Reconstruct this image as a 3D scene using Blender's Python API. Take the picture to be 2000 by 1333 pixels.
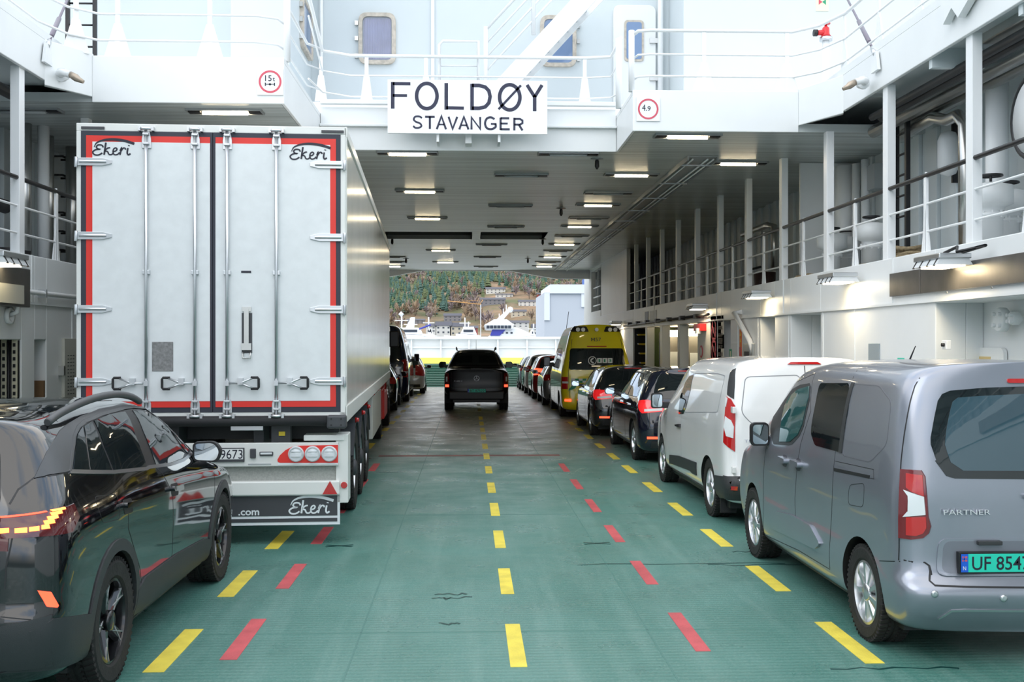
import bpy, bmesh, math, random
from mathutils import Vector, Matrix
from mathutils.bvhtree import BVHTree
random.seed(7)
for o in list(bpy.data.objects): bpy.data.objects.remove(o)
SC = bpy.context.scene
COL = SC.collection
R = math.radians
PI = math.pi
# ------------------------------------------------------------------ camera
CAMH, YAW, FPX = 2.02, R(2.29), 2100.0
cd = bpy.data.cameras.new('camera'); cam = bpy.data.objects.new('camera', cd); COL.objects.link(cam)
cam.location = (0, 0, CAMH); cam.rotation_euler = (R(90), 0, -YAW)
cd.sensor_width = 36; cd.lens = FPX / 2000 * 36; cd.shift_y = 0.0013; cd.clip_end = 5000; cd.clip_start = .05
SC.camera = cam
# ------------------------------------------------------------------ world and light
SC.view_settings.view_transform = 'Standard'; SC.view_settings.look = 'None'
SC.view_settings.gamma = 1; SC.view_settings.use_curve_mapping = False
SC.view_settings.exposure = 0.93
w = bpy.data.worlds.new('sky'); SC.world = w; w.use_nodes = True
nt = w.node_tree; nt.nodes.clear()
N = nt.nodes.new; LK = nt.links.new
out = N('ShaderNodeOutputWorld'); bg = N('ShaderNodeBackground'); tc = N('ShaderNodeTexCoord')
mp = N('ShaderNodeMapping'); mp.inputs['Scale'].default_value = (1.5, 1.5, 4.0); mp.inputs['Location'].default_value = (3.1, .4, 0)
ns = N('ShaderNodeTexNoise'); ns.inputs['Scale'].default_value = 1.6; ns.inputs['Detail'].default_value = 7; ns.inputs['Roughness'].default_value = .55
cr = N('ShaderNodeValToRGB'); cr.color_ramp.elements[0].position = .37; cr.color_ramp.elements[1].position = .56
cr.color_ramp.elements[0].color = (.50, .66, .88, 1); cr.color_ramp.elements[1].color = (1.0, .99, .97, 1)
sx = N('ShaderNodeSeparateXYZ'); hz = N('ShaderNodeMapRange'); hz.inputs['From Min'].default_value = -.03; hz.inputs['From Max'].default_value = .03
mx = N('ShaderNodeMixRGB'); mx.inputs['Color1'].default_value = (.10, .14, .14, 1)
LK(tc.outputs['Generated'], mp.inputs['Vector']); LK(mp.outputs[0], ns.inputs['Vector']); LK(ns.outputs['Fac'], cr.inputs['Fac'])
LK(tc.outputs['Generated'], sx.inputs[0]); LK(sx.outputs['Z'], hz.inputs['Value']); LK(hz.outputs[0], mx.inputs['Fac'])
LK(cr.outputs['Color'], mx.inputs['Color2']); LK(mx.outputs[0], bg.inputs['Color']); bg.inputs['Strength'].default_value = 1.2
LK(bg.outputs[0], out.inputs['Surface'])
sd = bpy.data.lights.new('sun', 'SUN'); sd.energy = .38; sd.angle = R(40); sd.color = (1, .97, .92)
so = bpy.data.objects.new('sun', sd); COL.objects.link(so)
so.rotation_euler = Vector((.55, .62, -.75)).to_track_quat('-Z', 'Y').to_euler()

# ------------------------------------------------------------------ pixel <-> place
cA, sA = math.cos(YAW), math.sin(YAW)
def atX(px, py, X):
    k = (px-1000)/FPX; zc = X/(k*cA+sA); return Vector((X, -k*zc*sA+zc*cA, CAMH-(py-669)*zc/FPX))
def atY(px, py, Y):
    k = (px-1000)/FPX; zc = Y/(cA-k*sA); return Vector((k*zc*cA+zc*sA, Y, CAMH-(py-669)*zc/FPX))
def atZ(px, py, z):
    zc = FPX*(CAMH-z)/(py-669); k = (px-1000)/FPX; return Vector((k*zc*cA+zc*sA, -k*zc*sA+zc*cA, z))

# ------------------------------------------------------------------ materials
MATS = {}
def mat(name, col, rough=.5, metal=0., emit=None, estr=0., coat=0., noise=0., nscale=8., bump=0., bscale=60., trans=0., alpha=1., spec=None):
    if name in MATS: return MATS[name]
    m = bpy.data.materials.new(name); m.use_nodes = True; t = m.node_tree
    b = t.nodes['Principled BSDF']
    b.inputs['Base Color'].default_value = (*col, 1); b.inputs['Roughness'].default_value = rough; b.inputs['Metallic'].default_value = metal
    b.inputs['Coat Weight'].default_value = coat; b.inputs['Coat Roughness'].default_value = .03
    if spec is not None: b.inputs['Specular IOR Level'].default_value = spec
    if trans: b.inputs['Transmission Weight'].default_value = trans
    if emit: b.inputs['Emission Color'].default_value = (*emit, 1); b.inputs['Emission Strength'].default_value = estr
    tcn = t.nodes.new('ShaderNodeTexCoord')
    n = t.nodes.new('ShaderNodeTexNoise'); n.inputs['Scale'].default_value = nscale; n.inputs['Detail'].default_value = 6
    t.links.new(tcn.outputs['Object'], n.inputs['Vector'])
    if noise:
        mr = t.nodes.new('ShaderNodeMixRGB'); mr.blend_type = 'MULTIPLY'
        mr.inputs['Color1'].default_value = (*col, 1)
        rp = t.nodes.new('ShaderNodeValToRGB'); rp.color_ramp.elements[0].position = .3; rp.color_ramp.elements[1].position = .65
        rp.color_ramp.elements[0].color = (1-noise,)*3+(1,); rp.color_ramp.elements[1].color = (1, 1, 1, 1)
        mr.inputs['Fac'].default_value = 1
        t.links.new(n.outputs['Fac'], rp.inputs['Fac']); t.links.new(rp.outputs[0], mr.inputs['Color2']); t.links.new(mr.outputs[0], b.inputs['Base Color'])
    if bump:
        n2 = t.nodes.new('ShaderNodeTexNoise'); n2.inputs['Scale'].default_value = bscale; n2.inputs['Detail'].default_value = 3
        t.links.new(tcn.outputs['Object'], n2.inputs['Vector'])
        bp = t.nodes.new('ShaderNodeBump'); bp.inputs['Strength'].default_value = bump; bp.inputs['Distance'].default_value = .01
        t.links.new(n2.outputs['Fac'], bp.inputs['Height']); t.links.new(bp.outputs[0], b.inputs['Normal'])
    MATS[name] = m; return m

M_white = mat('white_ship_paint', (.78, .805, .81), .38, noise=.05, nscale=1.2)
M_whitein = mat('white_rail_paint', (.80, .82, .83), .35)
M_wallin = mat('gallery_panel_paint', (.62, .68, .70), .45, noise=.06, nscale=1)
M_dark = mat('black_paint', (.012, .012, .014), .45)
M_blackrub = mat('black_rubber', (.018, .018, .02), .7, bump=.2, bscale=90)
M_steel = mat('stainless_steel', (.60, .60, .58), .28, 1., noise=.1, nscale=3)
M_dsteel = mat('dull_steel_strip', (.22, .21, .20), .38, .8, noise=.2, nscale=4)
M_galv = mat('galvanised_metal', (.62, .64, .66), .32, .9)
M_tube = mat('lit_tube', (1, .95, .8), .3, emit=(1, .82, .54), estr=14)
M_tubew = mat('lit_tube_white', (1, .95, .85), .3, emit=(1, .82, .52), estr=9)
M_tubeoff = mat('unlit_tube', (.42, .45, .46), .3)
M_lampbox = mat('lamp_tray', (.34, .36, .37), .4, .5)
M_red = mat('red_paint', (.62, .02, .025), .35)
M_signred = mat('sign_red', (.60, .08, .12), .4)
M_signwhite = mat('sign_white', (.80, .84, .86), .35)
M_ink = mat('sign_black', (.015, .015, .03), .45)
M_navy = mat('sign_navy', (.018, .020, .055), .45, noise=.25, nscale=20)
M_yellow = mat('yellow_paint', (.80, .60, .04), .5)
M_orange = mat('orange_paint', (.80, .20, .03), .5)
M_greensign = mat('green_sign', (.02, .30, .16), .5)
M_paper = mat('cream_sign', (.78, .78, .55), .5)
M_rope = mat('rope_fibre', (.42, .33, .20), .9, noise=.5, nscale=30, bump=.5)
M_plast = mat('grey_black_plastic', (.035, .037, .040), .5, bump=.15, bscale=200)
M_glassdk = mat('dark_glass', (.008, .012, .014), .03, spec=.8)
M_chrome = mat('chrome', (.8, .8, .82), .08, 1.)
M_lens = mat('clear_lens', (.75, .78, .80), .12, spec=.8)
M_redlens = mat('red_lens', (.50, .012, .012), .1, coat=.8)
M_redglow = mat('glowing_red_lens', (.9, .05, .02), .2, emit=(1, .07, .03), estr=1.6)
M_orangelit = mat('lit_orange_bar', (.9, .2, .05), .2, emit=(1, .16, .03), estr=3.0)
M_mirror = mat('mirror_glass', (.62, .70, .74), .03, 1.)
M_tyre = mat('tyre_rubber', (.022, .021, .020), .8, noise=.4, nscale=14, bump=.3, bscale=70)
M_alloy = mat('alloy_silver', (.62, .63, .65), .25, .85)
M_alloydk = mat('alloy_black', (.012, .012, .014), .22, .3, coat=.5)
M_plategreen = mat('plate_green', (.02, .62, .45), .4)
M_platewhite = mat('plate_white', (.78, .79, .78), .4)
M_plateblue = mat('plate_blue', (.01, .11, .62), .4)

def add_nodes(m):
    t = m.node_tree; return t, t.nodes, t.links, t.nodes['Principled BSDF']
def mat_deck():
    m = bpy.data.materials.new('green_deck_paint'); m.use_nodes = True; t, n, l, b = add_nodes(m)
    tcn = n.new('ShaderNodeTexCoord'); O = tcn.outputs['Object']
    def noise(scale, sc=(1, 1, 1), det=6, ro=.6):
        mpn = n.new('ShaderNodeMapping'); mpn.inputs['Scale'].default_value = sc; l.new(O, mpn.inputs[0])
        q = n.new('ShaderNodeTexNoise'); q.inputs['Scale'].default_value = scale; q.inputs['Detail'].default_value = det; q.inputs['Roughness'].default_value = ro
        l.new(mpn.outputs[0], q.inputs['Vector']); return q.outputs['Fac']
    def ramp(f, a, bb, ca, cb):
        q = n.new('ShaderNodeValToRGB'); q.color_ramp.elements[0].position = a; q.color_ramp.elements[1].position = bb
        q.color_ramp.elements[0].color = (*ca, 1); q.color_ramp.elements[1].color = (*cb, 1); l.new(f, q.inputs[0]); return q.outputs[0]
    def mixc(f, a, bb, mode='MIX'):
        q = n.new('ShaderNodeMixRGB'); q.blend_type = mode
        if isinstance(f, float): q.inputs[0].default_value = f
        else: l.new(f, q.inputs[0])
        for i, v in ((1, a), (2, bb)):
            if isinstance(v, tuple): q.inputs[i].default_value = (*v, 1)
            else: l.new(v, q.inputs[i])
        return q.outputs[0]
    base = ramp(noise(.45, (1, .5, 1)), .35, .65, (.034, .160, .126), (.092, .235, .200))
    streak = ramp(noise(1.2, (3.0, .18, 1), 8, .7), .48, .75, (0, 0, 0), (1, 1, 1))
    c = mixc(streak, base, mixc(.5, base, (.20, .34, .30)))
    grit = ramp(noise(60, (1, 1, 1), 3, .8), .45, .72, (0, 0, 0), (1, 1, 1))
    c = mixc(grit, c, mixc(.30, c, (.42, .52, .50)))
    # brown road dirt carried in under cover, ragged edge, paler tone carries the wet glare
    sx = n.new('ShaderNodeSeparateXYZ'); l.new(O, sx.inputs[0])
    ad = n.new('ShaderNodeMath'); ad.operation = 'MULTIPLY_ADD'; l.new(noise(.35, (1, .4, 1)), ad.inputs[0]); ad.inputs[1].default_value = 14; l.new(sx.outputs['Y'], ad.inputs[2])
    mr = n.new('ShaderNodeMapRange'); mr.inputs['From Min'].default_value = 24.5; mr.inputs['From Max'].default_value = 32.5; l.new(ad.outputs[0], mr.inputs['Value'])
    c = mixc(mr.outputs[0], c, ramp(noise(3, (.5, 3, 1)), .3, .7, (.17, .17, .135), (.32, .315, .26)))
    l.new(c, b.inputs['Base Color'])
    l.new(ramp(noise(1.5, (1, 1, 1)), .35, .65, (.24, .24, .24), (.46, .46, .46)), b.inputs['Roughness'])
    wv = n.new('ShaderNodeTexWave'); wv.bands_direction = 'Y'; wv.inputs['Scale'].default_value = 5.0; wv.inputs['Distortion'].default_value = 1.2
    l.new(O, wv.inputs[0])
    w2 = n.new('ShaderNodeTexWave'); w2.bands_direction = 'Y'; w2.inputs['Scale'].default_value = 1.9; w2.inputs['Distortion'].default_value = .4; l.new(O, w2.inputs[0])
    gm = n.new('ShaderNodeMapRange'); gm.inputs['From Min'].default_value = 16.5; gm.inputs['From Max'].default_value = 18.5; l.new(sx.outputs['Y'], gm.inputs['Value'])
    gr = n.new('ShaderNodeMath'); gr.operation = 'MULTIPLY'; l.new(w2.outputs['Fac'], gr.inputs[0]); l.new(gm.outputs[0], gr.inputs[1])
    hm = n.new('ShaderNodeMath'); hm.operation = 'MULTIPLY_ADD'; l.new(wv.outputs['Fac'], hm.inputs[0]); hm.inputs[1].default_value = .5; l.new(noise(90, (1, 1, 1), 3, .8), hm.inputs[2])
    h2 = n.new('ShaderNodeMath'); h2.operation = 'MULTIPLY_ADD'; l.new(gr.outputs[0], h2.inputs[0]); h2.inputs[1].default_value = 1.2; l.new(hm.outputs[0], h2.inputs[2]); hm = h2
    bp = n.new('ShaderNodeBump'); bp.inputs['Strength'].default_value = .35; bp.inputs['Distance'].default_value = .012
    l.new(hm.outputs[0], bp.inputs['Height']); l.new(bp.outputs[0], b.inputs['Normal'])
    return m
M_deck = mat_deck()
def mat_planks():
    m = bpy.data.materials.new('ceiling_plank_paint'); m.use_nodes = True; t, n, l, b = add_nodes(m)
    tcn = n.new('ShaderNodeTexCoord'); wv = n.new('ShaderNodeTexWave'); wv.bands_direction = 'Y'; wv.inputs['Scale'].default_value = 3.3; wv.inputs['Distortion'].default_value = 0
    l.new(tcn.outputs['Object'], wv.inputs[0])
    rp = n.new('ShaderNodeValToRGB'); rp.color_ramp.elements[0].position = .0; rp.color_ramp.elements[1].position = .12
    rp.color_ramp.elements[0].color = (.22, .24, .24, 1); rp.color_ramp.elements[1].color = (.60, .65, .65, 1)
    l.new(wv.outputs['Fac'], rp.inputs[0])
    q = n.new('ShaderNodeTexNoise'); q.inputs['Scale'].default_value = 1.3; mpn = n.new('ShaderNodeMapping'); mpn.inputs['Scale'].default_value = (.15, 6, 1)
    l.new(tcn.outputs['Object'], mpn.inputs[0]); l.new(mpn.outputs[0], q.inputs['Vector'])
    r2 = n.new('ShaderNodeValToRGB'); r2.color_ramp.elements[0].position = .35; r2.color_ramp.elements[1].position = .6
    r2.color_ramp.elements[0].color = (.72, .72, .72, 1); r2.color_ramp.elements[1].color = (1, 1, 1, 1); l.new(q.outputs['Fac'], r2.inputs[0])
    mm = n.new('ShaderNodeMixRGB'); mm.blend_type = 'MULTIPLY'; mm.inputs[0].default_value = 1
    l.new(rp.outputs[0], mm.inputs[1]); l.new(r2.outputs[0], mm.inputs[2]); l.new(mm.outputs[0], b.inputs['Base Color'])
    b.inputs['Roughness'].default_value = .32
    bp = n.new('ShaderNodeBump'); bp.inputs['Strength'].default_value = .5; bp.inputs['Distance'].default_value = .01
    l.new(rp.outputs[0], bp.inputs['Height']); l.new(bp.outputs[0], b.inputs['Normal']); return m
M_planks = mat_planks()

# ------------------------------------------------------------------ mesh helpers
class MB:
    def __init__(s): s.v = []; s.f = []; s.m = []; s.s = []
    def face(s, idx, mi=0, sm=False): s.f.append(idx); s.m.append(mi); s.s.append(sm)
    def box(s, x0, x1, y0, y1, z0, z1, mi=0, M=None):
        b = len(s.v)
        for x in (x0, x1):
            for y in (y0, y1):
                for z in (z0, z1):
                    p = Vector((x, y, z)); s.v.append(M @ p if M else p)
        for q in ((0,1,3,2),(4,6,7,5),(0,4,5,1),(2,3,7,6),(0,2,6,4),(1,5,7,3)): s.face([b+i for i in q], mi)
        return s
    def prism(s, poly, plane, d0, d1, mi=0, sm=False):
        b = len(s.v); n = len(poly)
        ar = sum(poly[i][0]*poly[(i+1)%n][1]-poly[(i+1)%n][0]*poly[i][1] for i in range(n))
        if ar < 0: poly = poly[::-1]
        for d in (d0, d1):
            for a, c in poly:
                s.v.append(Vector((a, d, c)) if plane == 'xz' else Vector((d, a, c)) if plane == 'yz' else Vector((a, c, d)))
        flip = (plane == 'xz') ^ (d1 < d0)
        A = [b+i for i in range(n)]; B = [b+n+i for i in range(n)]
        s.face(A if flip else A[::-1], mi); s.face(B[::-1] if flip else B, mi)
        for i in range(n):
            j = (i+1) % n; q = [b+i, b+j, b+n+j, b+n+i]; s.face(q[::-1] if flip else q, mi, sm)
        return s
    def tube(s, pts, r, n=8, mi=0, closed=False, caps=True):
        pts = [Vector(p) for p in pts]; b = len(s.v); k = len(pts); up = None
        rs = r if isinstance(r, (list, tuple)) else [r]*k
        for i, p in enumerate(pts):
            if closed: d = (pts[(i+1) % k]-pts[i-1])
            else: d = pts[min(i+1, k-1)]-pts[max(i-1, 0)]
            d.normalize()
            if up is None:
                up = Vector((0, 0, 1)) if abs(d.z) < .9 else Vector((1, 0, 0))
            u = d.cross(up).normalized(); w2 = u.cross(d).normalized(); up = w2
            for j in range(n):
                a = 2*PI*j/n; s.v.append(p+(u*math.cos(a)+w2*math.sin(a))*rs[i])
        for i in range(k if closed else k-1):
            a0 = b+i*n; a1 = b+((i+1) % k)*n
            for j in range(n): s.face([a0+j, a0+(j+1) % n, a1+(j+1) % n, a1+j], mi, n > 5)
        if caps and not closed:
            s.face([b+j for j in range(n)][::-1], mi); s.face([b+(k-1)*n+j for j in range(n)], mi)
        return s
    def lathe(s, prof, org, axis='z', n=16, mi=0, sm=True, caps=True):
        b = len(s.v); org = Vector(org); k = len(prof)
        for r, h in prof:
            for j in range(n):
                a = 2*PI*j/n; c, d = r*math.cos(a), r*math.sin(a)
                s.v.append(org+(Vector((c, d, h)) if axis == 'z' else Vector((h, c, d)) if axis == 'x' else Vector((d, h, c))))
        for i in range(k-1):
            for j in range(n): s.face([b+i*n+j, b+i*n+(j+1) % n, b+(i+1)*n+(j+1) % n, b+(i+1)*n+j], mi, sm)
        if not caps: return s
        if prof[0][0] > 1e-4: s.face([b+j for j in range(n)][::-1], mi)
        if prof[-1][0] > 1e-4: s.face([b+(k-1)*n+j for j in range(n)], mi)
        return s
    def stroke(s, pts, wd, plane, d0, d1, closed=False, mi=0):
        ws = wd if isinstance(wd, (list, tuple)) else [wd]*len(pts)
        P = [Vector(p) for p in pts]; k = len(P); Lr = []; Rr = []
        for i in range(k):
            if closed: d1v = (P[i]-P[i-1]); d2v = (P[(i+1) % k]-P[i])
            else: d1v = P[i]-P[max(i-1, 0)] if i else P[1]-P[0]; d2v = P[min(i+1, k-1)]-P[i] if i < k-1 else d1v
            d1v.normalize(); d2v.normalize(); d = (d1v+d2v)
            if d.length < 1e-4: d = d1v
            d.normalize(); nrm = Vector((-d.y, d.x)); sc = 1/max(.5, d.dot(d1v))
            Lr.append(P[i]+nrm*ws[i]*.5*sc); Rr.append(P[i]-nrm*ws[i]*.5*sc)
        for i in range(k if closed else k-1):
            j = (i+1) % k
            s.prism([tuple(Rr[i]), tuple(Rr[j]), tuple(Lr[j]), tuple(Lr[i])], plane, d0, d1, mi)
        return s
    def build(s, name, m=None, parent=None, bevel=0, seg=2, sharp=None):
        me = bpy.data.meshes.new(name); me.from_pydata([tuple(p) for p in s.v], [], s.f)
        ms = m if isinstance(m, (list, tuple)) else [m]
        for q in ms: me.materials.append(q)
        me.polygons.foreach_set('material_index', s.m); me.polygons.foreach_set('use_smooth', s.s); me.update()
        if sharp: me.set_sharp_from_angle(angle=R(sharp))
        o = bpy.data.objects.new(name, me); COL.objects.link(o)
        if parent: o.parent = parent
        if bevel:
            md = o.modifiers.new('bevel', 'BEVEL'); md.width = bevel; md.segments = seg; md.limit_method = 'ANGLE'; md.angle_limit = R(40)
        return o
def tag(o, label=None, cat=None, group=None, kind=None):
    if label: o['label'] = label
    if cat: o['category'] = cat
    if group: o['group'] = group
    if kind: o['kind'] = kind
    return o
def thing(name, label, cat, loc=(0, 0, 0), rz=0, group=None):
    o = bpy.data.objects.new(name, None); COL.objects.link(o); o.location = loc; o.rotation_euler = (0, 0, rz); o.empty_display_size = .2
    return tag(o, label, cat, group)
def struct(mb, name, m, label=None, **k):
    o = mb.build(name, m, **k); o['kind'] = 'structure'
    if label: o['label'] = label
    return o
def dup(root, loc, rz=None, label=None, group=None):
    r = root.copy(); COL.objects.link(r); r.location = loc
    if rz is not None: r.rotation_euler = (0, 0, rz)
    if label: r['label'] = label
    if group: r['group'] = group
    for ch in list(root.children):
        c = ch.copy(); COL.objects.link(c); c.parent = r
        for g in list(ch.children):
            d = g.copy(); COL.objects.link(d); d.parent = c
    return r
def text(name, s, m, parent, org, h, wdt=None, xdir=(1, 0, 0), ydir=(0, 0, 1), thick=.003, bold=0.):
    """lettering as a thin solid mesh; org = lower left corner, xdir = reading direction"""
    cu = bpy.data.curves.new(name, 'FONT'); cu.body = s; cu.size = 1; cu.extrude = .5; cu.offset = bold; cu.resolution_u = 3
    to = bpy.data.objects.new('t', cu); COL.objects.link(to)
    bpy.context.view_layer.update()
    me = bpy.data.meshes.new_from_object(to.evaluated_get(bpy.context.evaluated_depsgraph_get())); bpy.data.objects.remove(to)
    xs = [v.co.x for v in me.vertices]; ys = [v.co.y for v in me.vertices]
    x0, y0 = min(xs), min(ys); sy = h/(max(ys)-y0); sxx = sy if wdt is None else wdt/(max(xs)-x0)
    X = Vector(xdir).normalized(); Y = Vector(ydir).normalized(); Z = X.cross(Y); O = Vector(org)
    for v in me.vertices: v.co = O+X*((v.co.x-x0)*sxx)+Y*((v.co.y-y0)*sy)+Z*(v.co.z*thick)
    me.materials.clear(); me.materials.append(m)
    o = bpy.data.objects.new(name, me); COL.objects.link(o)
    if parent: o.parent = parent
    return o
def arc(cx, cy, rx, ry, a0, a1, n=20):
    return [(cx+rx*math.cos(R(a0+(a1-a0)*i/n)), cy+ry*math.sin(R(a0+(a1-a0)*i/n))) for i in range(n+1)]
def spline(pts, n=8, closed=False):
    o = []; k = len(pts); P = [Vector(p) for p in pts]
    for i in range(k if closed else k-1):
        p0 = P[i-1] if (closed or i) else P[i]; p1 = P[i]; p2 = P[(i+1) % k]; p3 = P[(i+2) % k] if (closed or i+2 < k) else p2
        for j in range(n):
            t = j/n; o.append(tuple(.5*((2*p1)+(p2-p0)*t+(2*p0-5*p1+4*p2-p3)*t*t+(-p0+3*p1-3*p2+p3)*t**3)))
    if not closed: o.append(tuple(P[-1]))
    return o
def roundpoly(poly, r, n=4):
    o = []; k = len(poly)
    for i in range(k):
        p = Vector(poly[i][:2]); a = Vector(poly[i-1][:2])-p; b = Vector(poly[(i+1) % k][:2])-p
        rr = poly[i][2] if len(poly[i]) > 2 else r
        t = min(rr, a.length*.48, b.length*.48)
        if t < 1e-4: o.append(tuple(p)); continue
        A = p+a.normalized()*t; B = p+b.normalized()*t
        for j in range(n+1):
            u = j/n; o.append(tuple(A*(1-u)**2+p*2*u*(1-u)+B*u*u))
    return o
def rrect(x0, x1, z0, z1, r, n=4): return roundpoly([(x0, z0), (x1, z0), (x1, z1), (x0, z1)], r, n)
EKERI = [  # script logo strokes in a 4.2 x 1.9 frame: (points, width)
 ([(.98,.90),(.86,1.14),(.52,1.16),(.36,.92),(.52,.70),(.66,.68),(.30,.62),(.04,.34),(.20,.04),(.58,.02),(.90,.26)], .12),
 ([(1.22,1.45),(1.06,.05)], .14), ([(1.60,.88),(1.36,.80),(1.14,.50),(1.36,.42),(1.50,.10),(1.72,.08),(1.86,.24)], .11),
 ([(1.84,.42),(2.10,.50),(2.22,.72),(2.10,.86),(1.92,.72),(1.86,.36),(1.98,.08),(2.25,.10),(2.46,.34)], .11),
 ([(2.50,.50),(2.62,.86),(2.56,.45),(2.48,.05)], .12), ([(2.58,.50),(2.78,.84),(2.96,.82),(2.98,.66)], .11),
 ([(3.20,.86),(3.14,.30),(3.24,.08),(3.44,.22)], .13), ([(3.28,1.10),(3.30,1.20)], .15),
 ([(.16,.92),(.40,1.42),(1.05,1.75),(1.90,1.84),(2.80,1.72),(3.40,1.52),(3.78,1.36)], [.04]*20)]
def ekeri(name, m, parent, x, z, wd, y, thick=.003, zs=.80):
    k = wd/3.75; mb = MB()
    for i, (pts, w_) in enumerate(EKERI):
        sp = [(x+p[0]*k, z+p[1]*k*zs) for p in spline(pts, 5)]
        if i == 8:
            n = len(sp); ws = [(.05+.20*math.sin(min(1, j/(n-1)*1.15)*PI*.62))*k for j in range(n)]
        else: ws = w_*k*1.15
        mb.stroke(sp, ws, 'xz', y-thick, y)
    return mb.build(name, m, parent)
# ================================================================== THE SHIP
XW = 5.2; CZ = 5.12; CURB = 3.06; BZ0, BZ1 = 5.24, 5.74; YB = -14
YL, YR_, YC, YE = 14.04, 15.64, 17.37, 46.2
# ---- floor with its painted lines as parts
fl = struct(MB().box(-9, 9, YB, 48.6, -.3, 0), 'floor', M_deck)
M_lyel = mat('yellow_line_paint', (.86, .70, .085), .55, noise=.25, nscale=5, bump=.3)
M_lred = mat('red_line_paint', (.60, .095, .105), .55, noise=.3, nscale=5, bump=.3)
def dashes(name, X, ys, wd, m, lab):
    mb = MB()
    for a, b in ys: mb.box(X-wd/2, X+wd/2, a, b, 0, .0025)
    tag(mb.build(name, m, fl), lab)
yy = []
for y0, y1 in ((1304,1220),(1161,1111),(1071,1037),(1008,983),(963,943),(925,911),(897,886),(877,867),(859,849),(844,836),(831,824),(820,814)):
    yy.append((atZ(1000, y0, 0).y, atZ(1000, y1, 0).y))
yy += [(a, a+1.2) for a in (31.6, 34.2, 36.8, 39.4, 42)]
dashes('lane_line', .31, [(a, b) for a, b in yy]+[(4.2, 5.2)], .105, M_lyel, 'yellow dashed centre line')
yr = [(atZ(1600, a, 0).y, atZ(1600, b, 0).y) for a, b in ((1298,1216),(1155,1105),(1067,1033),(1006,981),(960,941),(923,908),(896,884),(874,865),(856,848),(841,835),(829,823))]
dashes('lane_line', 2.55, yr+[(32+2.6*i, 33.2+2.6*i) for i in range(5)], .125, M_lyel, 'yellow dashed line at the right lane')
yl = [(atZ(400, a, 0).y, atZ(400, b, 0).y) for a, b in ((1313,1230),(1167,1116),(1074,1039),(1010,985),(962,943),(924,908),(895,884))]
dashes('lane_line', -1.93, yl+[(atZ(760, a, 0).y, atZ(760, b, 0).y) for a, b in ((877,866),(857,850),(842,836),(829,823),(818,812),(806,801),(797,792))]+[(36+2.6*i, 37.2+2.6*i) for i in range(4)], .13, M_lyel, 'yellow dashed line at the left lane')
rr_ = [(atZ(1300, a, 0).y, atZ(1300, b, 0).y) for a, b in ((1274,1198),(1142,1096),(1059,1026),(1000,975),(955,936),(921,905))]
dashes('lane_line', 1.53, rr_, .10, M_lred, 'red dashed line right of centre')
rl = [(atZ(500, a, 0).y, atZ(500, b, 0).y) for a, b in ((1289,1210),(1151,1103),(1064,1031),(1004,978),(957,938),(922,907))]
dashes('lane_line', -1.53, rl, .11, M_lred, 'red dashed line left of centre')
mb = MB().box(-1.6, 1.62, 19.05, 19.3, 0, .0022); tag(mb.build('cross_line', mat('worn_red_line', (.30, .10, .085), .5, noise=.7, nscale=2.5), fl), 'worn red cross line')
M_crack = mat('deck_seal_mark', (.006, .05, .045), .35)
mb = MB()
def scribble(px, py, w_, seed, th=.03):
    rnd = random.Random(seed); p = atZ(px, py, 0); pts = [(p.x-w_/2+w_*i/8, p.y+rnd.uniform(-.035, .035)) for i in range(9)]
    mb.stroke(pts, [th*rnd.uniform(.4, 1) for _ in pts], 'xy', 0, .002)
for a in ((1330,1102,1.9,1),(1480,1104,.9,2),(880,1161,.25,3),(895,1168,.22,4),(862,1170,.15,5),(877,1219,.15,6),(1745,1305,.8,7),(1480,1078,.5,8),(760,923,.4,9),(1080,922,.4,10)): scribble(*a)
for px, py in ((663,1067),(1166,1062)):
    p = atZ(px, py, 0)
    for sg in (-1, 1): mb.stroke([(p.x-.13, p.y-.05*sg), (p.x+.13, p.y+.05*sg)], .03, 'xy', 0, .002)
mb.build('seal_mark', M_crack, fl)
mb = MB()
for X in (-.75, 1.25): mb.box(X-.006, X+.006, YB, 48.5, 0, .0018)
for Y in (7.5, 12.6, 19.9, 27.2, 34.5): mb.box(-5.1, 5.1, Y-.006, Y+.006, 0, .0018)
mb.build('deck_seam', mat('deck_weld_seam', (.08, .20, .17), .5), fl)

# ---- side walls below the galleries (openings with real depth)
def side_wall(name, sgn, opens, top, y1):
    mb = MB(); X0, X1 = (XW, XW+.35) if sgn > 0 else (-XW-.35, -XW); ys = YB
    for a, b, d, zt, zb in sorted(opens):
        mb.box(X0, X1, ys, a, 0, CURB); mb.box(X0, X1, a, b, zt, CURB)
        if zb > 0: mb.box(X0, X1, a, b, 0, zb)
        xb = sgn*(XW+d); mb.box(min(xb, xb+sgn*.06), max(xb, xb+sgn*.06), a-.06, b+.06, 0, zt+.06)
        if d > .35:
            xa, xc = sorted((sgn*(XW+.35), xb))
            mb.box(xa, xc, a-.06, a, 0, zt+.06); mb.box(xa, xc, b, b+.06, 0, zt+.06); mb.box(xa, xc, a, b, zt, zt+.06)
        ys = b
    mb.box(X0, X1, ys, y1, 0, CURB)
    # gallery floor and outer shell
    xa, xc = sorted((sgn*(XW+.35), sgn*6.9)); mb.box(xa, xc, YB, y1, CURB-.25, CURB-.15)
    return struct(mb, name, M_white, bevel=.012)
side_wall('wall_right', 1, [(4.5,11.8,.55,2.46,0),(15.72,17.2,.5,2.46,0),(18.1,19.0,.5,2.46,0),(21.2,22.0,.5,2.46,0),(24.3,33.9,1.6,2.46,0)], 2.46, 48.5)
side_wall('wall_left', -1, [(12.05,12.72,.34,2.05,.4),(13.1,13.46,.34,2.05,.4)], 2.05, 48.5)
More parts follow.
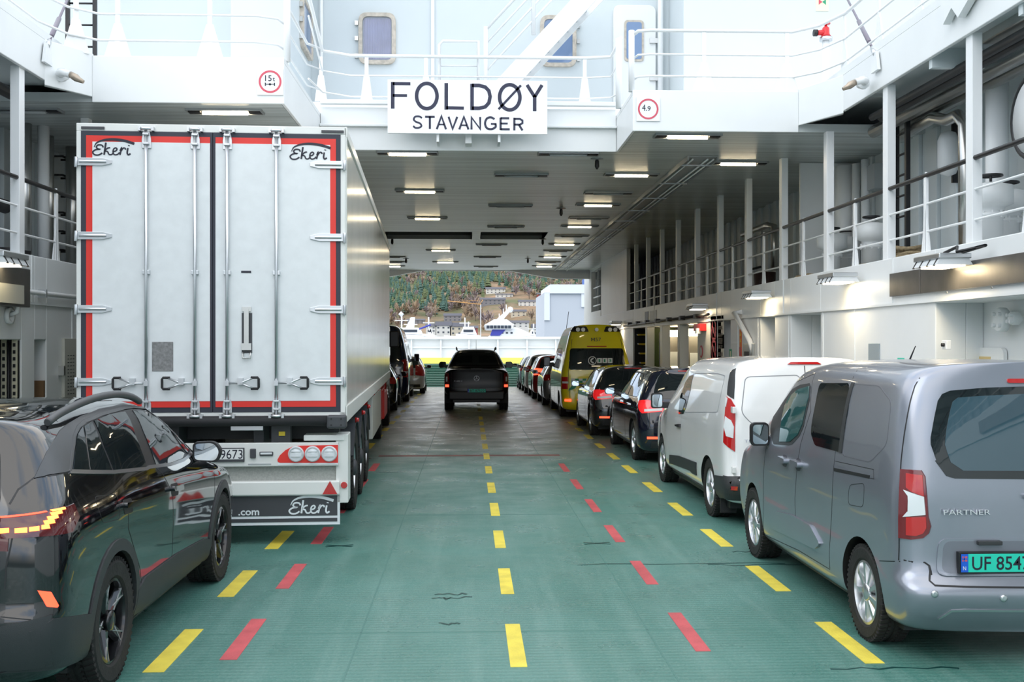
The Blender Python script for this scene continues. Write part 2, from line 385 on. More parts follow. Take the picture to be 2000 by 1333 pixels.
# thin ledge along both walls at the head of the lower panels
for s_, nm in ((1, 'trim_1'), (-1, 'trim_2')):
    mb = MB(); x0, x1 = sorted((s_*(XW-.0), s_*(XW-.03)))
    mb.box(x0, x1, YB, 48, 2.47, 2.50)
    for Y in (14.3, 15.6, 17.3, 19.15, 20.6, 22.3): mb.box(*sorted((s_*(XW), s_*(XW-.012))), Y-.006, Y+.006, 0, 2.47)
    x0, x1 = sorted((s_*(XW-.0), s_*(XW-.012)))
    for Y in (13.0, 17.6, 22.4, 30): mb.box(x0, x1, Y-.005, Y+.005, 2.5, CURB)
    struct(mb, nm, M_white)
# gallery back walls with vertical corrugation
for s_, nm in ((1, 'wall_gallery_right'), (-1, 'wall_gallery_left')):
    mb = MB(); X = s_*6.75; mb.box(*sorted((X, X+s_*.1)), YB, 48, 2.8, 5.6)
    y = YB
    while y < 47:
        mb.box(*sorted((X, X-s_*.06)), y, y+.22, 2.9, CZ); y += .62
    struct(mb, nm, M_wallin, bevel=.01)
# closed section of gallery near the far end
mb = MB().box(XW, XW+.12, 35.3, 42.3, CURB, CZ).box(XW, XW+1.5, 42.2, 42.3, CURB, CZ)
mb.box(XW+.3, XW+1.5, 46.4, 46.5, CURB, CZ).box(XW, XW+.2, 45.6, 48.4, CURB, CZ).box(XW, XW+.2, 42.3, 45.6, CURB, 3.3).box(XW, XW+.2, 42.3, 45.6, 5.0, CZ)
struct(mb, 'wall_end_right', M_white)
mb = MB()
for z in (3.55, 3.9, 4.3): mb.tube([(XW+.1, 42.3, z), (XW+.1, 45.6, z)], .03, 6)
mb.tube([(XW+.1, 44, 3.3), (XW+.1, 44, 5)], .03, 6)
mb.build('window_bars', M_whitein, None); bpy.data.objects['window_bars'].name = 'gallery_opening_bars'
tag(bpy.data.objects['gallery_opening_bars'], 'white bars across the tall dark opening at the far end of the right wall', 'bars')
mb = MB().box(-XW-.2, -XW, 35.3, 48.4, CURB, CZ); struct(mb, 'wall_end_left', M_white)

# ---- ceiling over the covered part, three front edges at their own distance
mb = MB()
mb.box(-6.9, -2.44, YL+.02, YE, CZ, CZ+.12); mb.box(2.44, 6.9, YR_+.02, YE, CZ, CZ+.12)
h0 = (atZ(760, 454, CZ).y, atZ(760, 468, CZ).y); HY0, HY1 = h0[1]-1.1, h0[1]
HY0, HY1 = 30.2, 32.3
mb.box(-2.44, 2.44, YC+.03, HY0, CZ, CZ+.12); mb.box(-2.44, 2.44, HY1, YE, CZ, CZ+.12)
mb.box(.06, .36, HY0, HY1, CZ, CZ+.12)
mb.box(2.2, 2.44, HY0, HY1, CZ, CZ+.12)
struct(mb, 'ceiling', M_planks)
mb = MB()   # recess walls of the two hatches
for a, b in ((-2.44, .06), (.36, 2.2)):
    mb.box(a-.03, b+.03, HY1, HY1+.03, CZ+.12, CZ+.6); mb.box(a-.03, b+.03, HY0-.03, HY0, CZ+.12, CZ+.6)
    mb.box(a-.03, a, HY0, HY1, CZ+.0, CZ+.6); mb.box(b, b+.03, HY0, HY1, CZ+.0, CZ+.6); mb.box(a-.03, b+.03, HY0-.03, HY1+.03, CZ+.6, CZ+.65)
struct(mb, 'ceiling_hatch', mat('hatch_interior', (.16, .17, .17), .6))
# upper deck slab so that daylight cannot leak in
struct(MB().box(-9, 9, YC+.6, YE+.3, CZ+.7, CZ+.9).box(-9, -5.2, YB, YC+.6, CZ+.62, CZ+.72).box(5.2, 9, YB, YC+.6, CZ+.62, CZ+.72), 'floor_upper_deck', M_white)
# end header with the shallow trapezoid
mb = MB().prism([(-6.9, CZ-.42), (-4.1, CZ-.42), (-1.95, CZ-.02), (1.72, CZ-.02), (3.75, CZ-.36), (6.9, CZ-.36), (6.9, CZ+.9), (-6.9, CZ+.9)], 'xz', YE, YE+.25)
struct(mb, 'wall_end_header', M_white)
# outer shell beyond the galleries
struct(MB().box(6.95, 7.05, YB, 48.5, -2, CZ+.9).box(-7.05, -6.95, YB, 48.5, -2, CZ+.9), 'wall_outer_shell', M_white)

# ---- front edges of the deck above
def fascia():
    mb = MB()
    # left wing
    mb.box(-4.84, -2.39, YL-.02, YL+.02, CZ-.01, BZ1-.03); mb.box(-2.43, -2.39, YL+.02, YC+.03, CZ-.01, BZ1-.10)
    # side bulwark left + chamfer
    mb.prism([(-XW, 13.4), (-4.84, YL-.02), (-4.84, YL+.04), (-XW-.04, 13.5)], 'xy', BZ0-.06, BZ1)
    mb.prism([(YB, BZ0), (13.45, BZ0), (13.45, BZ1), (YB, BZ1)], 'yz', -XW-.05, -XW)
    # right wing
    mb.box(2.39, 4.84, YR_-.02, YR_+.02, CZ-.01, BZ1-.03); mb.box(2.39, 2.43, YR_+.02, YC+.03, CZ-.01, BZ1-.10)
    mb.prism([(XW, 14.75), (4.84, YR_-.02), (4.84, YR_+.04), (XW+.04, 14.85)], 'xy', BZ0-.03, BZ1)
    mb.prism([(YB, BZ0), (14.8, BZ0), (14.8, BZ1), (YB, BZ1)], 'yz', XW, XW+.05)
    # deck plates on top of wings
    mb.box(-7, -2.39, YL, YC+.6, BZ1-.10, BZ1-.03); mb.box(2.39, 7, YR_, YC+.6, BZ1-.10, BZ1-.03)
    # centre: stepped fascia
    mb.box(-2.385, 2.385, YC-.02, YC+.025, CZ-.01, CZ+.36); mb.box(-2.385, 2.385, YC-.10, YC+.03, CZ+.36, CZ+.40)
    mb.box(-2.385, 2.385, YC, YC+.05, CZ+.40, CZ+.68); mb.box(-2.38, 2.38, YC-.08, YC+.02, CZ+.72, CZ+.79)
    mb.box(-2.38, 2.38, YC+.05, YC+.8, CZ+.55, CZ+.61)
    return struct(mb, 'wall_front_fascia', M_white, bevel=.008)
fascia()
# white closed undersides near the side bulwarks
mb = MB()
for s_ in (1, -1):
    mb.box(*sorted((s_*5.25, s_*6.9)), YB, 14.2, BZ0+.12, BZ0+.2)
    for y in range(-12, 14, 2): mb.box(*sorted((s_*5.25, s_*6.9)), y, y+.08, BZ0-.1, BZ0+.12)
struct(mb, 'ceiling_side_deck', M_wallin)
# bracket box under the name board
p = atY(854, 281, YC-.03); q = atY(976, 262, YC-.03)
mb = MB().box(p.x, p.x+.04, YC-.42, YC-.021, CZ+.06, CZ+.34).box(q.x-.04, q.x, YC-.42, YC-.021, CZ+.06, CZ+.34).box((p.x+q.x)/2-.05, (p.x+q.x)/2+.05, YC-.3, YC-.021, CZ+.06, CZ+.34).box(p.x, q.x, YC-.40, YC-.10, CZ+.26, CZ+.29)
tag(mb.build('sign_bracket', M_white), 'white steel bracket box below the ship name board', 'bracket')

# ---- superstructure above
YS = 20.0
mb = MB(); mb.box(-4.4, 4.1, YS, YS+.3, BZ1-.1, 11)
xr = atY(1335, 100, 18.6).x; xl = atY(450, 100, 17.6).x; xl2 = atY(566, 60, 17.6).x
mb.box(xr, 9, 18.6, YS+.3, BZ1-.1, 11)
mb.box(xl, xl2, 17.6, YS+.05, BZ1-.1, 11)
mb.box(-9, xl+.02, 19.6, 19.9, BZ1-.1, 11)
struct(mb, 'wall_superstructure', mat('superstructure_paint', (.62, .68, .705), .4, noise=.04, nscale=.8), bevel=.03)
M_reffr = mat('worn_cream_frame', (.62, .56, .48), .6, noise=.35, nscale=12)
M_glasssky = mat('window_glass', (.16, .24, .40), .02, spec=1.0)
M_glasssee = mat('see_through_glass', (.75, .82, .95), .02, trans=.9, spec=1.0)
M_curt = mat('lilac_curtain', (.60, .54, .72), .8, noise=.25, nscale=3)
def ship_window(n_, x0, x1, z0, z1, Y, curtain=False):
    o = struct(MB(), 'window_%d' % n_, M_reffr)
    fr = MB(); outer = rrect(x0-.07, x1+.07, z0-.07, z1+.07, .16, 6); inner = rrect(x0, x1, z0, z1, .11, 6)
    b = len(fr.v); k = len(outer)
    for (d) in (Y-.07, Y+.01):
        for P_ in (outer, inner):
            for a, c in P_: fr.v.append(Vector((a, d, c)))
    for i in range(k):
        j = (i+1) % k
        fr.face([i, j, k+j, k+i]); fr.face([i, 2*k+i, 2*k+j, j], 0, True); fr.face([k+i, k+j, 3*k+j, 3*k+i], 0, True)
    fr.build('frame', M_reffr, o)
    MB().prism(inner, 'xz', Y-.045, Y-.03).build('glass', M_glasssee if curtain else M_glasssky, o)
    if curtain:
        c = MB(); n = 36
        for i in range(n+1):
            x = x0+.02+(x1-x0-.04)*i/n; y = Y-.016+.011*math.sin(i*1.9)
            c.v += [Vector((x, y, z0+.03)), Vector((x, y, z1-.03))]
        for i in range(n): c.face([2*i, 2*i+2, 2*i+3, 2*i+1], 0, True)
        c.build('curtain', M_curt, o)
    h = MB(); sx_ = x0-.11 if n_ != 2 else x1+.11
    for z in (z0+.08, (z0+z1)/2, z1-.12): h.box(sx_-.03, sx_+.03, Y-.06, Y, z-.04, z+.04)
    h.build('hinge', M_steel, o)
    return o
p = atY(704, 124, YS); q = atY(770, 29, YS); ship_window(1, p.x+.04, q.x-.04, p.z+.05, q.z-.05, YS, True)
p = atY(1058, 129, YS); q = atY(1122, 34, YS); ship_window(2, p.x+.04, q.x-.04, p.z+.05, q.z-.05, YS)
o = ship_window(3, -.5, .5, 7.2, 7.95, 0); o.rotation_euler = (0, 0, PI/2); o.location = (xl2, 19.2, 0)
# door with oval window
p = atY(1197, 232, YS); q = atY(1280, 12, YS)
dr = struct(MB().prism(rrect(p.x, q.x, 5.9, q.z, .14, 6), 'xz', YS-.06, YS), 'door_1', M_white, bevel=.01)
a = atY(1219, 120, YS-.06); b = atY(1257, 40, YS-.06)
MB().prism(rrect(a.x, b.x, a.z, b.z, .07, 5), 'xz', YS-.085, YS-.06).build('window_frame', M_reffr, dr)
MB().prism(rrect(a.x+.04, b.x-.04, a.z+.04, b.z-.04, .05, 5), 'xz', YS-.092, YS-.085).build('window_pane', M_glasssky, dr)
mb = MB()
for z in (7.6, 6.9): mb.box(q.x-.12, q.x+.1, YS-.1, YS-.06, z, z+.09)
mb.build('hinge', M_steel, dr)
MB().box(p.x+.08, p.x+.12, YS-.14, YS-.06, 6.35, 6.55).build('handle', M_steel, dr)
x = atY(1291, 50, YS-.15).x
tag(MB().tube([(x, YS-.1, 5.8), (x, YS-.1, 10.5)], .055, 10).build('downpipe', M_whitein), 'white vertical pipe beside the upper deck door', 'pipe')
x = atY(627, 50, YS-.1).x
tag(MB().tube([(x, YS-.08, 5.8), (x, YS-.08, 8.9)], .035, 8).build('downpipe', M_whitein), 'thin white pole right of the narrow upper left window', 'pipe')
x = atY(845, 50, YS-.1).x
tag(MB().box(x-.03, x+.03, YS-.05, YS, 5.8, 10).build('wall_stiffener', M_whitein), 'white vertical rib between the two upper deck windows', 'rib')
# black ladder upper left
def ladder(name, lab, px0, px1, Y, z0, z1, m, stp=.3):
    t = thing(name, lab, 'ladder', (0, 0, 0))
    a = atY(px0, 0, Y).x; b = atY(px1, 0, Y).x
    for x in (a, b): MB().box(x-.03, x+.03, Y-.05, Y+.02, z0, z1).build('rail', m, t)
    mb = MB(); z = z0+.2
    while z < z1: mb.tube([(a, Y, z), (b, Y, z)], .017, 6); z += stp
    r_ = mb.build('rung', m, t); return t
ladder('ladder', 'black ladder on the white wall at the upper left', 133, 186, 18.6, 5.75, 9.6, M_dark, .37)

# ---- pillars of the galleries
pil = None; k = 0
for s_ in (1, -1):
    for i in range(-4, 13):
        Y = 15.65+2.28*(i-1)+ (0 if s_ > 0 else -.52)
        if Y > 34.3: continue
        top = CZ if Y > (15.3 if s_ > 0 else 14.3) else BZ0+.02
        if Y < 2: continue
        place = 'nearest the camera' if Y < 12 else ''
        d_ = 'right' if s_ > 0 else 'left'
        n_ = ['first','second','third','fourth','fifth','sixth','seventh','eighth','ninth','tenth','eleventh','twelfth','thirteenth','fourteenth'][max(0, int((Y-3.5)//2.28))]
        mb = MB().box(-.055, .055, -.075, .075, CURB-.12, top)
        o = mb.build('gallery_pillar', M_whitein, None, bevel=.006); o.location = (s_*(XW+.10), Y, 0)
        tag(o, 'white square pillar on the %s gallery edge, %s counting from the near end' % (d_, n_), 'pillar', 'pillars of the %s gallery' % d_)
# ---- gallery railings: stanchions, black handrail, two white rails
for s_, d_ in ((1, 'right'), (-1, 'left')):
    t = thing('gallery_railing', 'white railing with black handrail along the %s gallery' % d_, 'railing', (s_*(XW+.08), 0, CURB))
    y1 = 35.2
    MB().tube([(0, YB, .89), (0, y1, .89)], .028, 8).build('handrail', M_dark, t)
    for z in (.24, .56): MB().tube([(0, YB, z), (0, y1, z)], .014, 6).build('rail', M_whitein, t)
    y = 5.39 if s_ > 0 else 4.86
    while y < 35:
        mb = MB().prism([(y-.035, -.02), (y+.035, -.02), (y+.035, .86), (y, .93), (y-.035, .86)], 'yz', -.014, .014)
        mb.prism([(-.02, 0), (s_*.0-.03, 0), (-.02, .5)] if s_ > 0 else [(.02, 0), (.03, 0), (.02, .5)], 'xz', y-.02, y+.02)
        mb.prism([(y-.12, -.02), (y+.12, -.02), (y+.03, .42), (y-.03, .42)], 'yz', -.008, .008)
        mb.build('stanchion', M_whitein, t); y += 2.28
# ---- upper deck railings
def tri_st(mb, p, along, h, base=.34):
    """stanchion with a triangular foot; along = unit direction of the rail"""
    a = Vector(along); n = Vector((-a.y, a.x, 0)); P = Vector(p)
    M_ = Matrix((( a.x, n.x, 0, P.x), (a.y, n.y, 0, P.y), (0, 0, 1, P.z), (0, 0, 0, 1)))
    b = len(mb.v); mb.prism([(-base/2, 0), (base/2, 0), (.045, .42), (-.045, .42)], 'xz', -.01, .01); mb.box(-.03, .03, -.012, .012, 0, h)
    for i in range(b, len(mb.v)): mb.v[i] = M_ @ mb.v[i]
def up_rail(name, lab, pts, hs, sts, hand, h):
    t = thing(name, lab, 'railing', (0, 0, 0))
    for i, z in enumerate(hs):
        MB().tube([(x, y, zz+z) for x, y, zz in pts], hand if i == len(hs)-1 else .016, 8).build('handrail' if i == len(hs)-1 else 'rail', M_whitein, t)
    for p, al in sts:
        mb = MB(); tri_st(mb, p, al, h); mb.build('stanchion', M_whitein, t)
zt = BZ1-.03
X_ = lambda px, Y: atY(px, 0, Y).x
up_rail('deck_railing', 'white railing on the upper deck edge above the 15t sign', [(-XW-.02, 2, zt), (-XW-.02, 13.2, zt), (-5.05, 13.75, zt), (-4.75, YL, zt), (-2.75, YL, zt), (-2.5, YL+.12, zt), (-2.42, YL+.5, zt)],
        (.20, .54, .90), [((X_(230, YL), YL, zt), (1, 0, 0)), ((X_(410, YL), YL, zt), (1, 0, 0)), ((-4.98, 13.85, zt), (.75, .66, 0))]+[((-XW-.02, y, zt+.03), (0, 1, 0)) for y in (12.0, 10.0, 8.0, 6.0)], .02, .9)
up_rail('deck_railing', 'white railing on the upper deck edge above the 4.9 sign', [(2.42, YR_+.35, zt), (2.48, YR_+.05, zt), (2.66, YR_, zt), (4.75, YR_, zt), (5.05, 15.3, zt), (XW+.02, 14.7, zt), (XW+.02, 2, zt)],
        (.21, .53, .88), [((X_(1375, YR_), YR_, zt), (1, 0, 0)), ((X_(1537, YR_), YR_, zt), (1, 0, 0))]+[((XW+.02, y, zt+.03), (0, 1, 0)) for y in (14.75, 13.5, 12.3, 11.1, 9.9, 8.7)], .026, .88)
zc_ = CZ+.79
t = thing('deck_railing', 'low white railing of the middle deck behind the ship name board', 'railing')
for z, r in ((.72, .028), (.40, .015), (.06, .015)):
    MB().tube([(-2.40, 16.2, zc_+z+.6*(z > .1)), (-2.34, YC-.1, zc_+z+.05), (-1.9, YC, zc_+z), (1.9, YC, zc_+z), (2.3, YC-.02, zc_+z+.02), (2.40, YC-.5, zc_+z+.20*(z > .1))], r, 8).build('handrail' if z > .5 else 'rail', M_whitein, t)
for px in (627, 716, 832, 1142):
    mb = MB(); tri_st(mb, (X_(px, YC), YC, zc_-.02), (1, 0, 0), .72, .2); mb.build('stanchion', M_whitein, t)
for x in (2.39, -2.39):
    MB().tube([(x, YR_+.1 if x > 0 else YL+.2, zt), (x, YR_+.1 if x > 0 else YL+.2, zt+.9)], .045, 10).build('corner_post', M_whitein, t)
MB().tube([(2.36, YC-.5, zc_-.2), (2.36, YC-.5, zc_+.9)], .05, 10).build('corner_post', M_whitein, t)
t = thing('deck_gate', 'white hooped rail section above the letters of the name board', 'gate')
a = X_(858, YC+.1); b = X_(934, YC+.1)
MB().tube([(a, YC+.1, zc_), (a, YC+.1, zc_+.94), (a+.06, YC+.1, zc_+1.0), (b, YC+.1, zc_+1.0), (b, YC+.1, zc_)], .026, 8).build('frame', M_whitein, t)
MB().tube([(a, YC+.1, zc_+.6), (b, YC+.1, zc_+.6)], .015, 6).build('rail', M_whitein, t)
# steep steps left side (rails from upper left)
t = thing('stair_railing', 'white sloping stair rail at the inner corner of the left wing', 'railing')
for dz in (0, -.33, -.66):
    MB().tube([(X_(562, 15), 15, atY(562, 15, 15).z+dz), (X_(600, 17.0), 17.0, atY(600, 85, 17.0).z+dz), (X_(625, 17.3), 17.3, atY(625, 95, 17.3).z+dz)], .022 if dz == 0 else .013, 8).build('handrail' if dz == 0 else 'rail', M_whitein, t)
# stairs to the upper level
t = thing('deck_stair', 'white steel stair rising to the upper right behind the name board', 'stair')
A0 = atY(985, 160, 18.6); A1 = atY(1165, -35, 18.6); dv = (A1-A0)
for dy, nm in ((0, 'stringer'), (.75, 'stringer')):
    mb = MB().prism([(A0.x-.16, A0.z), (A0.x+.22, A0.z-.06), (A1.x+.22, A1.z-.06), (A1.x-.16, A1.z)], 'xz', A0.y+dy, A0.y+dy+.05); mb.build(nm, M_whitein, t)
for i in range(1, 9):
    c = A0+dv*(i/9.5); MB().box(c.x-.10, c.x+.16, A0.y+.05, A0.y+.75, c.z-.02, c.z+.03).build('step', M_galv, t)
u0 = atY(947, 45, 18.6)
for k_ in range(4):
    off = Vector((-.02, 0, .95-.24*k_))
    MB().tube([A0+off+Vector((-.3, 0, -.05)), A1+off+Vector((-.3, 0, -.05))], .018 if k_ else .026, 8).build('handrail' if k_ == 0 else 'rail', M_whitein, t)
MB().tube([A0+Vector((-.32, 0, -.2)), A0+Vector((-.32, 0, .95))], .04, 8).build('post', M_whitein, t)
c = atY(1042, 0, 18.6); MB().tube([(c.x, c.y, atY(1042, 68, 18.6).z), (c.x, c.y, 9.0)], .04, 8).build('post', M_whitein, t)

# ---- name board
nb0 = atY(757, 260, 16.9); nb1 = atY(1069, 158, 16.9)
nb = thing('name_board', 'large white name board lettered FOLDOY STAVANGER', 'sign', (nb0.x, 16.9, nb0.z))
nb['label'] = 'large white ship name board with navy letters over the deck opening'
BW, BH = nb1.x-nb0.x, nb1.z-nb0.z
MB().box(0, BW, 0, .04, 0, BH).build('panel', mat('name_board_white', (.86, .90, .93), .3), nb, bevel=.004)
MB().box(.3, .36, .04, .42, .1, BH-.1).box(BW-.36, BW-.3, .04, .42, .1, BH-.1).build('mounting_bar', M_whitein, nb)
sx_ = BW/313.; sz_ = BH/102.
def L_(pts): return [((x-757)*sx_, (260-y)*sz_) for x, y in pts]
def ln(mb, pts, wd, closed=False): mb.stroke(L_(pts), wd*sx_, 'xz', -.004, 0, closed)
mb = MB(); tw = 7
def ell(cx, cy, rx, ry): return [(cx+rx*math.cos(a*PI/20), cy+ry*math.sin(a*PI/20)) for a in range(40)]
ln(mb, [(767,163),(767,213.5)], tw); ln(mb, [(767,166),(801.5,166)], 6); ln(mb, [(767,188.5),(795,188.5)], 5.5)
ln(mb, ell(833.5,189,20,24), 7, True)
ln(mb, [(871.5,164),(871.5,214.5)], tw); ln(mb, [(871.5,211),(906,211.5)], 6)
ln(mb, [(922,165),(922,215)], tw); ln(mb, [(922,168),(936,168),(948,171),(955,178),(957.5,189),(955,201),(948,208.5),(936,211.5),(922,211.5)], 7)
ln(mb, ell(996,190,20,24), 7, True); ln(mb, [(974,213),(1018,167)], 4.5)
ln(mb, [(1030,166),(1045,189)], 6.5); ln(mb, [(1059.5,166),(1045,189)], 6.5); ln(mb, [(1045,186),(1045,216)], 7)
tag(mb.build('lettering', M_navy, nb), 'navy letters FOLD\u00d8Y')
mb = MB(); S = 4.2
ln(mb, spline([(824,231),(819,228),(811,228.5),(808,234),(813,238.5),(820,241),(823,246),(818,249.5),(811,249.5),(807,246)], 4), 3.6)
ln(mb, [(830,228.5),(849,228.5)], S); ln(mb, [(839.5,228),(839.5,251.5)], S)
ln(mb, [(853,252),(862,227),(871,252)], S); ln(mb, [(857,243),(868,243)], 3)
ln(mb, [(876,228),(884,251),(893,228)], S)
ln(mb, [(897,252),(906,228),(915,252)], S); ln(mb, [(901,244),(912,244)], 3)
ln(mb, [(921,252),(921,229),(938,251),(938,228)], S)
ln(mb, spline([(966,232),(959,228.5),(951,231),(947.5,240),(951,249),(960,251),(968,247),(968,241)], 4), S); ln(mb, [(959,241),(970,241)], 3.6)
ln(mb, [(978,229),(978,252.5)], S); ln(mb, [(978,230),(995,230)], S); ln(mb, [(978,240),(992,240)], 3.6); ln(mb, [(978,251),(996,251)], S)
ln(mb, [(1005,253),(1005,229)], S); ln(mb, [(1005,231),(1016,231),(1021,234),(1021,239),(1016,242),(1005,242)], 3.8); ln(mb, [(1014,242),(1021,253)], S)
tag(mb.build('lettering', M_navy, nb), 'navy letters STAVANGER')

# ---- round limit signs
def limit_sign(px0, py0, px1, py1, Y, lab):
    a = atY(px0, py1, Y); b = atY(px1, py0, Y); W_ = b.x-a.x; H_ = b.z-a.z
    t = thing('limit_sign', lab, 'sign', (a.x, Y, a.z))
    MB().box(0, W_, 0, .015, 0, H_).build('panel', M_signwhite, t)
    r = W_*.40
    mb = MB(); b0 = 0; n = 40
    mb.stroke([(W_/2+r*math.cos(i*2*PI/n), H_/2+r*math.sin(i*2*PI/n)) for i in range(n)], r*.19, 'xz', -.003, 0, True); mb.build('ring', M_signred, t)
    return t, W_, H_
t, W_, H_ = limit_sign(502, 134, 553, 185, YL-.04, 'square white sign with red ring reading 15t over an axle')
text('lettering', '15', M_ink, t, (W_*.31, -.003, H_*.52), H_*.22, W_*.25); text('lettering', 't', M_ink, t, (W_*.60, -.003, H_*.52), H_*.14)
mb = MB().box(W_*.30, W_*.34, -.004, 0, H_*.34, H_*.46).box(W_*.65, W_*.69, -.004, 0, H_*.34, H_*.46).box(W_*.34, W_*.65, -.004, 0, H_*.39, H_*.41).lathe([(0, -.004), (.015, -.004), (.015, 0)], (W_*.495, 0, H_*.40), 'y', 10)
mb.build('axle_symbol', M_ink, t)
t, W_, H_ = limit_sign(1243, 190, 1289, 236, YR_-.04, 'square grey-white sign with red ring reading 4.9')
text('lettering', '4.', M_ink, t, (W_*.24, -.003, H_*.42), H_*.27, W_*.21); text('lettering', '9', M_ink, t, (W_*.47, -.003, H_*.42), H_*.20, W_*.13)

# ---- ceiling lamps
def ceil_lamp(lit):
    t = thing('ceiling_lamp', '', 'ceiling light')
    w_, d = .5, .14
    mb = MB().box(-w_, w_, -d, -d+.02, -.03, .0).box(-w_, w_, d-.02, d, -.03, .0).box(-w_, -w_+.02, -d, d, -.03, 0).box(w_-.02, w_, -d, d, -.03, 0).box(-w_, w_, -d, d, -.004, .0)
    mb.build('housing', M_lampbox, t)
    for sg in (-1, 1): MB().box(*sorted((sg*(w_-.02), sg*(w_-.18))), -.06, .06, -.035, -.005).build('end_cap', M_dark, t)
    MB().tube([(-.30, 0, -.035), (.30, 0, -.035)], .024, 10).build('tube', M_tube if lit else M_tubeoff, t)
    return t
LIT = [(796,297.6,'left of the name board under the middle edge'),(820,372,'second in the left lit row'),(835,425,'third in the left lit row'),(861,488,'fourth in the left lit row'),(870,511,'last in the left lit row'),(767,519,'peeping past the trailer edge at the far end'),
 (1233,340,'nearest in the row beside the cable tray'),(1168,399,'second in the row beside the cable tray'),(1132,441,'third in the row beside the cable tray'),(1102,476,'fourth in the row beside the cable tray'),(1079,501,'fifth in the row beside the cable tray'),(1063,519,'last in the row beside the cable tray'),
 (1343,264,'directly under the right wing edge'),(1442,317,'right of the cable tray'),(440,216,'above the trailer under the left wing')]
OFF = [(1110,299,'under the right half of the name board'),(1018,341,'nearest in the middle dark row'),(997,401,'second in the middle dark row'),(988,442,'third in the middle dark row'),(960,477,'just beyond the hatches'),(952,501,'fifth in the middle dark row'),(949,520,'last in the middle dark row'),
 (1188,376,'between the first two lit lamps by the tray'),(1150,425,'between the second and third lit lamps by the tray'),(1117,460,'right of the large hatch'),(1090,489,'between the fourth and fifth lit lamps by the tray'),(1070,511,'between the last two lit lamps by the tray'),(765,501,'beside the trailer top, far away'),(770,511,'beside the trailer top, farthest'),(45,214,'over the left gallery')]
for lst, lit in ((LIT, True), (OFF, False)):
    src = ceil_lamp(lit)
    for i, (px, py, lab) in enumerate(lst):
        p = atZ(px, py, CZ); o = src if i == 0 else dup(src, (p.x, p.y, p.z)); o.location = (p.x, p.y, CZ)
        tag(o, ('lit' if lit else 'unlit')+' ceiling lamp '+lab, 'ceiling light', 'lit ceiling lamps' if lit else 'unlit ceiling lamps')
# sprinklers
src = None
for px, py, lab in ((1166,316,'near the front edge'),(1096,413,'in the middle of the ceiling'),(766,472,'close to the trailer'),(1060,473,'behind the right hatch'),(793,511,'far left'),(1031,511,'far right')):
    p = atZ(px, py-6, CZ)
    if src is None:
        src = thing('sprinkler', '', 'sprinkler'); MB().lathe([(.11, 0), (.11, -.01), (.02, -.02)], (0, 0, 0), 'z', 12).build('plate', M_lampbox, src)
        MB().lathe([(.02, 0), (.035, -.03), (.04, -.12), (.015, -.17)], (0, 0, -.01), 'z', 10).build('nozzle', M_dark, src); o = src
    else: o = dup(src, (0, 0, 0))
    o.location = (p.x, p.y, CZ); tag(o, 'small dark sprinkler hanging from the ceiling, '+lab, 'sprinkler', 'ceiling sprinklers')
# cable tray
t = thing('cable_tray', 'long grey cable tray running along the ceiling on the right', 'cable tray', (3.88, 0, CZ))
MB().box(-.26, -.24, 17.7, 45.5, -.08, 0).box(.24, .26, 17.7, 45.5, -.08, 0).box(-.24, .24, 17.7, 45.5, -.02, -.005).build('tray', mat('tray_grey', (.38, .40, .41), .4, .3), t)
mb = MB()
for i in range(13): mb.box(-.26, .26, 18.2+2.1*i, 18.24+2.1*i, -.09, -.07)
mb.build('strap', M_galv, t)
for x in (-.15, .1, .2): MB().tube([(x, 17.8, -.045), (x+.02, 45, -.045)], .014, 6).build('cable', M_whitein, t)
# ---- wall floodlights
def flood(s_, Y, z, lab, src=None):
    t = thing('wall_lamp', lab, 'lamp', (s_*XW, Y, z), 0 if s_ > 0 else PI, 'wall floodlights')
    MB().box(-.12, -.0, -.16, .10, .02, .07).box(-.42, -.08, -.62, .02, .015, .07).build('housing', M_galv, t, bevel=.01)
    MB().prism([(-.44, -.05), (-.06, -.05), (-.10, .015), (-.40, .015)], 'xz', -.60, .0).build('shade', M_lens, t)
    MB().box(-.36, -.12, -.56, -.04, -.062, -.05).build('lamp_face', M_tubew, t)
    for y in (-.55, -.38, -.2, -.04): MB().prism([(-.45, -.06), (-.43, -.06), (-.38, .03), (-.40, .03)], 'xz', y, y+.02).build('clip', M_dark, t)
for px, py, lab in ((1860,516,'white floodlight mounted on the brown steel strip'),(1656,548,'white wall floodlight left of the steel strip end'),(1496,578,'white wall floodlight above the two tall niches'),(1378,601,'white wall floodlight over the red-ringed notices'),(1214,632,'white wall floodlight behind the ambulance')):
    p = atX(px, py, XW); flood(1, p.y, p.z, lab)
p = atX(6, 516, -XW); flood(-1, p.y-.95, p.z, 'white floodlight at the left edge of the photo')
def area(name, loc, e, sz, col=(1, .78, .5)):
    l = bpy.data.lights.new(name, 'AREA'); l.energy = e; l.size = sz; l.color = col; l.shape = 'SQUARE'
    o = bpy.data.objects.new(name, l); COL.objects.link(o); o.location = loc; return o
for px, py in ((1860,516),(1656,548),(1496,578),(1378,601),(1214,632)):
    p = atX(px, py, XW); area('wall_lamp_light', (XW-.22, p.y-.3, p.z-.09), 2.5, .22)
# ================================================================== FITTINGS ON THE WALLS
def yz(px, py, X=XW):
    p = atX(px, py, X); return p.y, p.z
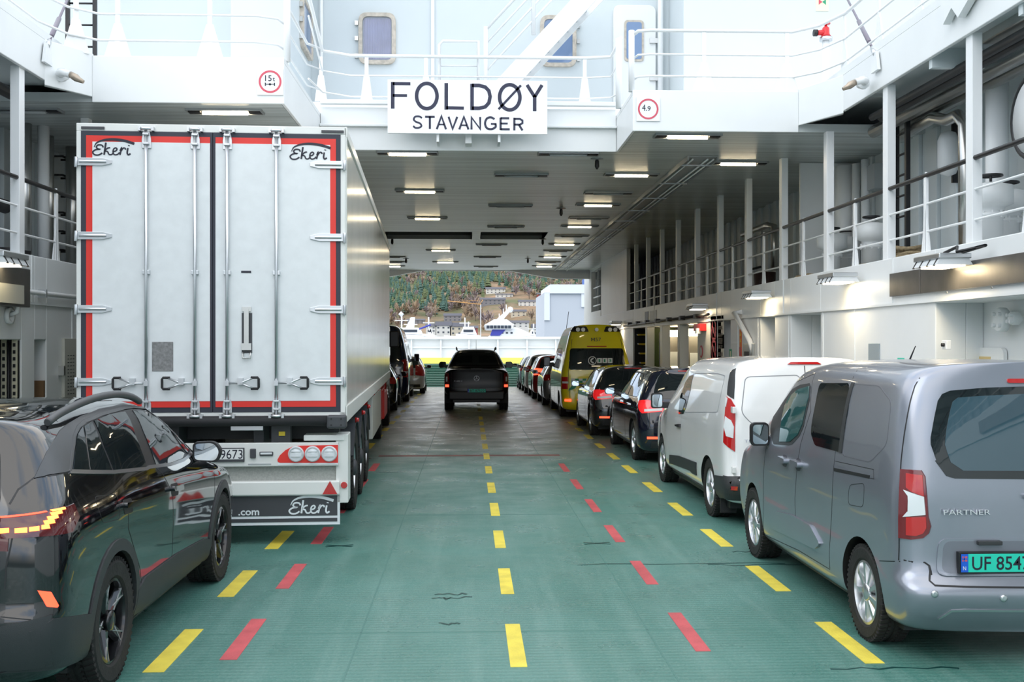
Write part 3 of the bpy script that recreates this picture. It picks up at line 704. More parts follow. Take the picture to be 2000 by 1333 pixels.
# brown-grey steel strip
y1, z1 = yz(1755, 530); t = thing('steel_strip', 'long dull steel strip on the right wall with a floodlight on it', 'rubbing strip', (XW, 0, 0))
for a, b in ((2.0, 6.5), (6.52, 9.6), (9.62, 12.1), (12.12, 13.0)): MB().box(-.045, 0, a, b, 2.58, 2.86).build('steel_plate', M_dsteel, t, bevel=.004)
mb = MB()
for y in (5, 7, 8.6, 10.4, 11.4): mb.lathe([(.012, -.01), (.012, 0)], (-.045, y, 2.56), 'x', 8)
mb.build('bolt', M_steel, t)
p = atX(1880, 505, XW-.1); tag(MB().tube([(XW-.12, p.y+.3, 2.9), (XW-.25, p.y+.1, 2.95), (XW-.2, p.y-.1, 3.0), (XW-.3, p.y-.3, 2.93), (XW-.1, p.y-.5, 2.98), (XW-.2, p.y, 2.92)], .016, 6).build('loose_cable', M_dark), 'black loose cable lying on the steel strip floodlight', 'cable')
# wheel valve pair in the large recess
for px, py, r, lab in ((1970,625,.13,'white round valve flange in the large recess'),(1996,622,.07,'smaller white flange at the right photo edge')):
    X = XW+.5; p = atX(px, py, X)
    t = thing('valve_flange', lab, 'valve', (X, p.y, p.z)); MB().lathe([(r*.9, -.12), (r, -.10), (r, -.04), (r*.4, 0)][::-1], (0, 0, 0), 'x', 20).build('flange', M_white, t)
    mb = MB()
    for k in range(4): mb.lathe([(.02, -.15), (.02, -.1)], (0, r*.65*math.cos(k*PI/2+.8), r*.65*math.sin(k*PI/2+.8)), 'x', 8)
    mb.build('bolt', M_whitein, t)
# locker door in the large recess
a = atX(1905, 700, XW+.5); b = atX(1960, 660, XW+.5)
dr = struct(MB().prism(rrect(b.y, a.y, .4, a.z+.12, .08), 'yz', XW+.5, XW+.54), 'door_2', M_white)
MB().box(XW+.47, XW+.5, a.y-.06, a.y-.03, a.z, a.z+.08).build('handle', M_dark, dr)
# little boxes
def wallbox(name, lab, cat, px, py, w_, h, d, m, X=XW, mi2=None):
    p = atX(px, py, X); o = MB().box(X-d, X, p.y-w_/2, p.y+w_/2, p.z-h/2, p.z+h/2).build(name, m, None, bevel=.006)
    tag(o, lab, cat); return o, p
o, p = wallbox('switch_box', 'small white switch box with black button on the right wall', 'switch', 1853, 674, .12, .10, .05, M_whitein)
MB().lathe([(.02, -.03), (.02, 0)], (XW-.05, p.y, p.z), 'x', 10).build('button', M_dark, o)
o, p = wallbox('wall_hatch', 'grey recessed hatch behind the silver van aerial', 'hatch', 1708, 697, .38, .34, .012, mat('hatch_grey', (.28, .33, .36), .5))
wallbox('green_sign', 'small green sticker on the right wall above the silver van roof', 'sign', 1760, 705, .20, .07, .006, mat('teal_sign', (.05, .5, .38), .5))
wallbox('ochre_sign', 'small ochre plate on the right wall above the silver van', 'sign', 1924, 702, .26, .06, .006, mat('ochre_sign', (.62, .48, .22), .5), XW+.5)
# slanted white brace + panel near x=1440
a = atX(1436, 612, XW-.12); b = atX(1466, 662, XW-.05)
t = thing('wall_brace', 'white slanted pipe brace on the right wall', 'brace'); MB().tube([(XW, a.y-.1, a.z+.02), (XW-.14, a.y, a.z), (XW-.06, b.y, b.z-.05), (XW, b.y-.02, b.z-.3)], .05, 10).build('pipe', M_whitein, t)
a = atX(1465, 675, XW); o = MB().box(XW-.05, XW, a.y-.35, a.y+.35, 1.45, 2.0).build('control_panel', M_steel, None, bevel=.01); tag(o, 'small steel control panel with black screen on the right wall', 'panel')
MB().box(XW-.056, XW-.05, a.y-.1, a.y+.22, 1.55, 1.85).build('screen', M_dark, o)
o, p = wallbox('fire_sign', 'tall orange and red fire equipment sign on the right wall', 'sign', 1447, 672, .16, .56, .008, M_orange)
MB().box(XW-.011, XW-.008, p.y-.08, p.y+.08, p.z-.28, p.z-.06).build('red_field', M_red, o)
mb = MB()
for z in (.18, .06): mb.prism([(p.y-.04, p.z+z-.03), (p.y+.04, p.z+z-.03), (p.y, p.z+z+.04)], 'yz', XW-.012, XW-.008)
mb.build('symbol', M_yellow, o)
o, p = wallbox('exit_sign', 'small dark green sign beside the notices', 'sign', 1427, 692, .2, .2, .008, M_greensign)
MB().box(XW-.011, XW-.008, p.y-.06, p.y+.02, p.z-.06, p.z+.06).build('symbol', M_paper, o)
o, p = wallbox('alarm_box', 'red alarm box on the right wall near the passage', 'alarm box', 1373, 640, .7, .16, .14, M_red)
MB().box(XW-.2, XW-.1, p.y-.25, p.y-.1, p.z-.14, p.z-.02).build('bell', M_whitein, o)
# notices with red rings
for py, lab in ((649, 'upper cream notice with red no-smoking ring on the right wall'), (686, 'lower cream notice with red prohibition ring on the right wall')):
    p = atX(1401, py, XW); t = thing('notice_board', lab, 'notice', (XW, p.y, p.z), -PI/2)
    MB().box(-.62, .55, 0, .01, -.34, .34).build('board', mat('notice_cream', (.70, .70, .62), .5), t)
    r = .23; mb = MB(); mb.stroke([(-.32+r*.8*math.cos(i*PI/12), .03+r*math.sin(i*PI/12)) for i in range(24)], .045, 'xz', -.004, 0, True); mb.stroke([(-.46, .15), (-.18, -.12)], .04, 'xz', -.004, 0); mb.build('ring', M_signred, t)
    mb = MB(); mb.box(-.4, -.24, -.003, 0, -.02, .1); mb.build('symbol', M_ink, t)
    rows = (('RØYKING OG', 'NO SMOKING', 'RAUCHEN', 'ÅPEN ILD') if py < 660 else ('MOTOREN', 'ENGINE OFF', 'MOTOR AUS', 'STOPP'))
    for i, s_ in enumerate(rows): text('lettering', s_, mat('notice_ink', (.16, .14, .12), .6), t, (.0, -.002, .20-.15*i), .075, .46)
p = atX(1370, 687, XW); t = thing('prohibition_sign', 'small round red sign low on the wall beside the passage', 'sign', (XW, p.y, p.z))
MB().lathe([(.14, -.012), (.14, 0)], (0, 0, 0), 'x', 20).build('disc', M_signred, t); MB().lathe([(.10, -.016), (.10, -.012)], (0, 0, 0), 'x', 20).build('centre', M_signwhite, t)
# passage interior: pillars, stair with yellow step edges, steel doors facing the viewer, lamps
for i, Y in enumerate((26.5, 28.95, 31.4)):
    tag(MB().box(XW, XW+.22, Y-.16, Y+.16, 0, 2.47).build('passage_pillar', M_white, None, bevel=.01), 'white square column of the right passage, %s from the near side' % ('first', 'second', 'third')[i], 'pillar', 'columns of the right passage')
t = thing('passage_stair', 'dark stair with yellow step edges inside the right passage', 'stair')
M_shaft = mat('dark_stair_paint', (.012, .013, .015), .6)
MB().box(XW+.02, XW+1.1, 33.75, 33.8, .05, 2.44).build('back_plate', M_shaft, t)
for i in range(8):
    z = .25+i*.29; y = 32.0+.2*i; MB().box(XW+.06, XW+1.05, y, y+.24, z-.04, z).build('tread', M_shaft, t); MB().box(XW+.06, XW+1.05, y-.02, y, z-.05, z).build('nosing', M_yellow, t)
MB().box(XW+.03, XW+.06, 32.0, 33.7, 0.05, 2.4).build('side_plate', mat('yellow_side_paint', (.40, .30, .04), .6), t) if False else None
M_steeldoor = mat('steel_door_paint', (.20, .19, .17), .4)
def pdoor(n_, Y, x0, x1, m):
    dr = struct(MB().box(x0, x1, Y, Y+.06, .02, 2.30), 'door_%d' % n_, m)
    MB().box(x0+.12, x0+.5, Y-.02, Y, 1.25, 1.75).build('door_notice', M_signwhite, dr); MB().box(x0+.06, x0+.09, Y-.05, Y, .9, 1.2).build('handle', M_dark, dr)
    MB().box(x0-.03, x0, Y-.02, Y+.06, .02, 2.3).build('door_frame', M_dark, dr); return dr
pdoor(3, 27.3, XW+.32, XW+1.3, M_steeldoor); pdoor(4, 30.5, XW+.26, XW+1.3, M_steeldoor)
for i, Y in enumerate((26.9, 30.1)):
    tag(MB().box(XW+.35, XW+.75, Y, Y+.12, 2.18, 2.36).build('passage_lamp', M_tubew), 'warm lamp over the %s passage door' % ('nearer', 'farther')[i], 'lamp')
    area('passage_light', (XW+.55, Y-.3, 2.2), .35, .3)
tag(MB().box(XW+.24, XW+.9, 31.6, 31.66, .05, 2.44).build('partition_wall', mat('green_door_paint', (.16, .22, .07), .5)), 'dark green plate beside the stair in the right passage', 'partition')
# pipe along the head of the passage
mb = MB().tube([(XW-.08, 22.8, 2.62), (XW-.08, 35.5, 2.56)], .03, 8)
t = thing('wall_pipe', 'thin dark pipe with brackets along the top of the right passage', 'pipe'); mb.build('pipe', M_plast, t)
for i in range(7): MB().box(XW-.12, XW, 24+1.7*i, 24.2+1.7*i, 2.56, 2.66).build('bracket', M_plast, t)
tag(MB().box(XW-.01, XW, 29.6, 30.7, 2.66, 2.92).build('warning_sign', mat('pale_notice', (.58, .60, .64), .5)), 'pale blue-grey notice above the passage', 'sign')
tag(MB().box(XW-.012, XW, 31.0, 31.6, 2.62, 2.92).build('pictogram_sign', mat('dark_grey_sign', (.12, .12, .12), .5)), 'dark square pictogram sign above the stair passage', 'sign')

# ---- left wall fittings
t = thing('wall_conduit', 'pale horizontal conduit with clips on the left wall', 'conduit')
MB().tube([(-XW+.06, 6, 2.61), (-XW+.06, 20, 2.61)], .032, 10).build('pipe', M_whitein, t)
for y in (9.5, 11.6, 13.2, 14.9): MB().box(-XW, -XW+.1, y, y+.03, 2.56, 2.66).build('clip', M_galv, t)
y0, _ = yz(32, 560, -XW)
t = thing('junction_box', 'brownish steel junction box on the left wall', 'box'); MB().box(-XW, -XW+.16, y0-1.2, y0, 2.42, 2.86).build('housing', M_dsteel, t, bevel=.01)
MB().box(-XW+.16, -XW+.19, y0-.9, y0-.25, 2.45, 2.66).build('cover', mat('beige_cover', (.45, .45, .40), .5), t)
y0, z0 = yz(14, 617, -XW); t = thing('cable_gland', 'white round cable gland with white hoses on the left wall', 'gland')
MB().lathe([(.09, 0), (.10, .05), (.055, .05), (.05, -.05)], (-XW, y0, z0), 'x', 18).build('collar', M_whitein, t); MB().tube([(-XW, y0, z0), (-XW+.1, y0+.02, z0+.04), (-XW+.12, y0+.03, z0+.25)], .028, 8).build('hose', M_whitein, t)
# contents of the left openings
t = thing('cable_ladder', 'perforated vertical cable ladder with black cables in the left wall opening', 'cable tray')
mb = MB()
M_perf = mat('perforated_cream', (.55, .52, .40), .5)
for xx in (-5.24, -5.36, -5.48):
    mb.box(xx-.03, xx+.03, 12.62, 12.64, .4, 2.05)
    for k in range(20): mb.box(xx-.014, xx+.014, 12.612, 12.62, .45+.08*k, .49+.08*k, 1)
mb.build('tray', [M_perf, M_dark], t)
for xx in (-5.28, -5.31, -5.41, -5.44): MB().tube([(xx, 12.63, .4), (xx, 12.63, 2.05)], .016, 6).build('cable', M_dark, t)
MB().box(-5.53, -5.21, 12.67, 12.69, .41, 2.04).build('backing', M_dark, t)
tag(MB().box(-XW-.32, -XW-.01, 13.40, 13.44, .41, 1.55).build('wooden_board', mat('brown_board', (.16, .09, .04), .6)), 'brown board standing in the narrow left wall opening', 'board')
t = thing('louvre_locker', 'pair of pale lockers with punched vents against the left wall', 'locker')
for a, b in ((13.95, 14.35), (14.37, 14.8)):
    d_ = MB().box(-XW, -XW+.04, a, b, .5, 2.07).build('door', mat('locker_beige', (.50, .50, .45), .5), t, bevel=.004)
    mb = MB()
    for i in range(12):
        for j in range(3): mb.box(-XW+.04, -XW+.043, a+.1+.09*j, a+.15+.09*j, 1.35+.045*i, 1.36+.045*i)
    mb.build('vent', M_plast, d_)
MB().box(-XW, -XW+.07, 13.84, 13.9, 1.6, 1.72).build('latch', M_steel, t)
# ---- gallery contents (left)
def pipe(name, lab, pts, r, m, cat='pipe'):
    return tag(MB().tube(pts, r, 12).build(name, m), lab, cat)
for px, w_, lab in ((47,.10,'thick vertical steel duct in the left gallery left of the pillar'),(96,.07,'vertical steel pipe right of the left gallery pillar'),(140,.09,'vertical steel pipe close to the trailer in the left gallery')):
    p = atX(px, 400, -6.3); pipe('steel_duct', lab, [(-6.3, p.y, CURB-.1), (-6.3, p.y, CZ+.2)], w_, M_steel)
p = atX(85, 400, -6.1); pipe('white_duct', 'white vertical pipe beside the steel pipes in the left gallery', [(-6.1, p.y, CURB-.1), (-6.1, p.y, CZ)], .08, M_whitein)
p = atX(10, 440, -5.9); pipe('rolled_hose', 'black padded roll in the left gallery', [(-5.9, p.y-.6, 3.75), (-5.9, p.y, 3.75)], .09, M_blackrub, 'roll')
for px in (10, 36):
    p = atX(px, 480, -5.9); tag(MB().lathe([(.13, 0), (.15, .28), (.14, .28), (.12, .02)], (-5.9, p.y, CURB-.12), 'z', 14).build('bucket', M_dark), 'black bucket %s on the left gallery floor' % ('nearer the frame edge' if px == 10 else 'beside the steel duct'), 'bucket')
t = thing('ladder', 'dark step rungs fixed on the left gallery wall', 'ladder')
p = atX(118, 420, -6.6)
for i in range(7): MB().tube([(-6.66, p.y-.18, 3.2+.3*i), (-6.5, p.y-.18, 3.2+.3*i), (-6.5, p.y+.18, 3.2+.3*i), (-6.66, p.y+.18, 3.2+.3*i)], .018, 6).build('rung', M_dark, t)
p = atX(0, 160, -6.0); pipe('insulated_pipe', 'big dark insulated pipe under the upper left deck', [(-6.1, 6, 5.0), (-6.1, 12.1, 5.0)], .15, M_plast)
pipe('cable_bundle', 'dark cable bundle under the upper left deck', [(-5.6, 5, 5.06), (-5.6, 13.4, 5.06)], .07, M_dark, 'cable')
# ---- gallery contents (right)
t = thing('ladder', 'tall black ladder in the right gallery behind the railing', 'ladder')
for y in (14.62, 15.0): MB().box(6.02, 6.08, y-.03, y+.03, CURB-.1, CZ+.05).build('rail', M_dark, t)
for i in range(7): MB().tube([(6.05, 14.62, 3.2+.29*i), (6.05, 15.0, 3.2+.29*i)], .016, 6).build('rung', M_dark, t)
pipe('steel_duct', 'bent stainless duct rising in the right gallery', [(6.2, 15.2, 4.98), (6.1, 13.9, 4.98), (6.1, 13.5, 4.86), (6.1, 13.2, 4.86), (6.1, 13.02, 4.7), (6.1, 13.0, 3.0)], .075, M_steel)
pipe('white_duct', 'thick white vertical pipe right of the stainless duct', [(6.3, 12.6, 3.0), (6.3, 12.6, 5.2)], .13, M_whitein)
for dy, x, r, m, lab in ((0, 5.55, .05, M_dark, 'black cable run nearest the edge under the upper right deck'), (0, 5.68, .06, M_dark, 'second black cable run under the upper right deck'), (0, 5.95, .09, M_steel, 'steel pipe under the upper right deck'), (0, 6.2, .09, M_steel, 'second steel pipe behind it under the upper right deck')):
    pipe('ceiling_pipe' if m is M_steel else 'cable_bundle', lab, [(x, 4, 5.12), (x, 14.6 if m is M_dark else 15.6, 5.12)], r, m, 'pipe' if m is M_steel else 'cable')
t = thing('tube_light', 'long lit tube light in the right gallery at the photo edge', 'light'); p = atX(1912, 133, 6.3); q = atX(1995, 133, 6.3)
MB().tube([(6.5, p.y-.1, p.z), (7.0-.1, p.y-.1, p.z)], .02, 8).build('bracket', M_whitein, t)
MB().tube([(6.1, p.y, p.z), (6.7, p.y-.05, p.z)], .022, 8).build('tube', M_tubew, t); MB().box(6.05, 6.72, p.y-.05, p.y+.05, p.z+.03, p.z+.09).build('housing', M_whitein, t)
p = atX(1975, 60, 5.7); tag(MB().box(5.55, 5.85, p.y-1.3, p.y+.35, p.z-.05, p.z+.12).build('lamp_housing', M_steel, None, bevel=.02), 'shiny steel lamp housing hanging under the upper right deck corner', 'lamp')
def vent_head(X, Y, lab, wheel=True):
    t = thing('mushroom_vent', lab, 'vent', (X, Y, CURB-.15), 0, 'mushroom vents on the right gallery')
    MB().lathe([(.13, 0), (.13, .5), (.17, .52), (.17, .55), (.13, .57), (.15, .62), (.24, .66), (.24, .86), (.10, .9), (0, .9)], (0, 0, 0), 'z', 20).build('body', M_white, t)
    if wheel:
        mb = MB(); mb.tube([(.12*math.cos(i*PI/8), .12*math.sin(i*PI/8), .98) for i in range(16)], .014, 6, closed=True); mb.tube([(-.12, 0, .98), (.12, 0, .98)], .01, 6); mb.tube([(0, 0, .9), (0, 0, .98)], .015, 6); mb.build('hand_wheel', M_dark, t)
    mb = MB()
    for i in range(10): mb.tube([(.155*math.cos(i*PI/5), .155*math.sin(i*PI/5), .5), (.155*math.cos(i*PI/5), .155*math.sin(i*PI/5), .58)], .012, 5)
    mb.build('bolt', M_whitein, t)
for px, py, X, lab in ((1935,400,5.85,'large white vent with black hand wheel at the right edge'),(1968,390,6.3,'white vent partly behind the rail at the right edge'),(1702,470,6.0,'white vent with black hand wheel right of the gallery pillar by the ladder'),(1625,490,5.95,'white vent with hand wheel left of the gallery pillar'),(1655,450,6.4,'taller white vent behind in the right gallery')):
    p = atX(px, py, X); vent_head(X, p.y, lab)
for px, X, lab in ((1650,6.4,'wide white exhaust column in the right gallery'),(1690,6.5,'slim white pipe in the right gallery'),(1672,6.5,'second slim white pipe in the right gallery')):
    p = atX(px, 400, X); pipe('white_duct', lab, [(X, p.y, CURB-.15), (X, p.y, CZ-.1)], .16 if px == 1650 else .07, M_whitein)
t = thing('lifebuoy_locker', 'white oval lifesaving canister on the right gallery wall', 'canister'); p = atX(1845, 300, 6.5)
MB().lathe([(0, -.32), (.10, -.28), (.14, -.18), (.14, .18), (.10, .28), (0, .32)], (6.55, p.y, p.z), 'z', 16).build('shell', M_whitein, t); MB().box(6.6, 6.7, p.y-.02, p.y+.02, p.z-.4, p.z+.5).build('bracket', M_dark, t)
t = thing('hose_reel', 'large black and white reel at the right photo edge in the gallery', 'hose reel', (5.65, atX(1995, 235, 5.65).y-.25, atX(1995, 235, 5.65).z))
mb = MB(); mb.tube([(0, .42*math.cos(i*PI/16), .42*math.sin(i*PI/16)) for i in range(32)], .03, 8, closed=True); mb.build('rim', M_dark, t)
MB().lathe([(.0, .02), (.39, .02), (.39, -.02), (0, -.02)], (0, 0, 0), 'x', 32).build('disc', M_whitein, t)
# coiled ropes
def rope(X, Y, n, lab, r=.28):
    mb = MB(); rnd = random.Random(n)
    for k in range(n):
        rr = r*rnd.uniform(.6, 1); cx, cy = rnd.uniform(-.08, .08), rnd.uniform(-.1, .1)
        mb.tube([(cx+rr*math.cos(i*PI/8), cy+rr*1.3*math.sin(i*PI/8), .04+.05*k+.02*math.sin(i+k)) for i in range(16)], .03, 6, closed=True)
    o = mb.build('coiled_rope', M_rope); o.location = (X, Y, CURB-.15); tag(o, lab, 'rope', 'ropes on the right gallery')
for px, X, n, lab in ((1775,5.75,7,'largest coil of brown rope at the foot of the black ladder'),(1808,5.7,4,'small rope coil right of the big coil'),(1686,5.7,4,'brown rope coil between the gallery pillars'),(1577,5.6,4,'pale rope coil at the gallery edge left of the pillar')):
    p = atX(px, 500, X); rope(X, p.y, n, lab)
# deeper gallery: partition, black hose, pipe
tag(MB().box(XW+.5, 6.65, 18.3, 18.36, CURB, CZ-.01).build('gallery_cabinet', M_white), 'pale grey partition between the third and fourth gallery pillars', 'partition')
tag(MB().box(6.5, 6.7, 17.0, 17.4, 4.5, 4.9).build('vent_grille', M_galv), 'small louvred grille high on the right gallery wall', 'grille')
pipe('steel_duct', 'stainless pipe with elbow deep in the right gallery', [(6.3, 24.5, 4.5), (6.3, 22.5, 4.5), (6.25, 21.8, 4.4), (6.25, 21.8, 3.5)], .07, M_steel)
pipe('black_hose', 'black hose looping deep in the right gallery', [(6.2, 23.4, 4.4), (6.2, 23.7, 3.9), (6.1, 23.3, 3.6), (6.1, 22.3, 3.6)], .025, M_dark, 'hose')
tag(MB().lathe([(.2, 0), (.22, .5), (0, .5)], (6.0, 21.6, CURB-.12), 'z', 16).build('barrel', mat('dark_maroon', (.03, .012, .012), .5)), 'dark barrel on the right gallery floor', 'barrel')
# ---- turnbuckle stays
def stay(lab, a, b):
    t = thing('stay_rod', lab, 'stay'); a = Vector(a); b = Vector(b); d = b-a
    MB().tube([a, b], .018, 8).build('rod', mat('stay_grey', (.22, .20, .24), .5, .5), t)
    MB().tube([a+d*.10, a+d*.30], .032, 8).build('turnbuckle', mat('stay_grey', (.22, .20, .24), .5, .5), t)
    MB().tube([a, a+d*.05], .035, 8).build('shackle', M_galv, t)
    s_ = 1 if a.x > 0 else -1
    MB().prism([(a.y-.12, a.z-.22), (a.y+.12, a.z-.22), (a.y+.05, a.z+.03), (a.y-.05, a.z+.03)], 'yz', a.x-.02, a.x+.02).build('lug', M_white, t)
p = atX(1710, 106, XW-.04); q = atY(1655, -2, 17.0); d = q-p; stay('grey turnbuckle stay rod on the upper right deck edge', p, p+d*1.8)
p = atX(92, 90, -XW+.04); q = atY(133, -4, 15.0); d = q-p; stay('grey turnbuckle stay rod on the upper left deck edge', p, p+d*1.8)
# ---- hose outlets
def outlet(lab, a, s_):
    t = thing('hose_outlet', lab, 'hose outlet', a)
    k = 1 if s_ < 0 else -1
    MB().tube([(0, .12, .02), (0, -.10, .02), (k*.06, -.18, .01), (k*.17, -.2, -.02)], .045, 10).build('pipe', M_whitein, t)
    MB().lathe([(.085, -.02), (.085, .02)], (0, -.02, .02), 'y', 14).build('flange', M_whitein, t)
    MB().tube([(k*.17, -.2, -.02), (k*.24, -.2, -.06), (k*.27, -.2, -.08), (k*.33, -.2, -.11)], [.04, .048, .036, .022], 10).build('coupling', mat('worn_bronze', (.42, .35, .28), .4, .7), t)
outlet('white hose outlet with bronze coupling on the left chamfer', atY(122, 150, 13.6), -1)
outlet('white hose outlet with bronze coupling on the right bulwark', atX(1685, 165, XW-.13), 1)
# ---- fire hydrant and sign
p = atY(1613, 62, 17.0); t = thing('fire_hydrant', 'red hydrant valve on a white standpipe on the upper right deck', 'hydrant', p)
MB().tube([(0, 0, -1.25), (0, 0, -.12)], .055, 12).build('standpipe', M_whitein, t)
MB().lathe([(.10, -.15), (.10, -.09)], (0, 0, 0), 'z', 14).build('flange', M_galv, t)
MB().lathe([(.09, -.09), (.06, -.04), (.055, .06), (.02, .09), (.02, .13)], (0, 0, 0), 'z', 14).tube([(0, 0, -.01), (-.14, 0, -.02)], [.05, .042], 12).build('valve', M_red, t)
MB().tube([(-.14, 0, -.02), (-.20, 0, -.02)], .055, 12).build('cap', M_dark, t); MB().lathe([(.07, .12), (.07, .14)], (0, 0, 0), 'z', 14).build('hand_wheel', M_red, t)
p = atY(1595, 20, 18.55); q = atY(1620, -25, 18.55); t = thing('safety_sign', 'cream safety sign with red and green triangles on the upper right wall', 'sign', (p.x, 18.59, p.z)); W_ = q.x-p.x
MB().box(0, W_, 0, .01, 0, q.z-p.z).build('panel', M_paper, t)
z_ = .16
MB().prism([(W_*.22, z_-.05), (W_*.22, z_+.05), (W_*.5, z_)], 'xz', -.004, 0).build('red_triangle', M_signred, t); MB().prism([(W_*.78, z_-.05), (W_*.78, z_+.05), (W_*.5, z_)], 'xz', -.004, 0).build('green_triangle', M_greensign, t)
# white gusset at the top right corner of the photo
p = atX(1860, 0, XW-.02); tag(MB().prism([(p.y-1.5, p.z+.3), (p.y+.2, p.z+.3), (p.y+.05, p.z-.25), (p.y-.15, p.z-.13), (p.y-.3, p.z-.28)], 'yz', XW-.10, XW-.02).build('gusset_plate', M_white), 'white gusset plate on the bulwark at the top right', 'plate')
# ================================================================== VEHICLE TOOLS
def paint(name, col, rough=.25, metal=.0, flake=0):
    return mat(name, col, rough, metal, coat=1.0, noise=.04, nscale=2)
def lerp_tab(tab, x):
    if x <= tab[0][0]: return tab[0][1]
    for (a, va), (b, vb) in zip(tab, tab[1:]):
        if x <= b: return va+(vb-va)*(x-a)/(b-a)
    return tab[-1][1]
def car_body(sp, m, parent, cut=None, name='body'):
    L = sp['L']; Wh = sp['W']/2; top, belt, plan, cant = sp['top'], sp['belt'], sp['plan'], sp['cant']; rear, front = sp['rear'], sp['front']
    zbt = sp.get('zb', [(0, .22), (L, .22)]); tb = sp.get('cr', .11)
    def levels(y):
        w_ = Wh*lerp_tab(plan, y); zb = lerp_tab(zbt, y); ze = lerp_tab(belt, y); zt = max(lerp_tab(top, y), ze+.02); wc = min(lerp_tab(cant, y), w_*.96)
        g = zt-ze; zc = zt-min(tb, .35*g); tum = sp.get('tum', .965)
        return [(0, zb), (.80*w_, zb), (.955*w_, zb+.015), (.985*w_, zb+.14), *[(w_*.998, q) for q in sp.get('zx', [])], (w_, .55*(zb+ze) if sp.get('zx') else .5*(zb+ze)), (.995*w_, ze-.13), (tum*w_, ze),
                (.5*(tum*w_+wc)+.012*(g > .2), ze+(zc-ze)*.5), (wc, zc), (wc-min(.12, .25*g+.05), zt-min(.03, .1*g+.003)), (.5*wc, zt-.004*(g > .2)), (0, zt)]
    rings = []
    yr0 = sp.get('yr0', .40); yf0 = L-sp.get('yf0', .40); cor = sp.get('corner', 1.)
    rl = levels(yr0); fl_ = levels(yf0)
    for fx, dy in ((0, 0), (.35, .002), (.68, .012), (.88, .045*cor), (.965, .12*cor), (1.0, .25*cor)):
        rings.append([(x*fx, min(lerp_tab(rear, z)+dy+0, yr0-.02+.0*dy) if fx else lerp_tab(rear, z), z) for i, (x, z) in enumerate(rl)])
    n = int((yf0-yr0)/.16)
    for i in range(n+1):
        y = yr0+(yf0-yr0)*i/n; rings.append([(x, y, z) for x, z in levels(y)])
    for fx, dy in ((1.0, .25*cor), (.965, .12*cor), (.88, .045*cor), (.68, .012), (.35, .002), (0, 0)):
        rings.append([(x*fx, max(lerp_tab(front, z)-dy, yf0+.02) if fx else lerp_tab(front, z), z*(1 if i < 6 else 1)) for i, (x, z) in enumerate(fl_)])
    nl = len(rl); V = []; ids = []
    for rg in rings:
        row = []
        for l, (x, y, z) in enumerate(rg): row.append((len(V))); V.append((x, y, z))
        rowm = []
        for l, (x, y, z) in enumerate(rg):
            if abs(x) < 1e-6: rowm.append(row[l])
            else: rowm.append(len(V)); V.append((-x, y, z))
        ids.append((row, rowm))
    Fc = []
    for i in range(len(rings)-1):
        for side in (0, 1):
            A, B = ids[i][side], ids[i+1][side]
            for l in range(nl-1):
                q = [A[l], A[l+1], B[l+1], B[l]]
                q2 = []
                for v in q:
                    if v not in q2: q2.append(v)
                if len(q2) >= 3: Fc.append(q2 if side == 0 else q2[::-1])
    me = bpy.data.meshes.new(name); me.from_pydata(V, [], Fc)
    bm = bmesh.new(); bm.from_mesh(me); bmesh.ops.remove_doubles(bm, verts=bm.verts, dist=1e-5); bmesh.ops.recalc_face_normals(bm, faces=bm.faces); bm.to_mesh(me); bm.free()
    for p in me.polygons: p.use_smooth = True
    o = bpy.data.objects.new(name, me); COL.objects.link(o)
    md = o.modifiers.new('s', 'SUBSURF'); md.levels = 2; md.render_levels = 2
    me.materials.append(m); me.materials.append(M_dark)
    dg = bpy.context.evaluated_depsgraph_get(); bpy.context.view_layer.update(); dg.update()
    me2 = bpy.data.meshes.new_from_object(o.evaluated_get(dg), depsgraph=dg)
    o.modifiers.clear(); o.data = me2
    bvh = BVHTree.FromPolygons([v.co.copy() for v in me2.vertices], [tuple(p.vertices) for p in me2.polygons])
    # wheel arches
    mb = MB()
    for y, z, r in sp['arch']:
        for s_ in (-1, 1):
            xa, xb = sorted((s_*(Wh-.34), s_*(Wh+.2))); mb.lathe([(0, xa), (r, xa), (r, xb), (0, xb)], (0, y, z), 'x', 36, 0, False)
    c = mb.build('cutter', M_dark)
    bm = bmesh.new(); bm.from_mesh(c.data); bmesh.ops.remove_doubles(bm, verts=bm.verts, dist=1e-5); bmesh.ops.recalc_face_normals(bm, faces=bm.faces); bm.to_mesh(c.data); bm.free()
    md = o.modifiers.new('b', 'BOOLEAN'); md.object = c; md.operation = 'DIFFERENCE'; md.solver = 'EXACT'
    try: md.material_mode = 'TRANSFER'
    except Exception: pass
    bpy.context.view_layer.update(); dg = bpy.context.evaluated_depsgraph_get(); dg.update()
    me3 = bpy.data.meshes.new_from_object(o.evaluated_get(dg), depsgraph=dg); o.modifiers.clear()
    if len(me3.polygons) > 50: o.data = me3
    bpy.data.objects.remove(c)
    o.data.set_sharp_from_angle(angle=R(48)); o.parent = parent; o.name = name
    return o, bvh
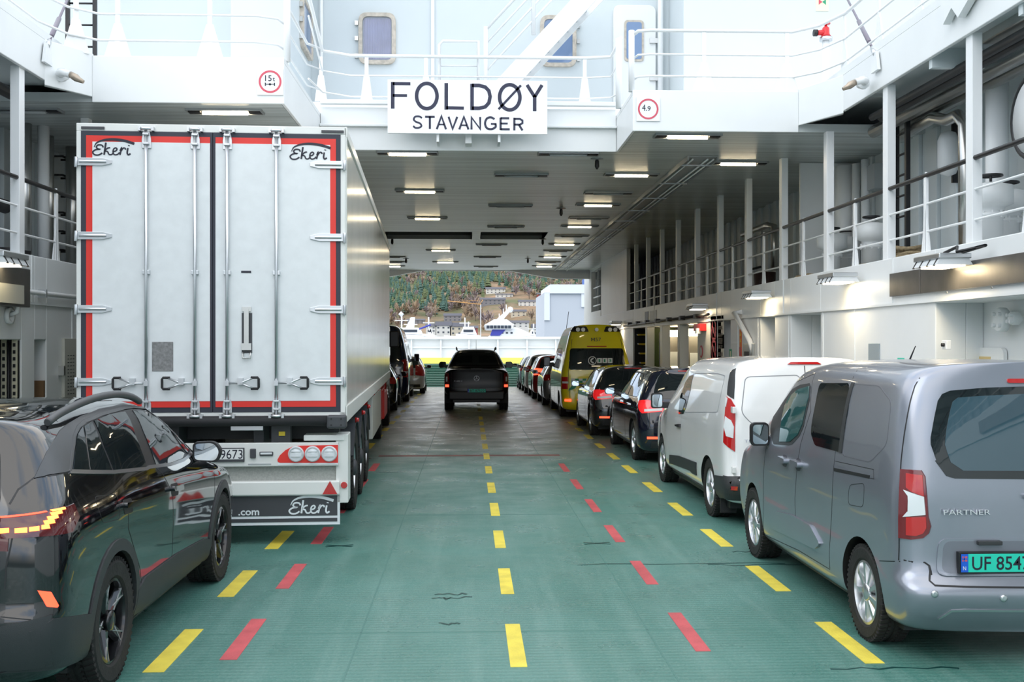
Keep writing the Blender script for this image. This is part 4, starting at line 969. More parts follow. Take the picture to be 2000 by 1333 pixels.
def patch(bvh, poly, axis, off, name, m, parent, res=.05, inset=.02, lim=None):
    """solid cover laid on the body: poly in (y,z) for 'side+','side-'; (x,z) for 'rear','front'; (x,y) for 'top'"""
    polys = poly if isinstance(poly[0][0], (list, tuple)) else [poly]
    bm = bmesh.new()
    for pl in polys:
        vs = [bm.verts.new((a, b, 0)) for a, b in (p[:2] for p in pl)]
        bm.faces.new(vs)
    bmesh.ops.triangulate(bm, faces=bm.faces[:])
    for ax in (0, 1):
        lo = min(v.co[ax] for v in bm.verts); hi = max(v.co[ax] for v in bm.verts); k = int((hi-lo)/res)
        for i in range(1, k+1):
            p = lo+(hi-lo)*i/(k+1); co = [0, 0, 0]; no = [0, 0, 0]; co[ax] = p; no[ax] = 1
            bmesh.ops.bisect_plane(bm, geom=bm.verts[:]+bm.edges[:]+bm.faces[:], plane_co=co, plane_no=no, dist=1e-5)
    D = {'corner+': Vector((-1, 1, 0)).normalized(), 'corner-': Vector((1, 1, 0)).normalized(), 'side+': Vector((-1, 0, 0)), 'side-': Vector((1, 0, 0)), 'rear': Vector((0, 1, 0)), 'front': Vector((0, -1, 0)), 'top': Vector((0, 0, -1))}[axis]
    hits = {}; dep = {}
    def org(a, b):
        if 'corner' in axis: return Vector(((1 if axis == 'corner+' else -1)*.7071*a, .7071*a, b))-D*3
        return Vector((3, a, b)) if axis == 'side+' else Vector((-3, a, b)) if axis == 'side-' else Vector((a, -3, b)) if axis == 'rear' else Vector((a, 12, b)) if axis == 'front' else Vector((a, b, 5))
    for v in bm.verts:
        o = org(v.co.x, v.co.y); h, n, _, _ = bvh.ray_cast(o, D)
        if h is not None: hits[v] = (h, n); dep[v] = (h-o).dot(D)
    ds = sorted(dep.values()) or [3]; dm = ds[len(ds)//2]; dmin = ds[0]
    if lim is None: lim = .34 if 'side' in axis else .40 if axis == 'rear' else 2.5
    for v in bm.verts:
        if v not in hits or dep[v] > dmin+lim:
            h, n, _, _ = bvh.find_nearest(org(v.co.x, v.co.y)+D*min(dm, dmin+lim*.5)); hits[v] = (h, n)
        h, n = hits[v]
        if n.dot(D) > 0: hits[v] = (h, -n)
    for v, (h, n) in hits.items(): v.co = h+(n*.7-D*.3).normalized()*off
    ret = bmesh.ops.extrude_face_region(bm, geom=bm.faces[:])
    nv = [g for g in ret['geom'] if isinstance(g, bmesh.types.BMVert)]
    for v in nv: v.co += D*(off+inset)
    bmesh.ops.recalc_face_normals(bm, faces=bm.faces[:])
    for f in bm.faces: f.smooth = True
    me = bpy.data.meshes.new(name); bm.to_mesh(me); bm.free(); me.set_sharp_from_angle(angle=R(35))
    me.materials.append(m); o = bpy.data.objects.new(name, me); COL.objects.link(o); o.parent = parent
    return o
CAMP = Vector((0, 0, CAMH))
def camhit(bvh, loc, pts, axis, fall=None):
    """where measured photo points fall on a body: returns (y,z), (x,z) or corner coordinates"""
    out = []
    for i, (px, py) in enumerate(pts):
        k = (px-1000)/FPX; d = Vector((k*cA+sA, -k*sA+cA, -(py-669)/FPX)).normalized()
        h, n, _, _ = bvh.ray_cast(CAMP-Vector(loc), d)
        if h is None: 
            if fall: out.append(fall([(px, py)])[0])
            continue
        sg = 1 if h.x > 0 else -1
        out.append((h.y, h.z) if axis == 'side' else (h.x, h.z) if axis == 'rear' else (.7071*(abs(h.x)+h.y), h.z))
    return out
def seam(bvh, pts, axis, parent, wd=.006, name='panel_gap', m=None, off=.0012, closed=False):
    P = [Vector(p) for p in pts]; S = []
    for a, b in zip(P, P[1:]+([P[0]] if closed else [])):
        k = max(1, int((b-a).length/.04))
        for i in range(k): S.append(a+(b-a)*i/k)
    if not closed: S.append(P[-1])
    quads = []; n = len(S)
    for i in range(n-1 if not closed else n):
        a, b = S[i], S[(i+1) % n]; d = (b-a)
        if d.length < 1e-6: continue
        d.normalize(); q = Vector((-d.y, d.x))*wd/2; e = d*wd*.3
        quads.append([tuple(a-q-e), tuple(b-q+e), tuple(b+q+e), tuple(a+q-e)])
    return patch(bvh, quads, axis, off, name, m or M_dark, parent, res=9, inset=.006)
def mirror_x(poly): return [(-p[0],)+tuple(p[1:]) for p in poly]
def both(bvh, poly, off, name, m, parent, **k):
    for s_ in ('side-', 'side+'): patch(bvh, poly, s_, off, name, m, parent, **k)

WHEELS = {}
def wheel_mesh(style, r, wd):
    key = (style, r, wd)
    if key in WHEELS: return WHEELS[key]
    mb = MB(); h = wd/2; rr = r*.66 if style != 'truck' else r*.56
    prof = [(rr, -h*.8), (rr+.02, -h*.95), (r*.92, -h), (r*.985, -h*.88), (r, -h*.6)]
    for g in (-.35, 0, .35): prof += [(r, (g-.08)*h), (r-.008, (g-.06)*h), (r-.008, (g+.06)*h), (r, (g+.08)*h)]
    prof += [(r, h*.6), (r*.985, h*.88), (r*.92, h), (rr+.02, h*.95), (rr, h*.8)]
    mb.lathe(prof, (0, 0, 0), 'x', 48, caps=False)
    if style in ('five', 'cap', 'connect', 'truck'):   # tread lugs on the shoulders
        n = 54
        for i in range(n):
            for s_ in (-1, 1):
                M_ = Matrix.Rotation(2*PI*(i+.25*s_)/n, 4, 'X') @ Matrix.Translation((s_*h*.72, 0, r-.006)) @ Matrix.Rotation(s_*.25, 4, 'Z')
                mb.box(-h*.24, h*.24, -.010, .010, -.01, .012, 0, M_)
                mb.box(-h*.10-s_*h*.42, h*.10-s_*h*.42, -.009, .009, -.01, .011, 0, M_)
    ty = mb; rim = MB(); hub = MB(); lip = MB()
    f = h*.86
    lip.lathe([(rr+.004, f), (rr-.012, f+.004), (rr-.02, f-.03), (rr-.03, -h*.6), (rr-.05, -h*.7)], (0, 0, 0), 'x', 48, caps=False)
    lip.lathe([(0, -h*.2), (rr-.03, -h*.35)], (0, 0, 0), 'x', 32, 1)
    def spoke(a, r0, r1, w0, w1, x0, x1, th=.02, mi=0, skew=0):
        M_ = Matrix.Rotation(a, 4, 'X'); b = len(rim.v)
        rim.v += [M_ @ Vector(p) for p in ((x0-th, -w0, r0), (x0-th, w0, r0), (x1-th, w1+skew, r1), (x1-th, -w1+skew, r1), (x0, -w0*.55, r0), (x0, w0*.55, r0), (x1, w1*.55+skew, r1), (x1, -w1*.55+skew, r1))]
        for q in ((0,3,2,1),(4,5,6,7),(0,1,5,4),(1,2,6,5),(2,3,7,6),(3,0,4,7)): rim.face([b+i for i in q], mi)
    if style == 'five':
        for i in range(5):
            a = 2*PI*i/5
            spoke(a-.13, .03, rr-.015, .03, .045, f-.03, f-.005, .03, 0, -.03); spoke(a+.13, .03, rr-.015, .03, .045, f-.03, f-.005, .03, 0, .03)
            spoke(a-.19, .10, rr-.02, .004, .006, f-.018, f, .02, 1, -.075); spoke(a+.19, .10, rr-.02, .004, .006, f-.018, f, .02, 1, .075)
    elif style == 'cap':
        for i in range(9):
            a = 2*PI*i/9
            spoke(a-.06, .04, rr-.012, .018, .036, f-.005, f-.012, .035, 0, -.022); spoke(a+.13, .05, rr-.012, .012, .026, f-.01, f-.012, .035, 0, .02)
    elif style == 'truck':
        rim.lathe([(rr, f), (rr-.03, f), (rr-.06, f-.16), (.16, f-.14), (.14, f-.02), (0, f-.01)], (0, 0, 0), 'x', 32, caps=False)
        for i in range(10):
            M_ = Matrix.Rotation(2*PI*i/10, 4, 'X'); rim.box(f-.15, f-.11, -.015, .015, .20, .23, 0, M_)
    else:
        k = {'connect': 5, 'ten': 10}.get(style, 5)
        for i in range(k):
            a = 2*PI*i/k
            if k == 5: spoke(a-.11, .03, rr-.012, .03, .03, f-.02, f-.006, .03, 0, -.018); spoke(a+.11, .03, rr-.012, .03, .03, f-.02, f-.006, .03, 0, .018)
            else: spoke(a, .03, rr-.012, .016, .022, f-.02, f-.006, .03)
    if style != 'truck': hub.lathe([(.062, f-.04), (.062, f-.004), (.05, f+.004), (0, f+.006)], (0, 0, 0), 'x', 20)
    else: hub.lathe([(.10, f-.1), (.10, f+.02), (.06, f+.04), (0, f+.04)], (0, 0, 0), 'x', 20)
    WHEELS[key] = (ty, lip, rim, hub); return WHEELS[key]
WCACHE = {}
def wheel(parent, x, y, style, r, wd, side, mrim, mlip=None, mhub=None, mspoke2=None, name='wheel', ty=None):
    key = (style, r, wd, mrim.name)
    s_ = side
    if key in WCACHE:
        src = WCACHE[key]; o = src.copy(); COL.objects.link(o)
        for ch in src.children:
            c = ch.copy(); COL.objects.link(c); c.parent = o
    else:
        T, Lp, Rm, Hb = wheel_mesh(style, r, wd)
        o = T.build(name, ty or M_tyre, sharp=30)
        Lp.build('rim', [mlip or mrim, M_dark], o, sharp=30); Rm.build('spokes', [mrim, mspoke2 or mrim], o, sharp=30); Hb.build('hub_cap', mhub or mrim, o)
        WCACHE[key] = o
    o.name = name; o.parent = parent; o.location = (x, y, r); o.rotation_euler = (0.3*y, 0, 0 if s_ > 0 else PI)
    if s_ < 0: o.rotation_euler = (0.3*y, 0, PI)
    return o
def wing_mirror(parent, s_, x, y, z, w_=.22, h=.15, m=None, arm=True, style=0, glass=None):
    m = m or M_dark
    mb = MB(); sh = roundpoly([(0, -h*.45), (w_*.85, -h*.5), (w_, h*.05), (w_*.75, h*.5), (0, h*.45)] if style == 0 else [(0, -h*.5), (w_, -h*.5), (w_, h*.5), (0, h*.5)], .04, 5)
    b = 0; n = len(sh); cx = w_/2
    for sc, dy in ((1, 0), (1.03, .04), (.92, .10), (.6, .145), (.2, .16)):
        for a, c in sh: mb.v.append(Vector((x*s_+s_*(cx+(a-cx)*sc), y+dy, z+c*sc)))
    for i in range(4):
        for j in range(n):
            q = [i*n+j, i*n+(j+1) % n, (i+1)*n+(j+1) % n, (i+1)*n+j]; mb.face(q if s_ < 0 else q[::-1], 0, True)
    q = [4*n+j for j in range(n)]; mb.face(q if s_ < 0 else q[::-1])
    mb.face(list(range(n))[::-1] if s_ < 0 else list(range(n)))
    o = mb.build('wing_mirror', m, parent)
    g = MB(); g.prism([(s_*(x+cx+(a-cx)*.86), z+c*.84) for a, c in sh], 'xz', y-.006, y+.001); g.build('mirror_glass', glass or M_mirror, o)
    if arm: MB().box(*sorted((s_*(x-.12), s_*(x+.03))), y+.03, y+.10, z-h*.5, z-h*.1).build('arm', M_dark, o, bevel=.01)
    return o
def plate(parent, s, x0, x1, z0, z1, y, m, m_ink=None, blue=True, tilt=0, flag=False):
    o = MB().box(x0, x1, y-.012, y+.03, z0, z1).build('number_plate', M_dark, parent, bevel=.003); k = (z1-z0)*.08
    MB().box(x0+k, x1-k, y-.016, y-.010, z0+k, z1-k).build('plate_face', m, o)
    xa = x0+k
    if blue:
        bw = (x1-x0)*.085; MB().box(xa, xa+bw, y-.0175, y-.012, z0+k, z1-k).build('country_band', M_plateblue, o)
        text('lettering', 'N', M_platewhite, o, (xa+bw*.28, y-.018, z0+k*2.2), (z1-z0)*.18, bw*.4, thick=.001)
        if flag: MB().box(xa+bw*.15, xa+bw*.85, y-.0185, y-.0170, z0+(z1-z0)*.58, z0+(z1-z0)*.82).build('flag', mat('flag_red', (.55, .10, .14), .5), o); MB().box(xa+bw*.35, xa+bw*.48, y-.0195, y-.018, z0+(z1-z0)*.58, z0+(z1-z0)*.82).box(xa+bw*.15, xa+bw*.85, y-.0195, y-.018, z0+(z1-z0)*.67, z0+(z1-z0)*.73).build('flag_cross', M_plateblue, o)
        xa += bw
    text('lettering', s, m_ink or M_ink, o, (xa+(x1-xa)*.05, y-.0165, z0+(z1-z0)*.17), (z1-z0)*.64, (x1-xa)*.86, thick=.001, bold=.008)
    return o
def taillight(bvh, poly_rear, poly_side, m, parent, off=.012, name='tail_light'):
    out = []
    for s_ in (-1, 1):
        pr = [(s_*a, b) for a, b in poly_rear]; o = patch(bvh, pr, 'rear', off, name, m, parent, inset=.03)
        if poly_side: patch(bvh, poly_side, 'side+' if s_ > 0 else 'side-', off, 'side_lens', m, o, inset=.03, lim=.15)
        out.append(o)
    return out
# ================================================================== VEHICLES
P_black = paint('black_car_paint', (.004, .004, .006), .06)
P_pick = mat('black_pickup_paint', (.004, .004, .006), .22, spec=.25)
P_partner = mat('grey_metallic_paint', (.31, .33, .385), .28, .6, coat=.6, noise=.05, nscale=2)
P_white = paint('white_van_paint', (.86, .87, .87), .22)
P_navy = paint('dark_blue_car_paint', (.008, .010, .022), .08)
P_dgrey = paint('charcoal_car_paint', (.016, .017, .020), .10)
P_yellow = paint('ambulance_yellow_paint', (.88, .76, .015), .25)
P_silver = paint('silver_car_paint', (.42, .44, .46), .25, .6)
P_redcar = paint('red_car_paint', (.35, .012, .015), .18)
P_teal = paint('grey_teal_car_paint', (.16, .20, .22), .22, .4)
P_blue = paint('dark_blue_van_paint', (.012, .022, .055), .12)
P_bluegrey = paint('white_car_paint', (.62, .63, .64), .2)
M_matt = mat('matt_grey_trim', (.075, .078, .082), .42, .3)
M_trimsil = mat('satin_silver_trim', (.20, .20, .21), .3, .7)
def wnum(x, lo, hi): return max(0, min(1, (x-lo)/(hi-lo)))
def side_px(org, xf):
    """maps photo measurements of the visible flank to (y, z) on the vehicle; xf(z) = flank x in the world"""
    def f(pts):
        out = []
        for px, py in pts:
            z = 1.
            for _ in range(6): p = atX(px, py, xf(z)); z = p.z
            out.append((p.y-org, p.z))
        return out
    return f
def rear_px(ox, oy, yf):
    def f(pts):
        out = []
        for px, py in pts:
            z = 1.
            for _ in range(5): p = atY(px, py, oy+yf(z)); z = p.z
            out.append((p.x-ox, p.z))
        return out
    return f
def zm(o, sc): return lambda pts: [(o[0]+x/sc, o[1]+y/sc) for x, y in pts]
def arch_ring(y, z, r0, r1, a0=-12, a1=192, n=22):
    o = [(y+r1*math.cos(R(a0+(a1-a0)*i/n)), z+r1*math.sin(R(a0+(a1-a0)*i/n))) for i in range(n+1)]
    return o+[(y+r0*math.cos(R(a1-(a1-a0)*i/n)), z+r0*math.sin(R(a1-(a1-a0)*i/n))) for i in range(n+1)]
def ring_quads(y, z, r0, r1, a0=-12, a1=192, n=22):
    q = []
    for i in range(n):
        a, b = R(a0+(a1-a0)*i/n), R(a0+(a1-a0)*(i+1)/n)
        q.append([(y+r0*math.cos(a), z+r0*math.sin(a)), (y+r1*math.cos(a), z+r1*math.sin(a)), (y+r1*math.cos(b), z+r1*math.sin(b)), (y+r0*math.cos(b), z+r0*math.sin(b))])
    return q

# ------------------------------------------------------------------ black SUV, front left
IX, IY = -3.005, 5.50
suv = thing('car', 'glossy black electric SUV with orange lit tail lamp at the left front', 'car', (IX, IY, 0))
xf = lambda z: -2.09-.235*wnum(z, 1.08, 1.58)**1.15
sp = dict(L=4.58, W=1.852,
  top=[(0, 1.50), (.45, 1.59), (.8, 1.62), (1.2, 1.645), (1.7, 1.655), (2.2, 1.635), (2.6, 1.565), (3.0, 1.41), (3.35, 1.225), (3.6, 1.08), (3.8, 1.035), (4.15, .97), (4.4, .88), (4.58, .80)],
  belt=[(0, 1.10), (.9, 1.12), (1.6, 1.10), (2.4, 1.07), (3.2, 1.04), (3.6, 1.0), (4.15, .90), (4.45, .78)],
  plan=[(0, .93), (.3, .97), (.9, 1.0), (1.5, .985), (2.8, .98), (3.7, 1.0), (4.1, .96), (4.58, .86)],
  cant=[(0, .58), (.5, .64), (1.2, .71), (2.0, .715), (2.7, .70), (3.3, .72), (3.7, .74), (4.58, .62)],
  zx=[.57, .66], rear=[(.22, .16), (.34, .07), (.52, .0), (.60, .0), (.66, .035), (.80, .035), (.98, .05), (1.10, .06), (1.16, .10), (1.3, .21), (1.45, .32), (1.55, .36), (1.63, .37)],
  front=[(.2, 4.42), (.4, 4.56), (.6, 4.58), (.75, 4.53), (.88, 4.42), (1.0, 4.3)],
  zb=[(0, .30), (.6, .24), (4.0, .22), (4.58, .24)], arch=[(.96, .375, .415), (3.74, .375, .415)], yr0=.86, yf0=.42, tum=.972, cr=.075)
sb, bv = car_body(sp, P_black, suv)
S1 = side_px(IY, xf); Z1 = zm((0, 760), 6.667); Z2 = zm((200, 760), 6.667); Z0 = zm((0, 700), 2.106)
g = lambda Z, pts: camhit(bv, (IX, IY, 0), Z(pts), 'side', S1)
gc = lambda pts: camhit(bv, (IX, IY, 0), Z0(pts), 'corner')
winp = g(Z1, [(925,1060),(945,860),(985,600),(1030,520),(1100,450),(1250,380),(1450,310),(1640,275)])+g(Z2, [(380,265),(470,265),(560,285),(700,360),(850,470),(980,580),(1090,690),(1125,730),(1150,800),(1130,840),(1040,920),(900,970),(600,1010),(430,1030),(130,1075)])+g(Z1, [(1200,1075)])
both(bv, winp, .003, 'side_window_frame', M_dark, suv, res=.06)
out_low = g(Z1, [(905,1080),(1200,1085),(1470,1085),(1900,1040)])+g(Z2, [(600,1020),(900,980),(1045,930),(1150,845)])
seam(bv, out_low, 'side-', suv, .022, 'window_trim', M_trimsil, .008); seam(bv, out_low, 'side+', suv, .022, 'window_trim', M_trimsil, .008)
seam(bv, g(Z1, [(905,1080),(925,900),(955,620),(1010,500),(1100,425),(1300,340),(1600,255)])+g(Z2, [(380,240),(540,255),(700,330),(860,440),(1000,560),(1140,710)]), 'side+', suv, .016, 'window_trim', M_matt, .008)
for nm, pts in (('rear_quarter_glass', g(Z1, [(940,1050),(960,850),(1000,600),(1065,495),(1100,700),(1150,1060)])),
                ('rear_door_glass', g(Z1, [(1165,1060),(1120,720),(1085,490),(1180,430),(1300,700),(1450,1070)])),
                ('rear_door_glass', g(Z1, [(1475,1065),(1350,760),(1215,420),(1420,335),(1620,300),(1750,600),(1900,1010)])),
                ('front_door_glass', g(Z2, [(385,285),(470,285),(560,305),(700,380),(840,480),(965,590),(1060,840),(1030,905),(900,955),(690,1000),(640,850),(520,550)])),
                ('front_corner_glass', g(Z2, [(1010,600),(1080,690),(1110,740),(1130,800),(1095,845),(1050,750)]))):
    for s_ in ('side+', 'side-'): patch(bv, pts, s_, .007, nm, M_glassdk, suv, res=.06)
cp = g(Z1, [(445,1165),(520,1000),(600,830),(690,680),(770,550),(900,450),(1060,360),(1300,265),(1600,200)])+g(Z2, [(400,180),(540,200),(700,270),(860,390),(1000,520),(1140,690),(1120,700),(980,560),(840,425),(700,320),(540,245),(400,225)])+g(Z1, [(1600,240),(1300,320),(1100,410),(1000,480),(945,610),(915,880),(905,1075),(650,1115)])
cpc = camhit(bv, (IX, IY, 0), Z1([(445,1165),(520,1000),(600,830),(690,680),(770,550),(900,450),(1060,360),(1300,265),(1600,200)])+Z2([(400,180),(540,200),(700,270),(860,390),(1000,520),(1140,690),(1120,700),(980,560),(840,425),(700,320),(540,245),(400,225)])+Z1([(1600,240),(1300,320),(1100,410),(1000,480),(945,610),(915,880),(905,1075),(650,1115)]), 'corner')
for ax in ('corner+', 'corner-'): patch(bv, cpc, ax, .006, 'pillar_arch_trim', M_matt, suv, res=.05, lim=4)
# roof rails
for s_ in (-1, 1):
    pts = spline([(s_*.645, .62, 1.57), (s_*.65, .82, 1.615), (s_*.66, 1.25, 1.665), (s_*.66, 1.7, 1.675), (s_*.66, 2.05, 1.645), (s_*.655, 2.28, 1.595)], 6)
    MB().tube(pts, [.02]+[.024]*(len(pts)-2)+[.02], 10).build('roof_rail', M_matt, suv)
# cladding
rings = [ring_quads(y, .375, .405, .475, -22, 202) for y in (.96, 3.74)]
for s_ in ('side+', 'side-'):
    for q in rings: patch(bv, q, s_, .010, 'arch_cladding', M_plast, suv, res=9)
    patch(bv, [(1.38, .235), (1.40, .45), (1.55, .50), (2.3, .50), (3.15, .46), (3.30, .42), (3.30, .225)], s_, .012, 'sill_cladding', M_plast, suv, res=.08)
    patch(bv, [(.53, .52), (.12, .60), (.06, .55), (.10, .33), (.56, .27)], s_, .010, 'bumper_cladding', M_plast, suv, res=.05)
patch(bv, [(-.86, .62), (-.5, .56), (.5, .56), (.86, .62), (.84, .34), (-.84, .34)], 'rear', .010, 'rear_bumper_cladding', M_plast, suv, res=.06)
patch(bv, [(-.52, .30), (.52, .30), (.46, .50), (-.46, .50)], 'rear', .022, 'diffuser', M_trimsil, suv)
# rear glass, lamps
patch(bv, roundpoly([(-.60, 1.16), (.60, 1.16), (.50, 1.49), (-.50, 1.49)], .07), 'rear', .006, 'rear_window', M_glassdk, suv)
LAMPP = gc([(3,662),(50,655),(150,640),(300,600),(322,655),(295,715),(160,735),(40,742),(3,745)])
LB = [gc(q) for q in ([(2,702),(38,700),(38,718),(2,722)], [(62,702),(112,698),(112,718),(62,720)], [(120,697),(160,692),(160,710),(120,714)], [(170,689),(198,684),(202,702),(170,706)], [(176,672),(218,664),(222,680),(182,686)], [(190,655),(232,646),(236,660),(196,668)], [(202,638),(248,628),(252,640),(208,650)], [(206,628),(262,616),(264,624),(212,634)])]
LL = gc([(4,654),(50,650),(190,632),(192,636),(50,656),(4,660)]); LF = gc([(156,956),(208,962),(238,1018),(232,1026),(192,1022)])
M_smoke = mat('smoked_red_lens', (.09, .004, .006), .06, coat=1.)
def rlamp(s_):
    ax = 'corner+' if s_ > 0 else 'corner-'
    o = patch(bv, LAMPP, ax, .010, 'tail_light', M_smoke, suv, res=.04, lim=.5)
    patch(bv, [(s_*.25, .985), (s_*.66, .955), (s_*.66, 1.10), (s_*.25, 1.085)], 'rear', .008, 'inner_lens', M_smoke, o)
    for q in LB: patch(bv, q, ax, .014, 'light_bar', M_orangelit, o, res=.03, lim=.5)
    patch(bv, LL, ax, .014, 'light_line', M_redglow, o, res=.05, lim=.5)
    patch(bv, LF, ax, .010, 'reflector', M_redglow, suv, res=.03, lim=.5)  # no lamp in the reflector; returned light is emission in its material
for s_ in (-1, 1): rlamp(s_)
# seams, handles, mirrors
for s_ in ('side+', 'side-'):
    seam(bv, g(Z0, [(525,590),(528,700),(545,760),(575,860),(582,940)]), s_, suv)
    seam(bv, g(Z0, [(625,440),(665,470),(710,560),(712,700),(706,830),(690,960)]), s_, suv)
    seam(bv, g(Z0, [(880,470),(882,600),(875,740),(865,850)]), s_, suv)
    for q in ([(40,600),(75,540),(140,492),(290,465)], [(20,950),(25,860),(50,742)], [(4,1065),(200,1080),(335,1073)]): seam(bv, gc(q), s_.replace('side', 'corner'), suv)
    seam(bv, roundpoly(g(Z0, [(385,570),(480,560),(495,660),(420,680)]), .05), s_, suv, .004, 'charge_flap_gap', closed=True)
    for yy_, zz in ((1.22, 1.0), (2.30, .955)):
        patch(bv, roundpoly([(yy_-.13, zz+.012), (yy_+.12, zz-.01), (yy_+.12, zz+.025), (yy_-.13, zz+.045)], .015), s_, .035, 'door_handle', P_black, suv, res=.03)
        patch(bv, roundpoly([(yy_-.10, zz-.03), (yy_+.08, zz-.04), (yy_+.08, zz+.05), (yy_-.10, zz+.06)], .03), s_, .002, 'handle_recess_shade', M_dark, suv, res=.04)  # flat black patch, shade of the handle hollow painted on
seam(bv, [(-.66, .82), (0, .82), (.66, .82)], 'top', suv, .007)
patch(bv, [(-.52, .98), (.52, .98), (.52, 2.1), (-.52, 2.1)], 'top', .003, 'glass_roof', M_glassdk, suv, res=.1)
for s_ in (-1, 1): wing_mirror(suv, s_, .85, 2.98, 1.165, .225, .165, M_dark)
patch(bv, [(-.66, 1.06), (.66, 1.06), (.56, 1.50), (-.56, 1.50)], 'front', .004, 'windscreen', M_glassdk, suv)
for s_ in (-1, 1): patch(bv, [(s_*.5, .70), (s_*.85, .68), (s_*.84, .80), (s_*.5, .76)], 'front', .006, 'headlight', M_lens, suv); 
for s_ in (-1, 1):
    for y in (.96, 3.74): wheel(suv, s_*.785, y, 'five', .37, .25, s_, M_alloydk, M_alloydk, M_alloydk, M_alloy)
MB().box(-.8, .8, .5, 4.1, .20, .3).build('underbody', M_dark, suv)

# ------------------------------------------------------------------ grey van, front right
PX, PY = 3.575, 6.46
van = thing('car', 'grey metallic passenger van with red tail lamps at the right front', 'car', (PX, PY, 0))
xfp = lambda z: 2.655+.115*wnum(z, 1.1, 1.75)
sp = dict(L=4.42, W=1.84,
  top=[(0, 1.885), (.3, 1.895), (1.2, 1.90), (2.1, 1.885), (2.55, 1.845), (2.9, 1.75), (3.3, 1.54), (3.7, 1.26), (3.95, 1.11), (4.2, 1.01), (4.42, .88)],
  belt=[(0, 1.12), (3.0, 1.12), (3.6, 1.08), (4.0, .98), (4.42, .80)],
  plan=[(0, .975), (.4, .99), (1., 1.0), (3.2, 1.0), (3.8, .97), (4.42, .86)],
  cant=[(0, .80), (.6, .815), (1.8, .815), (2.6, .79), (3.2, .74), (3.8, .76), (4.42, .6)],
  zx=[.47, .53, .58], rear=[(.24, .16), (.32, .05), (.42, -.01), (.475, -.01), (.53, .035), (.58, .095), (.68, .095), (1.2, .10), (1.45, .14), (1.75, .20), (1.87, .235)],
  front=[(.2, 4.30), (.5, 4.42), (.75, 4.42), (.95, 4.30), (1.1, 4.1)],
  zb=[(0, .26), (.6, .20), (3.9, .20), (4.42, .22)], arch=[(.75, .325, .37), (3.59, .325, .37)], yr0=.62, yf0=.42, tum=.985, cr=.115, corner=.65)
pb, pv = car_body(sp, P_partner, van)
SP = side_px(PY, xfp); Z4 = zm((1420, 650), 2.15); ZB = zm((1260, 680), 4.9375); gp = lambda pts, Z=Z4: camhit(pv, (PX, PY, 0), Z(pts), 'side', SP)
gpc = lambda pts: camhit(pv, (PX, PY, 0), ZR2(pts), 'corner')
RP = rear_px(PX, PY, lambda z: lerp_tab(sp['rear'], z)); ZR = zm((1700, 700), 6.667); ZR2 = zm((1700, 880), 3.7033)
def full(half): return half+[(-x, z) for x, z in half[::-1]]
for s_ in ('side-', 'side+'):
    fw = gp([(1210,780),(1240,660),(1330,500),(1420,400),(1500,355),(1590,340),(1600,370),(1590,500),(1530,760),(1490,850),(1420,930),(1380,940),(1240,930)], ZB)
    patch(pv, fw, s_, .003, 'door_window_frame', M_plast, van, res=.06)
    patch(pv, gp([(1300,905),(1310,780),(1350,560),(1400,470),(1480,400),(1585,370),(1580,480),(1520,740),(1475,840),(1400,905)], ZB), s_, .008, 'door_glass', mat('green_tint_glass', (.03, .10, .10), .03, spec=1.), van, res=.06)
    rw = roundpoly(gp([(1600,820),(1615,700),(1650,520),(1690,340),(1975,340),(1970,560),(1895,1010),(1640,940)], ZB), .04)
    patch(pv, rw, s_, .004, 'sliding_door_window', M_glassdk, van, res=.06)
    patch(pv, gp([(470,502),(525,212),(537,212),(483,507)]), s_, .007, 'window_pillar', M_plast, van)
    seam(pv, roundpoly(gp([(487,500),(533,216),(640,224),(692,292),(672,470),(600,545),(490,518)]), .06), s_, van, .008, 'panel_crease_shade', mat('partner_crease_shade', (.17, .175, .20), .4, .4), closed=True)  # crease drawn as a dark line, its shade put into the colour
    seam(pv, gp([(300,205),(372,170),(352,330),(310,465),(295,560),(285,700),(288,780)]), s_, van)
    seam(pv, gp([(545,160),(525,210)]), s_, van); seam(pv, gp([(455,500),(440,760),(432,990)]), s_, van)
    seam(pv, gp([(165,480),(155,560),(152,760),(160,850)]), s_, van)
    seam(pv, gp([(165,852),(300,915),(432,995)]), s_, van)
    seam(pv, camhit(pv, (PX, PY, 0), ZR([(640,260),(580,360),(520,560),(480,760),(440,1000),(400,1333)])+ZR2([(208,700),(205,792)]), 'corner'), s_.replace('side', 'corner'), van, .008)
    seam(pv, gpc([(205,792),(300,808),(392,812),(425,835),(440,900)]), s_.replace('side', 'corner'), van, .009)
    patch(pv, gp([(450,568),(600,600),(598,614),(450,580)]), s_, .003, 'sliding_rail', M_dark, van)
    seam(pv, gp([(455,540),(615,575),(617,615),(450,582)]), s_, van, .004, 'rail_cover_gap')
    seam(pv, roundpoly(gp([(513,640),(578,632),(572,735),(508,722)]), .05), s_, van, .004, 'fuel_flap_gap', closed=True)
    patch(pv, roundpoly(gp([(178,782),(205,748),(275,765),(355,808),(398,888),(375,910),(200,825)]), .05), s_, .018, 'door_moulding', P_partner, van, res=.05)
    for cx, cz in ((2.51, 1.02), (2.14, 1.03)):
        patch(pv, roundpoly([(cx-.11, cz-.015), (cx+.10, cz-.005), (cx+.10, cz+.03), (cx-.11, cz+.025)], .018), s_, .045, 'door_handle', P_partner, van, res=.03)
        patch(pv, roundpoly([(cx-.06, cz-.05), (cx+.07, cz-.05), (cx+.07, cz+.05), (cx-.06, cz+.05)], .04), s_, .001, 'handle_recess_shade', mat('partner_recess_shade', (.10, .10, .12), .4, .4), van, res=.05)  # darker flat patch gives the handle hollow's shade by colour
    seam(pv, [(.42+.0, .60), (.10, .66)], s_, van, .006)
patch(pv, [(0.1, .30), (.1, .3001), (.1, .3)], 'side-', .001, 'x', M_dark, van) if False else None
